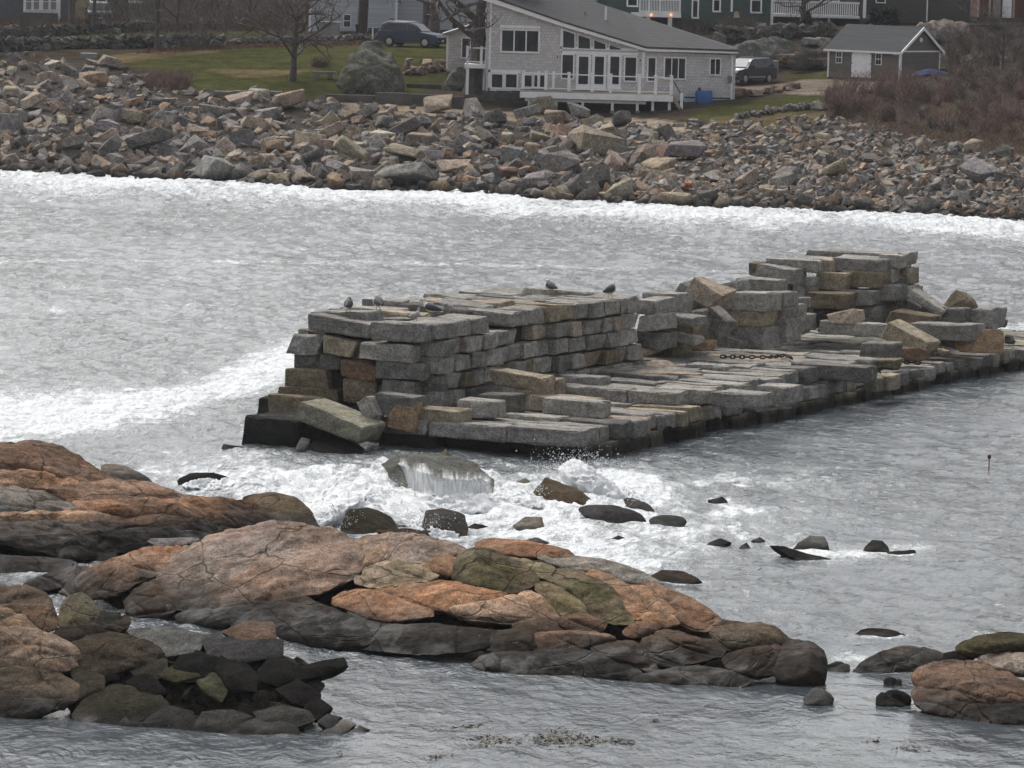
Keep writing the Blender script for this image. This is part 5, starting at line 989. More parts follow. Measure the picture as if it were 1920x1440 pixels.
# ------------------------------------------------------------------ buildings of the far shore
def R_(x0, y0, x1, y1, Y):
    c = atY((x0 + x1) / 2, (y0 + y1) / 2, Y); s = FPX / ((c - CAM) @ _F); w = (x1 - x0) / 2 / s; h = (y1 - y0) / 2 / s
    return c[0] - w, c[0] + w, c[2] - h, c[2] + h
def pbox(mb, x0, y0, x1, y1, Y, dep, m=0, front=0.0):
    a, b, c, d = R_(x0, y0, x1, y1, Y); mb.box(a, b, Y - front, Y + dep, c, d, m); return mb
def ppoly(mb, pts, Y0, Y1, m=0):
    q = [atY(x, y, (Y0 + Y1) / 2) for x, y in pts]; mb.prism([(p[0], p[2]) for p in q], Y0, Y1, m); return mb
def part(name, mat, parent, *boxes, **kw):
    mb = MB()
    for bx in boxes: pbox(mb, *bx)
    return mb.build(name, mat, parent, **kw)
def window(parent, x0, y0, x1, y1, Y, n=1, fr=2.2, mat='white', sash=0, gm='glass'):
    """framed window: frame stands proud of the wall, pane set back in it"""
    f = MB(); pbox(f, x0 - fr, y0 - fr, x1 + fr, y0, Y, .02, 0, .10); pbox(f, x0 - fr, y1, x1 + fr, y1 + fr, Y, .02, 0, .12)
    pbox(f, x0 - fr, y0, x0, y1, Y, .02, 0, .10); pbox(f, x1, y0, x1 + fr, y1, Y, .02, 0, .10)
    w = (x1 - x0)
    for i in range(1, n): pbox(f, x0 + w * i / n - fr * .35, y0, x0 + w * i / n + fr * .35, y1, Y, .02, 0, .09)
    if sash: pbox(f, x0, (y0 + y1) / 2 - .6, x1, (y0 + y1) / 2 + .6, Y, .02, 0, .07)
    o = f.build('window', M[mat], parent)
    for i in range(n): part('pane', M[gm], o, (x0 + w * i / n + (fr * .35 if i else 0), y0, x0 + w * (i + 1) / n - (fr * .35 if i < n - 1 else 0), y1, Y, .012, 0, .025))
    return o
def h(zx, zy): return 820 + zx / 3.2, zy / 3.2
def hb(zx0, zy0, zx1, zy1, *r): return (820 + zx0 / 3.2, zy0 / 3.2, 820 + zx1 / 3.2, zy1 / 3.2, *r)
YH = 334.0
house = empty('shingled_house', atY(1140, 175, YH), 0, 'pale shingled beach house with long dark sloping roof and white deck', 'house')
mb = MB(); ppoly(mb, [(913, -6), (1053, 45), (1210, 93), (1375, 101), (1373, 187), (1205, 184), (1205, 171), (911, 172)], YH, YH + 8); mb.build('wall', M['shingle'], house)
mb = MB(); ppoly(mb, [(905, -12), (1053, 39.5), (1212, 88.5), (1384, 94.5), (1384, 100.5), (1212, 96), (1053, 49), (905, 0)], YH - .5, YH - .38); mb.build('fascia', M['white'], house)
ra, rb_, rc, rd = (atY(x, y, YH - .55) for x, y in ((905, -13), (1053, 38.5), (1212, 87.5), (1386, 93.5)))
re_, rf, rg_ = atY(1166, 20, YH + 7), atY(1062, -14, YH + 7), atY(905, -62, YH + 7); rd2 = rd + np.array([0, 9, 0]); th = np.array([0, 0, -.12])
top = [ra, rb_, rc, rd, re_, rf, rg_, rd2]; V = top + [p + th for p in top]
mk('roof', V, [(0, 1, 5, 6), (1, 2, 4, 5), (2, 3, 4), (3, 7, 4), (8, 14, 13, 9), (9, 13, 12, 10), (10, 12, 11), (11, 12, 15), (0, 8, 9, 1), (1, 9, 10, 2), (2, 10, 11, 3), (3, 11, 15, 7), (6, 14, 8, 0)], M['roof'], house)
for zx, zy0, zy1, w, mt in ((885, 64, 124, 3.5, 'greybox'), (1011, 40, 92, 4, 'white')):
    p = atY(*h(zx, zy1), YH + 3); s = 28.7 * 3.2; b = MB(); b.tube([p - np.array([0, 0, .3]), p + np.array([0, 0, (zy1 - zy0) / s])], w / s * 1.6, 8)
    if mt == 'greybox': b.tube([p - np.array([0, 0, .12]), p + np.array([0, 0, .08])], [.22, .08], 8)
    b.build('vent_pipe', M[mt], house)
for a in [                                                           # corner boards, band boards
 (310, 0, 322, 545), (738, 150, 750, 330), (738, 285, 1205, 300), (740, 312, 1205, 328), (1228, 312, 1243, 460), (305, 420, 500, 436), (305, 528, 500, 546), (1762, 335, 1773, 590)]: part('trim', M['white'], house, (*hb(*a), YH, .02, 0, .06))
window(house, *h(388, 184), *h(605, 308), YH, 3, 3.2); part('window_head', M['white'], house, (*hb(376, 152, 618, 170), YH, .02, 0, .16))
for top4 in ([(755, 182), (822, 204), (822, 288), (755, 284)], [(847, 210), (916, 234), (916, 292), (847, 289)], [(941, 240), (1009, 266), (1009, 295), (941, 293)], [(1034, 270), (1104, 294), (1104, 299), (1034, 296)]):
    q = [h(*p) for p in top4]; cx = sum(p[0] for p in q) / 4; cy = sum(p[1] for p in q) / 4
    b = MB(); out = [(cx + (x - cx) * 1.14 , cy + (y - cy) * 1.2) for x, y in q]; ppoly(b, out, YH - .07, YH + .01); o = b.build('transom_window', M['white'], house)
    b = MB(); ppoly(b, q, YH - .09, YH - .075); b.build('pane', M['glass'], o)
window(house, *h(750, 330), *h(814, 468), YH, 1, 2.6); window(house, *h(1127, 345), *h(1192, 484), YH, 1, 2.6)
for x0, x1 in ((848, 905), (944, 998), (1037, 1090)):
    d = part('glass_door', M['white'], house, (*hb(x0 - 16, 328, x1 + 14, 530), YH, .02, 0, .07)); part('pane', M['glass'], d, (*hb(x0, 340, x1, 504), YH, .0, 0, .085))
    part('door_sill', M['white'], d, (*hb(x0 - 18, 530, x1 + 16, 538), YH, .02, 0, .2))
window(house, *h(1266, 348), *h(1307, 484), YH, 1, 2.4); window(house, *h(1366, 350), *h(1486, 470), YH, 3, 2.4); window(house, *h(1640, 355), *h(1696, 446), YH, 2, 2.2)
for x0, x1 in ((327, 390), (411, 476)): window(house, *h(x0, 446), *h(x1, 524), YH, 1, 3)
for x0, x1 in ((522, 566), (582, 602), (616, 642)): window(house, *h(x0, 452), *h(x1, 526), YH, 1, 2)
for x, y in ((720, 340), (1217, 362)):
    w_ = part('wall_lantern_base', M['white'], house, (*hb(x - 9, y - 14, x + 9, y + 14), YH, .02, 0, .06)); part('lantern', M['sconce'], w_, (*hb(x - 4, y - 9, x + 4, y + 9), YH, -.07, 0, .16))
b = MB(); p = atY(*h(340, 192), YH); b.tube([p + np.array([-.12, -.2, 0]), p + np.array([-.05, -.08, .02]), p + np.array([.05, -.08, .02]), p + np.array([.14, -.2, -.04])], [.07, .03, .03, .07], 8); b.build('flood_light', M['white'], house)
part('electric_meter', M['meter'], house, (*hb(1742, 455, 1768, 495), YH, .0, 0, .2)); b = MB(); p = atY(*h(1764, 600), YH - .12); q = atY(*h(1768, 330), YH - .12); b.tube([p, q], .05, 8); b.build('downpipe', M['white'], house)
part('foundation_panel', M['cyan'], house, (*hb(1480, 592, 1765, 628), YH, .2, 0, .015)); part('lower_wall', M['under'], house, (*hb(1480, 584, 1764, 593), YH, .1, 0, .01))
# foundation of dark blocks, each course pieces
fo = empty('block_foundation', atY(945, 195, YH - .3), 0, 'dark stained block foundation wall under the left of the house', 'foundation wall')
for r, (y0, y1) in enumerate([(545, 598), (600, 658)]):
    x = 270
    for k in range(3):
        w = 92 if (k + r) % 2 else 82; part('foundation_block', M['foundation'], fo, (*hb(x, y0, x + w - 2, y1), YH - .3, .9, 0, RB.uniform(0, .04))); x += w
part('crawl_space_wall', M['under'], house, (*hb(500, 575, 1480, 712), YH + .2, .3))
dY = YH - 3.4
deck = empty('timber_deck', atY(1110, 185, dY), 0, 'white railed deck standing on posts with concrete feet before the house', 'deck')
def dk(a): return hb(*a)
p0 = R_(*dk((495, 560, 1415, 600)), dY); b = MB(); b.box(p0[0], p0[1], dY + .02, YH - .12, p0[3] - .16, p0[3]); b.build('deck_floor', M['deckwood'], deck)
part('deck_fascia', M['white'], deck, (*dk((495, 562, 1415, 598)), dY, .0, 0, .06)); part('deck_beam', M['white'], deck, (*dk((525, 598, 1252, 616)), dY + .4, .2))
for i, zx in enumerate((550, 712, 872, 1050, 1200, 1292, 1392)):
    yb = np.interp(zx, [550, 1200, 1392], [690, 722, 726]); o = part('post', M['white'], deck, (*dk((zx - 8, 600, zx + 8, 668)), dY + .3, .16)); part('concrete_foot', M['concrete'], o, (*dk((zx - 13, 664, zx + 13, yb)), dY + .22, .34))
RP = [(515, 428, 532), (652, 430, 540), (790, 437, 547), (930, 442, 551), (1040, 447, 556), (1213, 452, 562), (1311, 458, 566), (1405, 458, 568)]
for zx, t_, b_ in RP:
    o = part('rail_post', M['white'], deck, (*dk((zx - 9, t_, zx + 9, b_)), dY + .1, .22)); part('post_cap', M['white'], o, (*dk((zx - 11, t_ - 4, zx + 11, t_)), dY + .07, .28))
for (x0, a0, c0), (x1, a1, c1) in zip(RP[:-1], RP[1:]):
    part('top_rail', M['white'], deck, (*dk((x0 + 9, (a0 + a1) / 2 + 6, x1 - 9, (a0 + a1) / 2 + 13)), dY + .16, .1)); part('bottom_rail', M['white'], deck, (*dk((x0 + 9, (c0 + c1) / 2 - 15, x1 - 9, (c0 + c1) / 2 - 10)), dY + .16, .08))
for zx in (608, 697): part('rail_post', M['white'], deck, (*dk((zx - 8, 428, zx + 8, 530)), YH - 1, .2))
sx0, sx1, sz0, sz1 = R_(*dk((1405, 565, 1478, 692)), dY); b = MB(); b.add([(sx0, y, z) for y in (dY + .1, dY + .16) for z in (sz1 - .3, sz1)] + [(sx1, y, z) for y in (dY + .1, dY + .16) for z in (sz0, sz0 + .3)], [(0, 1, 3, 2), (4, 6, 7, 5), (0, 4, 5, 1), (2, 3, 7, 6), (0, 2, 6, 4), (1, 5, 7, 3)])
b.build('stair_stringer', M['deckwood'], deck)
for i in range(6):
    t = (i + .5) / 6; x = sx0 + (sx1 - sx0) * t; z = sz1 + (sz0 - sz1) * t; b = MB(); b.box(x - .13, x + .13, dY + .17, dY + 1.2, z, z + .04); b.build('stair_tread', M['deckwood'], deck)
part('rail_post', M['white'], deck, (*dk((1457, 560, 1474, 668)), dY + .1, .2)); pA, pB_ = atY(*h(1408, 470), dY + .2), atY(*h(1466, 572), dY + .2); b = MB(); b.tube([pA, pB_], .035, 6); b.build('stair_rail', M['blackplastic'], deck)
# balcony and annex at the left
bal = empty('side_balcony', atY(893, 130, YH + .5), 0, 'small white balcony on posts at the left corner of the house', 'balcony')
part('balcony_floor', M['white'], bal, (*hb(163, 386, 300, 410), YH + .3, 2.4)); 
for zx, t_, b_ in ((180, 274, 384), (264, 278, 384), (296, 280, 384)): part('rail_post', M['white'], bal, (*hb(zx - 8, t_, zx + 8, b_), YH + .34, .2))
part('top_rail', M['white'], bal, (*hb(180, 284, 298, 292), YH + .4, .1)); part('bottom_rail', M['white'], bal, (*hb(180, 368, 298, 374), YH + .4, .08))
part('post', M['white'], bal, (*hb(171, 410, 188, 575), YH + .4, .2)); part('post', M['white'], bal, (*hb(272, 410, 286, 545), YH + 1.6, .2))
YA = YH + 6
ann = empty('house_annex', atY(870, 125, YA), 0, 'low shingled annex with sloped roof behind the tree at the house corner', 'annex')
b = MB(); ppoly(b, [(838, 64), (900, 46), (918, 44), (918, 140), (838, 132)], YA, YA + 4); b.build('wall', M['shingle'], ann); b = MB(); ppoly(b, [(830, 62), (900, 40), (920, 38), (920, 43), (900, 46), (832, 67)], YA - .3, YA + 4.3); b.build('roof', M['greybox'], ann)
window(ann, *h(150, 232), *h(245, 345), YA, 2, 2.8); part('trim', M['white'], ann, (*hb(54, 210, 66, 415), YA, .02, 0, .05))
# the little grey shed: local axes, long side along X
P = on_ground(1688, 150); P = atY(1687, 151, 348.0); shed = empty('garden_shed', P, R(-40), 'taupe clapboard shed with white double doors and grey gable roof', 'shed'); LOCAL.add(shed.name)
Ls, Ds, Hs, Hr = 6.1, 4.6, 2.02, 3.55                                    # x from -Ls..0, y 0..Ds
def sb(name, mat, parent, *bx):
    b = MB()
    for q in bx: b.box(*q)
    return b.build(name, M[mat], parent)
b = MB(); b.add([(x, y, z) for x in (-Ls, 0) for y, z in ((0, 0), (Ds, 0), (Ds, Hs), (Ds / 2, Hr - .12), (0, Hs))], [(0, 1, 2, 3, 4), (9, 8, 7, 6, 5), (0, 5, 6, 1), (1, 6, 7, 2), (2, 7, 8, 3), (3, 8, 9, 4), (4, 9, 5, 0)]); b.build('wall', M['taupe'], shed)
for sgn in (0, 1):
    y0, y1 = (-.25, Ds / 2) if not sgn else (Ds + .25, Ds / 2); z0 = Hs - .17; b = MB(); b.add([(x, y, z + dz) for x in (-Ls - .2, .2) for y, z in ((y0, z0), (y1, Hr)) for dz in (0, .09)], [(0, 1, 3, 2), (4, 6, 7, 5), (0, 4, 5, 1), (2, 3, 7, 6), (0, 2, 6, 4), (1, 5, 7, 3)]); b.build('roof_slope', M['roof_dark'], shed)
    b = MB(); b.add([(x, y, z + dz) for x in (.2, .25) for y, z in ((y0, z0), (y1, Hr)) for dz in (-.13, .095)], [(0, 1, 3, 2), (4, 6, 7, 5), (0, 4, 5, 1), (2, 3, 7, 6), (0, 2, 6, 4), (1, 5, 7, 3)]); b.build('barge_board', M['white'], shed)
sb('eave_board', 'white', shed, (-Ls - .2, .2, -.3, -.25, Hs - .24, Hs - .1)); sb('trim', 'white', shed, (-Ls - .02, -Ls + .1, -.04, 0.0, 0, Hs), (-.1, .03, -.04, 0.0, 0, Hs), (.0, .04, 0.001, .12, 0, Hs), (0, .04, Ds - .12, Ds, 0, Hs), (.0, .035, .12, Ds - .12, Hs - .1, Hs))
for i, x in enumerate((-4.06, -3.24)):
    d = sb('door', 'white', shed, (x, x + .81, -.06, 0, .08, 1.92))
    for z in (.3, 1.0, 1.7): sb('hinge', 'blackplastic', d, (x + (0 if i == 0 else .71), x + (.1 if i == 0 else .81), -.075, -.06, z, z + .06))
for x in (-5.35, -2.0):
    f = sb('window', 'white', shed, (x - .06, x + .46, -.06, 0, .98, 1.80)); 
    for zz in (1.03, 1.41): sb('pane', 'glass', f, (x, x + .185, -.075, -.06, zz, zz + .33), (x + .215, x + .40, -.075, -.06, zz, zz + .33))
b = MB(); b.tube([(.0, Ds / 2, 2.75), (.05, Ds / 2, 2.75)], .16, 8); b.build('gable_vent', M['white'], shed); sb('flood_light', 'white', shed, (-.55, -.25, -.16, 0, 1.72, 1.8)); sb('skid', 'rust', shed, (-Ls, 0, -.02, .1, -.35, 0)); sb('step', 'concrete', shed, (-4.3, -2.2, -.5, -.03, -.3, -.06))

# green house with lit porch
YG = 372.0
gh = empty('green_house', atY(1330, 45, YG), 0, 'green clapboard house with white porch railing and two lit lamps', 'house')
part('wall', M['green_house'], gh, (1120, -60, 1448, 50, YG, 7)); part('corner_board', M['white'], gh, (1371, -60, 1375, 22, YG, .02, 0, .05), (1446, -60, 1451, 50, YG, .02, 0, .05))
for x0, y0, x1, y1 in ((1300, -30, 1308, 32), (1339, -20, 1349, 20), (1410, -20, 1426, 22), (1178, -20, 1194, 10)): window(gh, x0, y0, x1, y1, YG, 1, 3, sash=1)
part('porch_floor', M['white'], gh, (1184, 25, 1277, 32, YG - 2.2, 2.2)); part('porch_shade_panel', M['navy'], gh, (1216, 32, 1252, 60, YG, .02, 0, .03))  # dark sheet between the posts paints the shade under the porch
for x in (1215, 1256): part('porch_post', M['white'], gh, (x - 4, 32, x + 4, 58, YG - 2.0, .3))
b = MB()
for i in range(26): pbox(b, 1200 + i * 2.95, 0, 1201.5 + i * 2.95, 22, YG - 2.1, .05)
pbox(b, 1198, -3, 1277, 1, YG - 2.15, .12); pbox(b, 1198, 21, 1277, 24, YG - 2.15, .12)
for x in (1200, 1218, 1238, 1275): pbox(b, x - 1.6, -8, x + 1.6, 25, YG - 2.2, .16)
b.build('porch_railing', M['white'], gh)
for x in (1221, 1258):
    p = atY(x, 28, YG - 2.3); b = MB(); b.tube([p - np.array([0, 0, .09]), p, p + np.array([0, 0, .09])], [.05, .09, .05], 8); b.build('porch_lamp', M['porchlamp'], gh)
bh = empty('nesting_box', atY(1381, 34, YG - 6), 0, 'cream coloured birdhouse on a thin post before the green house', 'birdhouse'); b = MB(); ppoly(b, [(1376, 33), (1387, 33), (1385, 24), (1381, 21), (1377, 24)], YG - 6, YG - 5.7); b.build('box', M['lampshade'], bh); part('post', M['bark'], bh, (1370.5, 33, 1372, 56, YG - 6, .06), (1381, 33, 1382.5, 60, YG - 6, .06))
# weathered houses behind the shed
YW = 384.0
wh = empty('weathered_house', atY(1600, 40, YW), 0, 'weathered grey shingle house with white balustraded deck', 'house')
part('wall', M['dark_house'], wh, (1450, -60, 1624, 52, YW, 6)); part('wall', M['dark_house'], wh, (1624, -60, 1832, 44, YW + .6, 6)); part('corner_board', M['white'], wh, (1619, -60, 1625, 34, YW, .02, 0, .06), (1738, -60, 1740.5, 40, YW + .6, .02, 0, .06))
part('deck_floor', M['white'], wh, (1448, 28, 1612, 33, YW - 2.5, 2.5)); b = MB()
for i in range(40): pbox(b, 1451 + i * 4.0, 6, 1453.4 + i * 4.0, 28, YW - 2.4, .06)
pbox(b, 1450, 2, 1612, 6, YW - 2.45, .14); b.build('deck_railing', M['white'], wh)
for x in (1502, 1554): part('deck_post', M['white'], wh, (x - 2, 33, x + 2, 56, YW - 2.2, .2))
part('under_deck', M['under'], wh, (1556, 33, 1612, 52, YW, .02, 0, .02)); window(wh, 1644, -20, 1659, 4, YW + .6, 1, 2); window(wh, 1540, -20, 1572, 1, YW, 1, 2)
YR = 366.0
br = empty('brown_house', atY(1880, 40, YR), 0, 'red brown house corner with pale door and railed porch at the right edge', 'house')
part('wall', M['brown'], br, (1834, -60, 2100, 44, YR, 6)); part('door', M['white'], br, (1880, -20, 1897, 34, YR, .0, 0, .06)); part('side_panel', M['greybox'], br, (1862, -20, 1876, 34, YR, 0, 0, .05))
for x in (1836, 1857, 1902): part('porch_post', M['deckwood'], br, (x - 1.6, -60, x + 1.6, 34, YR - 1.8, .2))
b = MB()
for i in range(30): pbox(b, 1818 + i * 4.2, 35, 1819.6 + i * 4.2, 50, YR - 1.9, .05)
pbox(b, 1815, 33, 1945, 36, YR - 1.95, .14); b.build('porch_railing', M['dark_house'], br); part('porch_floor', M['dark_house'], br, (1820, 48, 1990, 52, YR - 1.9, 1.9))
# left side houses
YL = 397.0
lh = empty('grey_cottage', atY(60, 40, YL), 0, 'grey shingle cottage with a white triple window at the far left', 'house')
part('wall', M['grey_house'], lh, (-160, -80, 128, 52, YL, 6)); part('corner_board', M['white'], lh, (110, -80, 114, 45, YL, .02, 0, .06))
part('window_surround', M['white'], lh, (44, -22, 112, 24, YL, .02, 0, .05))
for x0 in (49, 63.5, 81, 95.5): window(lh, x0, -12, x0 + 10, 18, YL - .06, 1, 1.6, sash=1, gm='greybox')
YV = 412.0
vh = empty('distant_house', atY(240, 20, YV), 0, 'dim grey house far behind the bare trees at upper left', 'house'); part('wall', M['grey_house'], vh, (205, -60, 272, 30, YV, 5)); part('terrace_wall', M['concrete'], vh, (200, 24, 270, 45, YV - 3, 1)); part('terrace_rail', M['white'], vh, (238, 1, 268, 6, YV, .0, 0, .1))
YK = 382.0
kh = empty('white_house', atY(740, 60, YK), 0, 'white clapboard house behind the parked blue grey car', 'house')
part('wall', M['white_house'], kh, (581, -80, 745, 72, YK, 7)); part('wall', M['white_house'], kh, (745, -80, 930, 72, YK + 1.2, 7)); part('corner_board', M['white'], kh, (742, -80, 746, 60, YK, .02, 0, .06), (580, -80, 584, 70, YK, .02, 0, .05))
window(kh, 645, 28, 657, 50, YK, 1, 1.2, sash=1); window(kh, 848, 40, 858, 54, YK + 1.2, 1, .8); window(kh, 877, 40, 886, 45, YK + 1.2, 1, .8); part('gas_meter', M['meter'], kh, (730, 34, 737, 45, YK, 0, 0, .3)); part('vent', M['meter'], kh, (634, 27, 639, 32, YK, 0, 0, .1)); part('basement_wall', M['foundation'], kh, (690, 53, 745, 74, YK, .02, 0, .04))
b = MB(); c = atY(900, -20, 400.0); ppoly(b, [(1060, 8), (1095, -30), (1135, -30), (1128, 12)], 395, 401); rh = b.build('pale_roofed_house', M['white_house'], loc=atY(1100, 0, 398.0)); tag(rh, 'pale far house glimpsed above the dark roof ridge', 'house')
dr = empty('dinghy_rack', atY(500, 20, 400), 0) if False else None
# utility pole, bins, boxes
up = empty('utility_pole', on_ground(678, 74), 0, 'brown creosoted utility pole against the white house', 'utility pole'); p = on_ground(678, 74); b = MB(); b.tube([p - np.array([0, 0, .3]), p + np.array([.22, 0, 7])], [.38, .34], 10); b.build('pole', M['pole'], up)
p = on_ground(676, 72) - np.array([0, 1.2, 0]); wb = empty('wheelie_bin', p, 0, 'black wheeled rubbish bin beside the utility pole', 'rubbish bin'); b = MB(); b.add([(x * w, y * w, z) for z, w in ((0, .26), (.95, .34)) for x in (-1, 1) for y in (-1, 1)], [(0, 1, 3, 2), (4, 6, 7, 5), (0, 4, 5, 1), (2, 3, 7, 6), (0, 2, 6, 4), (1, 5, 7, 3)]); b.V = [tuple(np.array(v) + p) for v in b.V]; b.build('bin_body', M['blackplastic'], wb)
b = MB(); b.box(p[0] - .37, p[0] + .37, p[1] - .38, p[1] + .38, p[2] + .95, p[2] + 1.05); b.build('lid', M['blackplastic'], wb); part('label', M['white'], wb, (672, 51, 677, 53.5, p[1] - .36, .01))
p = on_ground(617, 73); bx = empty('storage_cupboard', p, 0, 'grey plastic storage cupboard by the white house corner', 'cupboard'); part('body', M['greybox'], bx, (596, 43, 636, 72, p[1] - .2, 1.2)); part('door', M['greybox'], bx, (597, 45, 607, 71, p[1] - .2, 0, 0, .03), (608, 45, 618, 71, p[1] - .2, 0, 0, .03), (619, 45, 635, 71, p[1] - .2, 0, 0, .03)); part('lid', M['greybox'], bx, (594, 41, 638, 43.5, p[1] - .25, 1.3))
p = on_ground(702, 76); mp_ = part('marker_post', M['white'], None, (697.5, 52, 700, 74, p[1], .08), loc=p); tag(mp_, 'thin white marker post left of the parked car', 'post')
# blue wrapped pile, boxes, bench
p = on_ground(1319, 198); bt = empty('blue_tank', atY(1319, 195, YH - .9), 0, 'bright blue covered tank on legs by the house wall', 'tank'); b = MB(); a, c, d, e = R_(1303, 170, 1336, 197, YH - .9)
V = []; n = 14
for z, w in ((d, .95), (d + .1, 1.0), (e - .12, 1.0), (e, .86)):
    for i in range(n):
        t = 2 * math.pi * i / n; V.append(((a + c) / 2 + (c - a) / 2 * w * math.copysign(abs(math.cos(t)) ** .5, math.cos(t)), YH - .9 + .5 * w * math.copysign(abs(math.sin(t)) ** .5, math.sin(t)), z + .02 * math.sin(3 * t)))
b.add(V, [(r * n + i, r * n + (i + 1) % n, (r + 1) * n + (i + 1) % n, (r + 1) * n + i) for r in range(3) for i in range(n)] + [tuple(range(3 * n, 4 * n)), tuple(range(n - 1, -1, -1))]); b.build('cover', M['blue'], bt, True)
for x in (1306, 1318, 1331): part('leg', M['blackplastic'], bt, (x, 196, x + 3, 202, YH - 1.0, .1))
part('cap', M['blackplastic'], bt, (1309, 164, 1314, 170, YH - .9, .15))
p = on_ground(600, 148); bn = empty('stone_bench', p, 0, 'low stone slab bench on the lawn near the grey boulder', 'bench'); part('seat', M['concrete'], bn, (585, 134, 630, 139, p[1], .5)); part('leg', M['concrete'], bn, (588, 139, 597, 148, p[1] + .05, .4)); part('leg', M['concrete'], bn, (614, 139, 624, 148, p[1] + .05, .4))
p = on_ground(1448, 134); ac = empty('utility_cabinet', p, 0, 'pale utility cabinet with dark side behind the parked right hand car', 'cabinet'); part('body', M['greybox'], ac, (1433, 114, 1460, 134, p[1], 1.0)); part('dark_side', M['blackplastic'], ac, (1432, 116, 1443, 132, p[1], 0, 0, .03))
# low concrete walls before the house
cw = empty('concrete_wall', on_ground(760, 202), 0, 'long low stained concrete retaining wall left of the house', 'retaining wall')
for i, (x0, x1, y0, y1) in enumerate([(610, 704, 178, 192), (705, 770, 174, 197), (771, 835, 177, 200), (836, 868, 181, 202), (869, 904, 178, 186)]):
    part('wall_panel', M['dark_concrete'], cw, (x0, y0, x1, y1 + 4, on_ground((x0 + x1) / 2, y1)[1], .5))
part('wall_panel', M['foundation'], cw, (762, 158, 860, 182, 337, .4))
p = on_ground(420, 180); sl = MB()
st = empty('stone_kerb', p, 0, 'row of flat pale kerb slabs along the lower lawn edge', 'kerb')
for x0, x1 in ((340, 384), (386, 436), (438, 480), (482, 528)): part('kerb_slab', M['concrete'], st, (x0, 171, x1, 178, on_ground((x0 + x1) / 2, 178)[1], .8))
part('kerb_slab', M['greybox'], st, (150, 100, 180, 110, on_ground(165, 110)[1], 1.2))

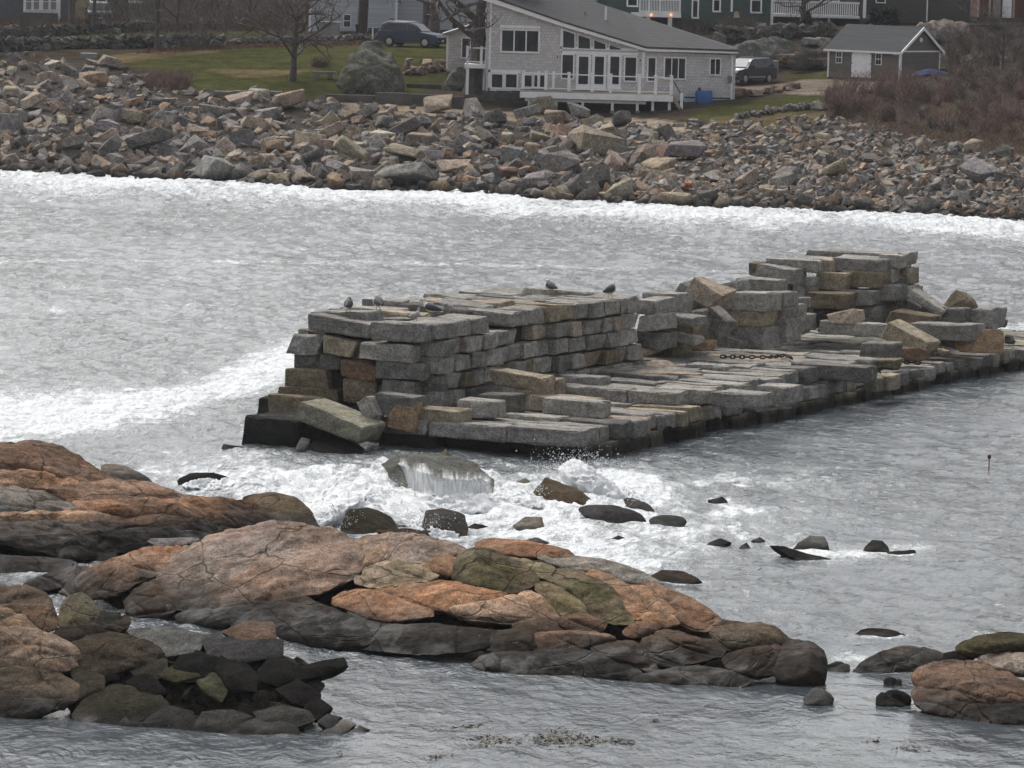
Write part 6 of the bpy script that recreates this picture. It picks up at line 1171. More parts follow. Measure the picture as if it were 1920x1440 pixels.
# cars: built along their own X (nose at +X)
def suv(loc, yaw, paint, label, wind='carglass', plate_front=True, scale=1.0):
    c = empty('parked_car', loc, yaw, label, 'car', 'cars parked by the houses'); LOCAL.add(c.name)
    def loft(prof, hw, name, mat, par, inset=None):
        n = len(prof); V = []
        for y, sc_ in ((-hw, 1), (-hw * .96, 0), (hw * .96, 0), (hw, 1)):
            for (x, z) in prof:
                cx = sum(p[0] for p in prof) / n; cz = sum(p[1] for p in prof) / n; f = .965 if sc_ else 1; V.append((cx + (x - cx) * f, y, cz + (z - cz) * f))
        if inset:
            V = [(x, y * (1 - inset * max(0, min(1, (z - prof[0][1]) / .6))), z) for x, y, z in V]
        F = [tuple(range(n - 1, -1, -1)), tuple(range(3 * n, 4 * n))] + [(r * n + i, r * n + (i + 1) % n, (r + 1) * n + (i + 1) % n, (r + 1) * n + i) for r in range(3) for i in range(n)]
        return mk(name, V, F, mat, par)
    k = scale
    body = loft([(-2.32, .95), (-2.34, .42), (-2.2, .30), (2.15, .26), (2.32, .40), (2.34, .72), (2.18, .90), (1.15, 1.06), (-2.22, 1.10)], .92, 'body', M[paint], c)
    cab = loft([(-2.20, 1.08), (1.12, 1.04), (.42, 1.60), (.1, 1.68), (-1.75, 1.68), (-2.0, 1.58)], .86, 'cabin', M[paint], c, .2)
    for s in (-1, 1):
        def side(name, pts, m_, off=.012):
            V = [(x, s * (.86 * (1 - .2 * max(0, min(1, (z - 1.08) / .6))) + off), z) for x, z in pts]; mk(name, V, [tuple(range(len(V)))], M[m_], c)
        side('side_window', [(.82, 1.10), (-.02, 1.10), (-.02, 1.56), (.36, 1.54)], 'carglass'); side('side_window', [(-.10, 1.10), (-.98, 1.12), (-.98, 1.58), (-.10, 1.57)], 'carglass'); side('side_window', [(-1.06, 1.12), (-1.9, 1.16), (-1.76, 1.54), (-1.06, 1.58)], 'carglass')
        for x in (-1.36, 1.40):
            b = MB(); n = 20; b.tube([(x, s * .70, .35), (x, s * .94, .35)], .36, n); w = b.build('wheel', M['tyre'], c)
            b = MB(); b.tube([(x, s * .93, .35), (x, s * .955, .35)], [.24, .20], 12); b.build('rim', M['rim'], w)
            b = MB(); t = np.linspace(0, math.pi, 9); b.add([(x + .44 * math.cos(a), s * .925, .37 + .42 * math.sin(a)) for a in t], [tuple(range(9))]); b.build('wheel_arch', M['blackplastic'], c)
        b = MB(); b.add([(2.20, s * .86, .66), (2.26, s * .60, .66), (2.18, s * .60, .84), (2.02, s * .87, .86)], [(0, 1, 2, 3)]); b.V = [(x + .06, y + s * .02, z) for x, y, z in b.V]; b.build('headlight', M['lamp'], c)
        b = MB(); b.box(-2.36, -2.2, s * .72 - .12, s * .72 + .12, .86, 1.12); b.build('tail_light', M['tail'], c); b = MB(); b.box(.62, .82, s * 1.0 - .09, s * 1.0 + .09, 1.08, 1.24); b.build('mirror', M[paint], c); b = MB(); b.tube([(.0, s * .62, 1.71), (-.2, s * .62, 1.75), (-1.5, s * .62, 1.75), (-1.7, s * .62, 1.71)], .025, 5); b.build('roof_rail', M['rim'], c)
        b = MB(); b.box(-.9, 1.0, s * .925 - .015, s * .925 + .015, .42, .5); b.build('side_moulding', M['rim'] if paint == 'car_grey' else M['blackplastic'], c)
    b = MB(); b.add([(1.06, -.72, 1.10), (1.06, .72, 1.10), (.50, .62, 1.58), (.50, -.62, 1.58)], [(0, 1, 2, 3)]); b.V = [(x + .03, y, z + .02) for x, y, z in b.V]; b.build('windscreen', M[wind], c)
    b = MB(); b.add([(-2.20, -.70, 1.14), (-2.20, .70, 1.14), (-2.03, .60, 1.54), (-2.03, -.60, 1.54)], [(0, 3, 2, 1)]); b.V = [(x - .05, y, z) for x, y, z in b.V]; b.build('rear_window', M['carglass'], c)
    b = MB(); b.box(2.28, 2.36, -.5, .5, .46, .70); b.build('grille', M['blackplastic'], c); b = MB(); b.box(2.36, 2.375, -.16, .16, .42, .54); b.build('number_plate', M['plate'], c)
    return c
p = on_ground(770, 88); suv(p + np.array([.1, 0, .02]), R(-24), 'car_blue', 'blue grey estate car with silver wheels parked by the white house', 'carglass')
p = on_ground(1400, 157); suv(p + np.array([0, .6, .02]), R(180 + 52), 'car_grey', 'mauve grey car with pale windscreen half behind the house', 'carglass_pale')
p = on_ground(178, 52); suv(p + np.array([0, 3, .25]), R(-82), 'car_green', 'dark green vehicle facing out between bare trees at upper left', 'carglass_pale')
# ------------------------------------------------------------------ trees, shrubs, walls of field stone
TR = random.Random(77)
def bare_tree(name, px, py, hgt, r0, label, seed, lean=(0, 0), forks=5, spread=.55, low=.35, twigs=1.0, mat='bark', base=None, group='bare trees behind the shore', cut=None):
    rr = random.Random(seed); P = on_ground(px, py) if base is None else np.array(base); t = empty(name, P, 0, label, 'tree', group)
    trunk = MB(); limbs = MB(); tw = MB()
    top = Vector(P) + Vector((lean[0] * hgt, lean[1] * hgt, hgt * .62)); n = 7; pts = []
    for i in range(n):
        f = i / (n - 1); pts.append(Vector(P) * (1 - f) + top * f + Vector((rr.gauss(0, .06), rr.gauss(0, .06), 0)) * hgt * .12 * f)
    pts[0].z -= .3; trunk.tube(pts, [r0 * (1.25 if i == 0 else 1 - .6 * i / (n - 1)) for i in range(n)], 8); trunk.build('trunk', M[mat], t)
    def grow(p, d, L, r, lvl):
        q = [p]; cur = p.copy(); dd = d.copy()
        for i in range(3):
            dd = (dd + Vector((rr.gauss(0, .16), rr.gauss(0, .16), rr.gauss(.04, .12)))).normalized(); cur = cur + dd * L / 3; q.append(cur.copy())
        (limbs if lvl < 2 else tw).tube(q, [r, r * .85, r * .7, r * .5], 5 if lvl < 2 else 3, cap=False)
        if lvl >= 4: return
        k = (3 if lvl < 2 else 3) if rr.random() < twigs else 2
        for i in range(k + (1 if lvl == 0 else 0)):
            s = q[rr.randrange(1, 4)]; a = Vector((rr.gauss(0, 1), rr.gauss(0, 1), rr.gauss(.15, .7))).normalized(); grow(s, (dd * .75 + a * .85).normalized(), L * rr.uniform(.5, .8), r * .55, lvl + 1)
    for i in range(forks):
        f = low + (1 - low) * (i + .5) / forks; s = pts[min(n - 1, int(f * (n - 1) + .5))]; az = rr.uniform(0, 6.28); grow(s, Vector((math.cos(az) * spread, math.sin(az) * spread, .55)).normalized(), hgt * rr.uniform(.26, .4), r0 * .42, 0)
    limbs.build('limb', M[mat], t); tag(tw.build('crown', M['twig'], t), kind='stuff'); return t
bare_tree('bare_tree', 548, 152, 7.6, .25, 'bare gnarled tree with low side branches on the lawn above the bench', 41, (.035, 0), 10, 1.15, .30)
bare_tree('bare_tree', 294, 92, 8.5, .17, 'slim bare tree at the stone wall left of the taller twin', 2, (0, 0), 6, .5, .3); bare_tree('bare_tree', 331, 84, 9, .15, 'slim bare tree right one of the pair at the stone wall', 3, (.01, 0), 6, .5, .3)
bare_tree('bare_tree', 136, 62, 9, .30, 'dark forked tree trunk at the cottage corner', 4, (-.03, 0), 6, .6, .3); bare_tree('bare_tree', 175, 60, 8, .17, 'pale slim trunk standing before the dark green vehicle', 5, (.01, 0), 4, .4, .6)
bare_tree('bare_tree', 806, 62, 10, .30, 'grey tree trunk left behind the parked blue grey car', 6, (-.03, 0), 4, .4, .6, base=atY(800, 62, 378.0)); bare_tree('bare_tree', 812, 60, 10, .42, 'thick grey tree trunk right behind the parked car', 7, (.02, 0), 4, .5, .55, base=atY(813, 64, 377.0))
bare_tree('bare_tree', 898, 168, 10.5, .60, 'massive old tree leaning against the left house corner', 8, (.045, 0), 7, .75, .40, base=atY(888, 168, 336.6)); bare_tree('bare_tree', 1507, 62, 7, .24, 'spreading bare tree before the white balustraded deck', 9, (0, 0), 8, 1.0, .25, base=atY(1505, 62, 372.0))
for i, (x, y, lb) in enumerate([(395, 40, 'thin bare tree in the upper wood, middle of the row'), (430, 36, 'thin bare tree in the upper wood, second from the white house'), (470, 44, 'thin bare tree in the upper wood nearest the white house'), (235, 46, 'thin bare tree left before the dim far house'), (360, 48, 'thin bare tree just right of the slim pair')]):
    bare_tree('bare_tree', x, y, 7 + i % 3, .13, lb, 20 + i, (TR.uniform(-.05, .05), 0), 7, .7, .15, group='thin trees above the upper stone wall')
bare_tree('bare_tree', 1880, 130, 5, .12, 'scrubby bare tree on the brushy slope at the right', 31, (0, 0), 7, .8, .1)

def brush(name, poly, n, hm, mat, kind='stuff', label=None, cat=None, seed=1, group=None, w=.013, lean=.6):
    rr = random.Random(seed); xs = [p[0] for p in poly]; ys = [p[1] for p in poly]; b = MB(); k = 0; cen = None
    while k < n:
        x = rr.uniform(min(xs), max(xs)); y = rr.uniform(min(ys), max(ys))
        if not inpoly(np.array([x]), np.array([y]), poly)[0]: continue
        k += 1; P = Vector(on_ground(x, y)); cen = P if cen is None else cen; H_ = rr.uniform(*hm); a = Vector((rr.gauss(0, lean), rr.gauss(0, lean), 1)).normalized(); a2 = (a + Vector((rr.gauss(0, lean * 1.3), rr.gauss(0, lean), -.1))).normalized()
        s = Vector((w, w * .4, 0)); p1 = P + a * H_ * .5; p2 = p1 + a2 * H_ * .5; b.add([P - s, P + s, p1 + s * .8, p1 - s * .8, p2], [(0, 1, 2, 3), (3, 2, 4)])
        for _ in range(2):
            q = p1.lerp(p2, rr.random() * .6); e = q + (a2 + Vector((rr.gauss(0, .6), rr.gauss(0, .6), rr.gauss(0, .3)))).normalized() * H_ * .3; b.add([q - s * .6, q + s * .6, e], [(0, 1, 2)])
    if kind == 'stuff': return tag(b.build(name, M[mat]), kind='stuff')
    return tag(b.build(name, M[mat], loc=np.array(cen)), label, cat, group)
def ell(cx, cy, rx, ry): return [(cx + rx * math.cos(t), cy + ry * math.sin(t)) for t in np.linspace(0, 6.28, 16)]
def clumps(name, poly, nc, per, hm, mat, seed, w=.012):
    """tangle of arching bare stems springing from many separate rootstocks"""
    rr = random.Random(seed); xs = [p[0] for p in poly]; ys = [p[1] for p in poly]; b = MB(); k = 0
    while k < nc:
        x = rr.uniform(min(xs), max(xs)); y = rr.uniform(min(ys), max(ys))
        if not inpoly(np.array([x]), np.array([y]), poly)[0]: continue
        k += 1; C0 = Vector(on_ground(x, y)); Hc = rr.uniform(*hm)
        for _ in range(per):
            az = rr.uniform(0, 6.28); out = abs(rr.gauss(0, .75)) * Hc * .8; d = Vector((math.cos(az), math.sin(az), 0)); H_ = Hc * rr.uniform(.45, 1.1)
            P = C0 + d * rr.uniform(0, .25); p1 = P + d * out * .35 + Vector((rr.gauss(0, .08), rr.gauss(0, .08), H_ * .65)); p2 = P + d * out * .8 + Vector((rr.gauss(0, .15), rr.gauss(0, .15), H_)); p3 = P + d * out * 1.35 + Vector((0, 0, H_ * rr.uniform(.55, 1.0)))
            s = Vector((w, w * .4, 0)); b.add([P - s, P + s, p1 + s * .8, p1 - s * .8, p2 + s * .5, p2 - s * .5, p3], [(0, 1, 2, 3), (3, 2, 4, 5), (5, 4, 6)])
            for _ in range(3):
                q = p1.lerp(p2, rr.random()); e = q + Vector((rr.gauss(0, .6), rr.gauss(0, .6), rr.gauss(.2, .5))) * H_ * .35; b.add([q - s * .5, q + s * .5, e], [(0, 1, 2)])
    return tag(b.build(name, M[mat]), kind='stuff')
BR1 = [(1545, 226), (1556, 188), (1620, 176), (1700, 168), (1800, 172), (1990, 180), (1990, 268), (1850, 256), (1740, 244), (1640, 232)]
HS1 = [(1745, 150), (1780, 95), (1820, 72), (1990, 70), (1990, 190), (1840, 185), (1760, 172)]
clumps('bramble_thicket', BR1, 70, 48, (.5, 1.35), 'redtwig', 1); clumps('bramble_thicket', BR1, 50, 46, (.4, 1.2), 'twig', 2); clumps('bramble_thicket', BR1, 30, 40, (.3, 1.0), 'paletwig', 3)
clumps('bramble_thicket', [(1540, 226), (1550, 170), (1620, 165), (1640, 220)], 16, 40, (1.0, 1.9), 'redtwig', 6); clumps('bramble_thicket', [(1640, 190), (1660, 165), (1740, 165), (1750, 200)], 14, 46, (1.0, 2.0), 'redtwig', 7)
clumps('hillside_scrub', HS1, 60, 46, (.5, 1.7), 'twig', 4); clumps('hillside_scrub', HS1, 26, 40, (.4, 1.3), 'redtwig', 5); clumps('hillside_scrub', HS1, 22, 36, (.3, 1.0), 'paletwig', 8)
brush('dry_weeds', [(1560, 214), (1640, 206), (1990, 236), (1990, 296), (1760, 266), (1650, 244)], 2600, (.12, .45), 'drygrass', seed=3); brush('dry_weeds', [(1560, 226), (1990, 262), (1990, 298), (1760, 268)], 1500, (.15, .5), 'redtwig', seed=33)
brush('reddish_undergrowth', [(-60, 68), (-60, 46), (200, 44), (480, 40), (570, 52), (480, 60), (240, 62)], 2600, (.4, 1.3), 'rustbrush', seed=6); brush('wood_undergrowth', [(180, 62), (180, 30), (560, 25), (575, 55), (400, 62)], 3600, (.8, 3.2), 'twig', seed=7); brush('wood_undergrowth', [(-60, 78), (-60, 52), (150, 52), (150, 68)], 1300, (.4, 1.1), 'twig', seed=8)
brush('red_stems', [(250, 102), (300, 92), (420, 88), (640, 80), (740, 78), (730, 86), (500, 90), (330, 100)], 1400, (.15, .5), 'rustbrush', seed=9)
brush('winter_shrub', ell(312, 160, 44, 9), 950, (.7, 1.35), 'redtwig', None, 'rounded purple brown winter shrub at the lawn corner above the rocks', 'shrub', 10, 'winter shrubs'); brush('winter_shrub', ell(372, 88, 18, 5), 420, (.7, 1.3), 'twig', None, 'dark bare shrub growing by the middle of the lower field wall', 'shrub', 11, 'winter shrubs')
brush('winter_shrub', ell(62, 66, 26, 5), 420, (.8, 1.7), 'twig', None, 'brown shrub before the grey cottage window', 'shrub', 12, 'winter shrubs'); brush('winter_shrub', ell(598, 124, 16, 3), 220, (.3, .8), 'twig', None, 'small dark shrub on the lawn by the bench', 'shrub', 14, 'winter shrubs')
brush('winter_shrub', ell(1390, 64, 40, 8), 900, (.8, 1.9), 'twig', None, 'tangled shrub below the green house windows', 'shrub', 15, 'winter shrubs'); brush('winter_shrub', ell(1290, 58, 40, 6), 700, (.5, 1.3), 'twig', None, 'low scrub under the lit porch of the green house', 'shrub', 16, 'winter shrubs')
# clipped evergreen and small conifer
def leafy(name, c, rx, ry, rz, n, label, cat, seed, boxy=.0, cone=False):
    rr = np.random.RandomState(seed); b = MB(); c = np.array(c)
    for _ in range(n):
        d = rr.normal(size=3); d /= np.linalg.norm(d)
        if boxy: d = np.sign(d) * np.abs(d) ** boxy
        f = rr.uniform(.72, 1.0); z = d[2]
        w = (1 - (z + 1) / 2 * .9) if cone else 1
        p = c + d * np.array([rx * w, ry * w, rz]) * f; a = rr.normal(size=3) * .14; e = rr.normal(size=3) * .14; b.add([p - a, p + e, p + a * .9, p - e], [(0, 1, 2, 3)])
    o = b.build(name, M['evergreen'], loc=c - np.array([0, 0, rz])); return tag(o, label, cat)
leafy('clipped_bush', atY(1657, 32, 374.0), 1.0, .9, .56, 1500, 'dark clipped barrel shaped bush above the shed roof', 'bush', 3, .55); leafy('small_conifer', atY(1514, 44, 371.0), .5, .5, .75, 500, 'small dark conifer at the foot of the spreading bare tree', 'conifer', 4, 0, True); leafy('small_conifer', atY(1640, 30, 381.0), .01, .01, .01, 2, '', '', 5) if False else None
# field stone walls
def stone_wall(name, pts, hgt, label, n, seed, sz=(.25, .6), tonef=(.8, .8, .8), big=None):
    rr = random.Random(seed); w = empty(name, on_ground(*pts[len(pts) // 2]), 0, label, 'stone wall'); xs = np.array([p[0] for p in pts]); ys = np.array([p[1] for p in pts]); b = MB()
    for _ in range(n):
        x = rr.uniform(xs[0], xs[-1]); P = on_ground(x, np.interp(x, xs, ys)); S = rr.uniform(*sz); V, F = HULLS[rr.randrange(40)]; Rm = np.array(Euler([rr.gauss(0, .4), rr.gauss(0, .4), rr.uniform(0, 6)]).to_matrix())
        b.add((V * S * np.array([1.35, 1, .8])) @ Rm.T + P + np.array([0, rr.uniform(-.35, .35), rr.uniform(0, hgt)]), F)
    tag(b.build('field_stone', HILL, w, color=tonef), kind='stuff')
    for x, y, s_, tn in (big or []):
        P = on_ground(x, y); V, F = BG[rr.randrange(36)]; S = s_ * P[1] / FPX; Rm = np.array(Euler([0, rr.gauss(0, .2), rr.uniform(0, 6)]).to_matrix())
        mk('wall_stone', (V * S) @ Rm.T + P + np.array([0, -.2, S * .25]), F, HILL, w, color=RT[tn])
    return w
stone_wall('field_stone_wall', [(-60, 98), (100, 92), (250, 90), (330, 88), (420, 86)], .75, 'tumbledown dark field stone wall along the lower lawn', 700, 1, (.25, .6), (.62, .62, .62), [(55, 92, 22, 'pale'), (84, 94, 20, 'grey'), (312, 92, 18, 'grey'), (405, 88, 26, 'grey'), (415, 85, 22, 'pale'), (232, 84, 16, 'grey'), (330, 92, 16, 'grey')])
stone_wall('field_stone_wall', [(420, 84), (520, 80), (620, 76), (720, 74)], .35, 'low line of pale stones between lawn and drive', 260, 2, (.2, .45), (.9, .9, .9)); stone_wall('field_stone_wall', [(-60, 72), (100, 68), (200, 62), (350, 56), (480, 54)], .7, 'upper mossy field stone wall below the bare wood', 520, 3, (.25, .55), (.6, .6, .58), [(262, 53, 20, 'grey'), (415, 52, 16, 'pale'), (440, 53, 14, 'grey'), (486, 54, 14, 'pale'), (220, 62, 16, 'grey')])
stone_wall('drive_stone_border', [(1375, 182), (1420, 180), (1460, 172), (1500, 165)], .3, 'row of reddish stones edging the gravel drive', 60, 4, (.25, .5), (1.15, .85, .7), [(1388, 178, 30, 'rust'), (1416, 180, 26, 'tan'), (1440, 176, 22, 'rust'), (1460, 174, 20, 'rust'), (1480, 170, 14, 'tan')])
stone_wall('lawn_stone_edge', [(1380, 222), (1430, 214), (1490, 205), (1540, 200)], .25, 'line of small pale stones edging the right grass patch', 110, 5, (.2, .45), (1.1, 1.08, 1.05), [(1536, 202, 20, 'pale'), (1500, 204, 12, 'pale'), (1300, 236, 26, 'grey')])
stone_wall('rockery', [(760, 140), (790, 138), (838, 132)], .4, 'reddish stones set in the lawn left of the annex', 30, 6, (.3, .6), (1.1, .85, .75), [(767, 124, 26, 'tan'), (800, 126, 24, 'rust'), (824, 124, 26, 'rust'), (772, 138, 14, 'pale'), (786, 140, 18, 'dark'), (797, 120, 16, 'dark')])
stone_wall('rock_terrace', [(1340, 76), (1400, 78), (1480, 70), (1560, 68)], .9, 'terrace of dark boulders below the green house', 200, 7, (.35, .8), (.6, .58, .55), [(1372, 74, 40, 'tan'), (1420, 64, 34, 'grey'), (1445, 70, 40, 'dark'), (1390, 66, 30, 'grey'), (1412, 56, 24, 'grey'), (1480, 62, 24, 'tan'), (1536, 62, 18, 'pale'), (1350, 80, 26, 'grey'), (1520, 86, 34, 'grey'), (1545, 86, 24, 'pale')])
stone_wall('rock_terrace', [(1460, 128), (1500, 126), (1560, 124)], .8, 'row of brown boulders behind the parked right hand car', 60, 8, (.3, .7), (.7, .6, .5), [(1488, 124, 40, 'tan'), (1540, 126, 36, 'rust'), (1466, 118, 24, 'dark')])
stone_wall('hill_boulders', [(1800, 120), (1850, 110), (1930, 100)], .3, 'boulders half hidden in scrub on the right slope', 30, 9, (.4, .9), (.8, .78, .75), [(1872, 104, 26, 'grey'), (1915, 96, 24, 'pale'), (1880, 118, 22, 'pale'), (1850, 136, 20, 'grey'), (1900, 66, 20, 'grey')])
# big bedrock humps
def hump(name, poly, D, mat, label, tf=.22, col=(1, 1, 1), k=.97, rough=.08):
    P = np.array(poly, float); yb = P[:, 1].max(); g_ = on_ground(P[:, 0].mean(), yb - 2); D = g_[1]; zb = g_[2]
    return lobe(name, poly, lambda x, y: zb - .1 + k * (yb - np.asarray(y, float)) * D / FPX, mat, None, tf=tf, col=col, label=label, cat='rock', rough=rough, ch=1, amp=2.2, N_=(0, -.8, .6))
hump('lawn_boulder', [(630, 172), (642, 130), (660, 100), (690, 82), (712, 84), (722, 104), (742, 112), (752, 140), (760, 172), (735, 184), (680, 182)], 336.0, HILL, 'huge lichen grey glacial boulder on the lawn left of the house', .30, (.62, .66, .58))
hump('annex_boulder', [(826, 168), (838, 145), (858, 128), (874, 128), (876, 150), (866, 172), (840, 174)], 337.5, HILL, 'tilted grey green boulder under the side balcony', .3, (.85, .88, .80))
hump('bedrock_slope', [(1340, 100), (1400, 78), (1450, 72), (1500, 86), (1480, 110), (1440, 128), (1380, 130), (1345, 118)], 356.0, HILL, 'smooth dark bedrock slope behind the parked right hand car', .16, (.66, .68, .66))
hump('bedrock_slope', [(1470, 128), (1490, 96), (1560, 88), (1620, 96), (1620, 130), (1540, 134)], 359.0, HILL, 'dark brown rock face beside the shed', .14, (.45, .42, .38))
hump('bedrock_dome', [(1705, 60), (1730, 42), (1790, 40), (1830, 50), (1840, 66), (1800, 84), (1760, 80)], 365.0, HILL, 'pale granite dome rising behind the shed gable', .2, (1.15, 1.05, .98))
# blue tarpaulin heap beside the shed
P = on_ground(1745, 142); b = MB(); rr = np.random.RandomState(3); g = 22
px_ = np.linspace(-1.9, 1.5, g); py_ = np.linspace(-.7, .9, 12); XX, YY = np.meshgrid(px_, py_); ZZ = (.62 * np.exp(-((XX + .1) / 1.3) ** 2 - (YY / .7) ** 2) + .18 * fbm(np.stack([XX * 1.6, YY * 2, XX * 0], -1), 3)) - .12
b.add(np.stack([XX + P[0], YY + P[1] - 1.2, ZZ + P[2]], -1).reshape(-1, 3), [(j * g + i, j * g + i + 1, (j + 1) * g + i + 1, (j + 1) * g + i) for j in range(11) for i in range(g - 1)]); tag(b.build('tarpaulin', M['navy'], None, True, loc=P), 'crumpled dark blue tarpaulin heap in the brush beside the shed', 'tarpaulin')
# ------------------------------------------------------------------ gulls
def gull(px, py, z, yaw, kind, label, pose='rest', s=1.0):
    P = at(px, py, z); g = empty('gull', P, yaw, label, 'gull', 'gulls resting on the jetty wall'); LOCAL.add(g.name)
    # body, neck and head in one lofted skin, tail end first (x forward, z up)
    if pose == 'rest': rings = [(-.30, .17, .012, .01), (-.24, .175, .05, .03), (-.12, .19, .10, .085), (.02, .215, .125, .115), (.13, .235, .115, .115), (.19, .27, .085, .09), (.18, .325, .062, .062), (.15, .365, .060, .056), (.10, .375, .046, .045), (.06, .372, .012, .014)]
    else: rings = [(-.32, .15, .012, .01), (-.24, .165, .05, .03), (-.12, .19, .095, .085), (.02, .225, .118, .112), (.13, .265, .105, .105), (.19, .32, .068, .075), (.205, .38, .05, .054), (.22, .43, .054, .052), (.255, .445, .05, .046), (.30, .435, .014, .014)]
    n = 12; V = []; F = []
    for x, zc, w, hh in rings:
        for i in range(n):
            t = 2 * math.pi * i / n; V.append((x * s, w * math.cos(t) * s, (zc + hh * math.sin(t)) * s))
    for r in range(len(rings) - 1): F += [(r * n + i, r * n + (i + 1) % n, (r + 1) * n + (i + 1) % n, (r + 1) * n + i) for i in range(n)]
    F += [tuple(range(n - 1, -1, -1)), tuple((len(rings) - 1) * n + i for i in range(n))]
    mk('body', V, F, M['feather_white' if kind == 'black' else 'feather_grey'], g, True)
    wm = M['feather_dark' if kind == 'black' else 'feather_grey' if kind == 'young' else 'feather_dark']
    for sd in (-1, 1):
        V = []; pr = [(-.42, .17, .015, .02), (-.30, .19, .05, .055), (-.14, .215, .098, .085), (.02, .24, .115, .095), (.12, .25, .09, .075), (.17, .25, .04, .03)]
        m_ = 7; F = []
        for x, zc, w, hh in pr:
            for i in range(m_):
                t = -.55 + (math.pi / 2 + .55) * i / (m_ - 1); V.append((x * s, sd * (w + .014) * math.cos(t) * s, (zc + (hh + .03) * math.sin(t)) * s))
        F = [(r * m_ + i, r * m_ + i + 1, (r + 1) * m_ + i + 1, (r + 1) * m_ + i) for r in range(len(pr) - 1) for i in range(m_ - 1)]
        mk('wing', V, F, wm, g, True)
        b = MB(); b.tube([(.0, sd * .05 * s, .0), (.01 * s, sd * .05 * s, .13 * s)], .010 * s, 5); b.tube([(.06 * s, sd * .05 * s, .006), (0, sd * .05 * s, .01)], .010 * s, 4); b.build('leg', M['bill'], g)
    b = MB(); b.add([(-.26 * s, -.06 * s, .165 * s), (-.26 * s, .06 * s, .165 * s), (-.46 * s, .045 * s, .145 * s), (-.46 * s, -.045 * s, .145 * s), (-.30 * s, 0, .19 * s)], [(0, 1, 2, 3), (0, 4, 1), (0, 3, 4), (1, 4, 2), (3, 2, 4)]); b.build('tail', M['feather_white'], g)
    hx, hz, dr = ((.06, .372, -1) if pose == 'rest' else (.30, .433, 1)); b = MB(); b.tube([(hx * s, 0, hz * s), ((hx + dr * .05) * s, 0, (hz - .004) * s), ((hx + dr * .085) * s, 0, (hz - .02) * s)], [.016 * s, .013 * s, .004 * s], 6); b.build('bill', M['bill'], g)
    for sd in (-1, 1):
        ex, ez, ey = ((.12, .385, .05) if pose == 'rest' else (.262, .452, .047)); b = MB(); b.tube([(ex * s, sd * (ey - .01) * s, ez * s), (ex * s, sd * (ey + .003) * s, ez * s)], .008 * s, 6); b.build('eye', M['blackplastic'], g)
gull(653, 586, 3.50, R(85), 'young2', 'dark mottled gull with tucked head leftmost on the wall', s=1.1); gull(709, 583, 3.52, R(105), 'black', 'black backed gull with tucked head beside the leftmost gull', s=1.15)
gull(778, 604, 3.44, R(60), 'young', 'pale speckled gull at the wall front edge facing away', 'stand', .85); gull(806, 592, 3.46, R(140), 'black', 'white headed black backed gull standing over the front corner', 'stand', 1.05)
gull(840, 590, 3.42, R(-120), 'young', 'pale gull sitting right of the white headed gull', 'rest', .85); gull(1031, 550, 3.47, R(118), 'black', 'dark gull perched on the middle of the wall top', 'rest', 1.05); gull(1144, 558, 3.46, R(62), 'black', 'dark gull alone near the right end of the front wall', 'rest', 1.1)
for o in [x for x in bpy.data.objects if x.name.startswith('gull')]: pass

# a rod standing in the water on the right
p = at(1854, 884, 0); mk_ = empty('channel_marker', p, 0, 'thin rusty marker rod standing in the water at the right', 'marker'); b = MB(); b.tube([p - np.array([0, 0, .4]), p + np.array([.0, 0, .40])], .018, 6); b.build('rod', M['orange'], mk_); b = MB(); b.tube([p + np.array([0, 0, .36]), p + np.array([0, 0, .40]), p + np.array([0, 0, .47])], [.03, .055, .04], 8); b.build('head', M['rust'], mk_)
# floating weed
b = MB(); rr = random.Random(12)
for cx, cy, rx, ry, n in [(885, 1362, 26, 4, 40), (925, 1388, 48, 9, 110), (1040, 1385, 46, 13, 190), (1095, 1390, 40, 9, 90), (1150, 1390, 34, 4, 45), (1180, 1393, 16, 3, 20), (820, 1420, 36, 2, 26), (1228, 1351, 6, 2, 14), (636, 1413, 6, 2, 12), (1700, 1402, 40, 3, 20), (1640, 1390, 10, 2, 10)]:
    for _ in range(n):
        P = at(rr.gauss(cx, rx * .5), rr.gauss(cy, ry * .55), .015); a = rr.uniform(0, 6.28); l = rr.uniform(.03, .11); d = np.array([math.cos(a), math.sin(a), 0]) * l; e = np.array([-d[1], d[0], 0]) * .35; u = np.array([0, 0, rr.uniform(.01, .05)])
        b.add([P - d, P + e + u * .4, P + d + u, P - e], [(0, 1, 2, 3)])
tag(b.build('floating_seaweed', M['weed']), kind='stuff')

# ------------------------------------------------------------------ breaking water between ledge and jetty
fm = MB(); rr = random.Random(9)
def foam_lobe(poly, T, k=.62, seed=0, zb=.0, col=None):
    o = lobe('breaking_wave', poly, zown(poly, k, zb), FOAM, None, T=T, amp=1.0, n=70, rings=26, rough=0, p=2.2, q=.8); me = o.data
    V = np.empty(len(me.vertices) * 3); me.vertices.foreach_get('co', V); V = V.reshape(-1, 3); W_ = V + np.array(o.location)
    d = fbm(W_ * 2.4 + seed, 5, True); V = V + np.array([0, -.35, .8]) * ((d - .15) * .22)[:, None] + np.stack([perlin(W_ * 5 + i * 7) for i in range(3)], -1) * .05
    me.vertices.foreach_set('co', V.ravel()); me.update(); [o.__delitem__(k_) for k_ in list(o.keys()) if k_ in ('label', 'category', 'group')]; tag(o, kind='stuff')
foam_lobe([(548, 985), (590, 935), (640, 912), (700, 902), (760, 925), (820, 962), (800, 1000), (720, 985), (660, 962), (630, 985), (590, 1000)], .30, .5, 1)
foam_lobe([(1040, 892), (1060, 868), (1085, 868), (1118, 895), (1165, 925), (1180, 948), (1130, 945), (1080, 915)], .34, .75, 2)
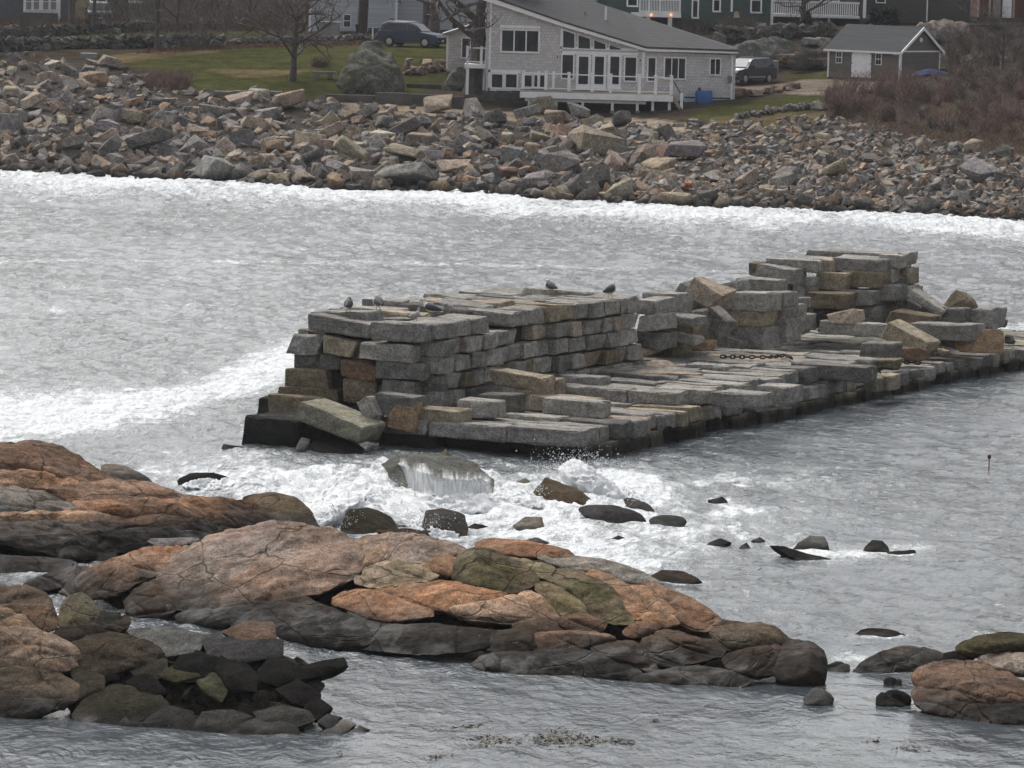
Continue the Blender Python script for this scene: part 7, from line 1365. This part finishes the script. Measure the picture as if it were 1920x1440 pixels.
foam_lobe([(380, 925), (400, 905), (440, 902), (500, 910), (540, 926), (480, 930), (420, 928)], .15, .5, 3); foam_lobe([(880, 945), (930, 930), (1000, 932), (1040, 950), (990, 962), (920, 960)], .15, .4, 4); foam_lobe([(975, 915), (1005, 908), (1020, 930), (1055, 950), (1010, 950)], .16, .5, 5)
foam_lobe([(688, 885), (715, 862), (740, 876), (758, 912), (738, 934), (700, 918)], .12, .5, 9); foam_lobe([(890, 884), (925, 886), (955, 912), (930, 938), (900, 918)], .12, .5, 10); foam_lobe([(725, 915), (770, 935), (820, 950), (890, 955), (940, 940), (925, 965), (850, 972), (770, 955)], .22, .5, 8); foam_lobe([(780, 1000), (800, 970), (840, 985), (870, 1015), (820, 1016)], .10, .6, 6); foam_lobe([(330, 918), (360, 905), (430, 908), (455, 920), (400, 928)], .10, .5, 7)
# water sheet pouring over the lip of the broad slab
V = []; nt_, nf_ = 150, 22; lipx = [712, 735, 765, 800, 840, 880, 905, 925]; lipy = [866, 866, 873, 884, 893, 897, 897, 905]; ftx = [712, 735, 765, 800, 840, 880, 905, 935]; fty = [884, 908, 932, 946, 954, 954, 946, 935]
for i in range(nt_):
    t = i / (nt_ - 1); xl = 714 + 208 * t; a_ = at(xl, np.interp(xl, lipx, lipy) - 16, 1.04 - .25 * abs(t - .45)); m_ = at(xl, np.interp(xl, lipx, lipy), .92 - .25 * abs(t - .45)) + np.array([0, -.18, 0]); f_ = at(xl + 8 * (t - .3), np.interp(xl, ftx, fty), .02) + np.array([0, -.5, 0])
    for j in range(nf_):
        f = j / (nf_ - 1); p = a_ * (1 - f * 4) + m_ * f * 4 if f < .25 else m_ + (f_ - m_) * np.array([((f - .25) / .75) ** .8, ((f - .25) / .75) ** .6, ((f - .25) / .75) ** 1.5]); V.append(p)
V = np.array(V); V[:, 1] -= .22 + .10 * fbm(np.stack([V[:, 0] * 5, V[:, 2] * .7, V[:, 0] * 0], -1), 4) + .05; V[:, 2] += .05 * fbm(np.stack([V[:, 0] * 4, V[:, 2], V[:, 0] * 0 + 4], -1), 3)
o = mk('falling_water', V, [(i * nf_ + j, (i + 1) * nf_ + j, (i + 1) * nf_ + j + 1, i * nf_ + j + 1) for i in range(nt_ - 1) for j in range(nf_ - 1)], VEIL, None, True); tag(o, kind='stuff')
fd = o.data.attributes.new('fade', 'FLOAT', 'POINT'); ff = np.tile(np.linspace(0, 1, nf_), nt_); ti = np.repeat(np.linspace(0, 1, nt_), nf_)
fd.data.foreach_set('value', (smooth(.0, .42, ff + .30 * fbm(np.stack([ti * 9, ti * 0, ti * 0], -1), 2) + .22 * fbm(np.stack([ti * 40, ff * 2, ti * 0], -1), 3)) * smooth(0, .03, ti) * (1 - smooth(.96, 1, ti))).astype(np.float32))
# spray
b = MB()
for cx, cy, rx, ry, n, z in [(1070, 862, 70, 22, 620, .5), (1130, 870, 40, 16, 120, .4), (630, 960, 40, 22, 420, .5), (1010, 915, 22, 14, 160, .45), (560, 990, 40, 12, 120, .4), (700, 915, 90, 18, 420, .5), (800, 975, 50, 20, 320, .4), (860, 945, 70, 12, 260, .3), (400, 908, 40, 8, 80, .35), (1180, 930, 20, 12, 80, .4)]:
    for _ in range(n):
        P = at(rr.gauss(cx, rx * .5), rr.gauss(cy, ry * .55), z + rr.uniform(-.2, .3)); r = rr.uniform(.006, .022) if rr.random() < .93 else .035; V = [P + np.array(v) * r for v in ((1, 0, -.5), (-.6, .8, -.5), (-.6, -.8, -.5), (0, 0, 1))]; b.add(V, [(0, 2, 1), (0, 1, 3), (1, 2, 3), (2, 0, 3)])
tag(b.build('sea_spray', FOAM), kind='stuff')
